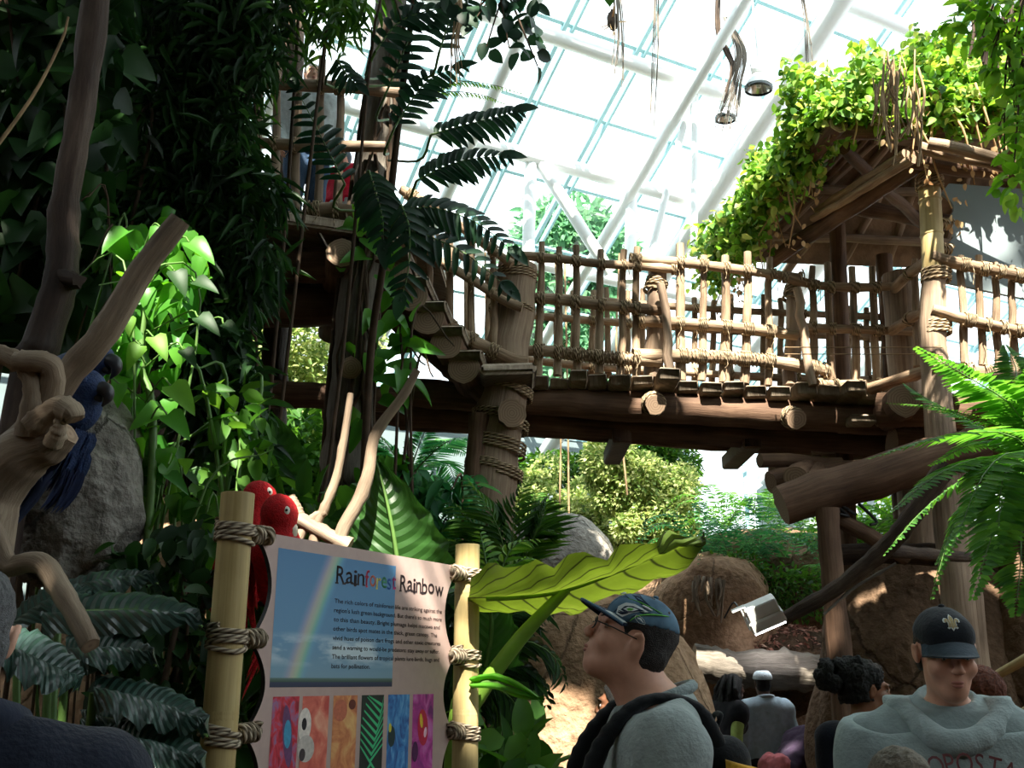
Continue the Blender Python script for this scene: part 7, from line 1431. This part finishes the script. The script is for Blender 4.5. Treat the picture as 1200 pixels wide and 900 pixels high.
E = lambda n, m, pts, off: decal(hd, cr, n, m, pts, off); m_ = lambda pts: [(-a, e) for a, e in pts]
for off, gmat, nm, k in ((.0035, CWH, 'fleur_outline', 1.14), (.005, GOLD, 'fleur_emblem', .92)):
    sc_ = lambda pts: [(a*k, .60+(e-.60)*k) for a, e in pts]
    E(nm, gmat, sc_([(0, .86), (.06, .76), (.075, .68), (.045, .60), (.03, .52), (.05, .44), (0, .38), (-.05, .44), (-.03, .52), (-.045, .60), (-.075, .68), (-.06, .76)]), off)
    pet = [(.045, .53), (.07, .62), (.13, .70), (.20, .71), (.24, .65), (.22, .58), (.17, .57), (.185, .63), (.15, .64), (.11, .57), (.10, .49), (.13, .44), (.08, .42), (.05, .46)]
    E(nm, gmat, sc_(pet), off); E(nm, gmat, sc_(m_(pet))[::-1], off); E(nm, gmat, sc_([(-.11, .545), (.11, .545), (.11, .505), (-.11, .505)]), off+.0008)
# chest lettering on an arc
TXM = mcloth('chest_print', (122, 74, 76)); word = 'AEROPOSTALE'; mb = MB(); Jc = hd.J['che']; n = len(word)
def chest(x, z):
    """point on the front of the sweatshirt"""
    return x, z
bd_ = Body(hd.lo-.03, hd.hi+.03, .009); hd.torso(bd_, .028); X = bd_.x
def front_y(x, z):
    i = np.argmin(np.abs(X[0]-x)); k = np.argmin(np.abs(X[2]-z)); col = bd_.D[i, :, k]; j = np.where(col < 0)[0]
    if not len(j): return .15
    j = j[-1]; f = col[j]/(col[j]-col[min(j+1, len(col)-1)]+1e-9); return X[1][j]+f*.009
zc = 1.346*q
for k, c in enumerate(word):
    V, T = text_mesh(c); w_ = max(.3, np.ptp(V[:, 0])); ang = (k-(n-1)/2)*.125; Rr = .245; V[:, 0] -= V[:, 0].mean(); lp = np.zeros((len(V), 3)); 
    lx = V[:, 0]*.052; ly = V[:, 1]*.07; 
    xx = (Rr+ly)*np.sin(ang)+lx*np.cos(ang); zz = zc-Rr+(Rr+ly)*np.cos(ang)-lx*np.sin(ang); yy = np.array([front_y(-a, b) for a, b in zip(xx, zz)]); mb.add(hd.W(np.stack([-xx, yy+.021, zz], 1)), T=T[:, ::1])
mb.build('chest_lettering', TXM, hd.o, smooth=False)

# ---- the man at the left edge, back of the head
p0 = at(-22, 705, 1.6)
lm = Person('man with short grey hair in dark navy jacket at the left edge', (p0[0], 1.55, 0), 24, 1.79, SK4, 1.1, head=(4, -4, 0), h=.006)
lm.top('jacket', mcloth('dark_navy', (27, 32, 46), bump=.3), .035, 1.0, -.15, neck=.03, wr=.012, wf=6); lm.trousers(DARKP); lm.hair(HAIR_GR, .004, .075, .075)
mb = MB(); c = lm.J['nek']; tube(mb, [lm.W(c+np.array([math.cos(a)*.095, math.sin(a)*.10+.01, .02-.03*math.sin(a)])) for a in np.linspace(0, 2*PI, 22)], .03, 8, 22, cap=False); mb.build('collar', mcloth('navy_collar', (30, 36, 52)), lm.o)

# ---- curly haired woman in profile, dark hooded top, chain strap bag
p0 = at(1006, 797, 4.35)
cw = Person('woman with curly black hair in profile in a dark navy hooded top', (p0[0], 4.35, 0), -80, 1.68, SK2, .92, hs=1.0, head=(-2, -4, 0), h=.007, female=True)
cw.top('hooded_top', mcloth('deep_navy', (28, 30, 46)), .02, 1.0, -.1, neck=.012, wr=.009); cw.trousers(DARKP); q = cw.S
def puff(B):
    g = np.random.default_rng(5)
    for _ in range(46):
        v = nrm(g.normal(size=3)); v[1] = -abs(v[1])*.9+.1
        B.ell(cw.hp(v[0]*.085, -.05+v[1]*.085, .055+v[2]*.07), .026*q, k=.012)
    for _ in range(40): v = nrm(g.normal(size=3)); B.ell(cw.hp(v[0]*.055, -.145+v[1]*.06, .055+v[2]*.058), .022*q, k=.012)
cw.hair(HAIR_BK, .014, .05, .062, extra=puff, wr=.012, wf=55)
def hood2(B):
    c = cw.J['nek']; B.cap(c+np.array([-.075, -.10, -.03])*q, c+np.array([.075, -.10, -.03])*q, .05*q, None, .03); B.cap(c+np.array([0, -.13, -.04])*q, c+np.array([0, -.15, -.25])*q, .07*q, .055*q, .04)
c = cw.J['nek']; cw.cloth('hood', hood2, mcloth('deep_navy_hood', (26, 28, 42)), h=.008, lo=c-.4, hi=c+.3, wr=.008)
hb = thing('handbag', 'dark shoulder bag on a silver chain carried by the curly haired woman', 'bag', cw.W(np.array([-.25, -.05, .80])*q)); mb = MB()
ch = resample([cw.W(np.array(p)*q) for p in ((-.16, -.10, 1.30), (-.16, -.03, 1.475), (-.165, .08, 1.42), )], 6)
ch = resample([cw.W(np.array(p)*q) for p in ((-.27, -.13, .98), (-.225, -.13, 1.2), (-.165, -.105, 1.41), (-.15, -.0, 1.486), (-.165, .10, 1.40), (-.24, .10, 1.15), (-.28, .03, .98))], 90); t3 = nrm(np.gradient(ch, axis=0))
for k in range(0, 90, 2):
    s_ = nrm(np.cross(t3[k], [0.3, .2, 1] if k % 4 else [1, .2, .1])); mb2 = mb; a = np.linspace(0, 2*PI, 9); tube(mb, ch[k]+.013*np.cos(a)[:, None]*t3[k]+.008*np.sin(a)[:, None]*s_, .0028, 5, 9, cap=False)
mb.build('chain', CHROME, hb)
def bagb(B): B.cap(np.array([-.29, -.14, .93])*q, np.array([-.29, .04, .93])*q, .045*q, None, .02); B.cap(np.array([-.29, -.15, .80])*q, np.array([-.29, .05, .80])*q, .06*q, None, .03)
cw.cloth('bag_body', bagb, mcloth('bag_leather', (30, 28, 28), .5), h=.008, lo=np.array([-.5, -.3, .6]), hi=np.array([-.1, .2, 1.1]), parent=hb, wr=.004)

# ---- three visitors at the viewing window
p0 = at(836, 800, 9.2)
lw = Person('woman with long dark locs in black vest and lime sleeves at the viewing window', (p0[0]-.0, 9.1, 0), -62, 1.70, SK3, .92, lean=15, head=(-10, -8, 0), h=.009, female=True)
LIME = mcloth('lime_knit', (176, 196, 110)); lw.top('lime_top', LIME, .012, .97, -.06, wr=.005, h=.01); lw.top('vest', mcloth('black_vest', (36, 36, 42)), .026, -1, -.16, wr=.008, h=.01); lw.trousers(DENIM, h=.012)
q = lw.S
def locs(B):
    g = np.random.default_rng(3)
    for _ in range(70):
        a = g.uniform(-2.6, 2.6); p = np.array([math.sin(a)*.08, -math.cos(a)*.09-.02, .03+g.uniform(-.02, .08)]); L = g.uniform(.22, .42); A = lw.hp(*p); e = A+np.array([p[0]*.7, -.06, -L])*q; B.chain(list(resample([A, (A+e)/2+np.array([p[0]*.6, -.04, .02]), e], 5)), [.013*q, .012*q, .011*q, .01*q, .008*q], .006)
c = lw.J['hed']; lw.hair(HAIR_BK, .012, .06, .06, wr=.006); lw.cloth('locs', locs, HAIR_BK, h=.008, wr=.003, smooth=1, lo=c-np.array([.35, .4, .6]), hi=c+np.array([.35, .3, .25]))
p0 = at(893, 800, 9.3)
km = Person('man in white knitted skullcap and pale blue shirt seen from behind at the window', (p0[0], 9.25, 0), 4, 1.70, SK3, 1.0, head=(-4, -3, 0), h=.009)
km.top('shirt', mcloth('pale_blue_shirt', (176, 198, 212), bump=.1), .03, 1.0, -.20, neck=.03, wr=.014, h=.01, wf=7); km.trousers(DARKP, h=.012); km.hair(HAIR_BK, .004, .08, .05)
q = km.S; WH = mcloth('white_knit', (206, 220, 226), bump=.5); c = km.J['hed']
def kufi(B): B.ell(km.hp(0, -.014, .055), np.array([.088, .106, .082])*q, km.Rh, .02); B.half(km.hp(0, 0, .045), km.Rh@np.array([0, .1, -1.])); B.half(km.hp(0, 0, .128), km.Rh@np.array([0, 0, 1.]))
km.cloth('skullcap', kufi, WH, h=.006, wr=0, lo=c-.25, hi=c+.25)
mb = MB(); c = km.J['nek']; tube(mb, [km.W(c+np.array([math.cos(a)*.075, math.sin(a)*.08+.005, .03-.02*math.sin(a)])) for a in np.linspace(0, 2*PI, 20)], .014, 7, 20, cap=False); mb.build('collar', mcloth('shirt_collar', (190, 208, 220)), km.o)
p0 = at(912, 862, 8.9)
bp_ = Person('person in dark purple top with pink jacket round the waist bending forward', (p0[0]-.02, 8.85, 0), -62, 1.60, SK3, .98, lean=52, head=(0, -12, 0), h=.009, arms=dict(elL=(-.24, .62, 1.12), wrL=(-.10, .80, 1.30), elR=(.24, .60, 1.10), wrR=(.10, .80, 1.30)))
bp_.top('purple_top', mcloth('dark_purple', (58, 44, 66)), .028, .95, -.05, wr=.012, h=.01); bp_.trousers(KHAKI, .03, h=.012, wr=.012); bp_.hair(HAIR_BK, .01, .07, .05, wr=.008)
q = bp_.S; PINK = mcloth('pink_fleece', (226, 130, 136))
def wrap(B):
    p = bp_.J['pel']
    for sg in (-1, 1): B.cap(p+np.array([sg*.07, -.05, .06])*q, p+np.array([sg*.08, -.09, -.12])*q, .12*q, .13*q, .04, (np.array([0, 1., 0]), .8))
    B.cap(p+np.array([-.12, .08, .05])*q, p+np.array([.12, .08, .05])*q, .05*q, None, .03); B.cap(p+np.array([.16, -.02, .0])*q, p+np.array([.22, .02, -.30])*q, .06*q, .045*q, .04); B.cap(p+np.array([.14, .04, -.05])*q, p+np.array([.12, .10, -.34])*q, .045*q, .03*q, .04); B.cap(p+np.array([-.14, .06, -.02])*q, p+np.array([-.15, .12, -.3])*q, .045*q, .03*q, .04)
c = bp_.J['pel']; bp_.cloth('tied_jacket', wrap, PINK, h=.01, wr=.02, wf=12, lo=c-.55, hi=c+.45)
# ---- others
p0 = at(733, 818, 4.2)
dk = Person('person in a black jacket standing behind the man in the team cap', (p0[0], 4.2, 0), 75, 1.62, SK2, .95, h=.009); dk.top('jacket', mcloth('black_jacket', (26, 26, 30)), .035, 1.0, -.15, wr=.01, h=.01); dk.trousers(DARKP, h=.012); dk.hair(HAIR_BK, .01, .09, .05)
p0 = at(1058, 905, 2.25)
kid = Person('child with short dull blond hair before the young man in the hooded sweatshirt', (p0[0], 2.25, 0), 12, 1.475, SK4, .9, h=.007); kid.top('jacket', mcloth('grey_jacket', (96, 104, 110)), .03, 1.0, -.12, wr=.01, h=.01); kid.trousers(DENIM, h=.012); kid.hair(HAIR_BL, .009, .08, .05, wr=.006, wf=60)
p0 = at(1150, 802, 4.9)
rd = Person('person with auburn hair half hidden behind the young man in the hooded sweatshirt', (p0[0], 4.9, 0), 60, 1.68, SK1, .95, h=.009); rd.top('top', mcloth('brown_top', (70, 52, 46)), .025, 1.0, -.1, wr=.01, h=.01); rd.trousers(DARKP, h=.012)
def rh(B): c = rd.hp(0, -.06, -.08); B.cap(rd.hp(0, -.05, .0), rd.hp(0, -.09, -.17), .09*rd.S, .05*rd.S, .04)
rd.hair(HAIR_RD, .012, .2, .055, extra=rh, wr=.008, wf=40)
# people up on the stairs and the platform
p0 = at(362, 150, 7.75)
wp = Person('white haired person in pale grey sweater and jeans behind the upper platform rails', (p0[0], 7.75, ZP+.035), 200, 1.76, SK4, 1.05, head=(0, -5, 0), h=.009); wp.top('sweater', mcloth('pale_sweater', (198, 208, 212)), .03, 1.0, -.1, wr=.01, h=.01); wp.trousers(DENIM, h=.012); wp.hair(HAIR_WH, .01, .07, .05)
p0 = at(405, 180, 8.0)
rp_k = Person('child with dark grey hood and red jacket on the upper platform', (p0[0], 8.0, ZP+.035), 160, 1.05, SK1, 1.0, h=.008); rp_k.top('red_jacket', mcloth('bright_red', (216, 30, 60)), .03, 1.0, -.1, wr=.008, h=.009); rp_k.trousers(mcloth('pale_trousers', (180, 186, 190)), h=.01)
def kh(B): B.ell(rp_k.hp(0, -.02, .03), np.array([.095, .11, .11])*rp_k.S, rp_k.Rh, .02); B.cap(rp_k.hp(0, -.05, -.08), rp_k.J['nek'], .075*rp_k.S, None, .03); B.ell(rp_k.hp(0, .10, -.01), np.array([.06, .07, .09])*rp_k.S, rp_k.Rh, .015, True)
c = rp_k.J['hed']; rp_k.cloth('hood', kh, mcloth('grey_hood', (92, 104, 112)), h=.006, lo=c-.25, hi=c+.25)
p0 = at(496, 262, 8.45); zs_ = 3.9
st_ = Person('person in pale blue with black straps behind the stair railing', (p0[0], 8.45, 4.48), 70, 1.28, SK4, 1.0, h=.009); st_.top('pale_blue_top', mcloth('washed_blue', (150, 180, 206)), .03, 1.0, -.1, wr=.01, h=.01); st_.trousers(DENIM, h=.012); st_.hair(HAIR_WH, .008, .07, .05)
for sg in (-1, 1): mb = MB(); tube(mb, resample([st_.W(np.array(p)*st_.S) for p in ((sg*.1, -.17, 1.1), (sg*.11, -.1, 1.45), (sg*.11, .05, 1.48), (sg*.14, .165, 1.3), (sg*.17, .13, 1.05))], 16), .018, 6); mb.build('strap', BPK, st_.o)
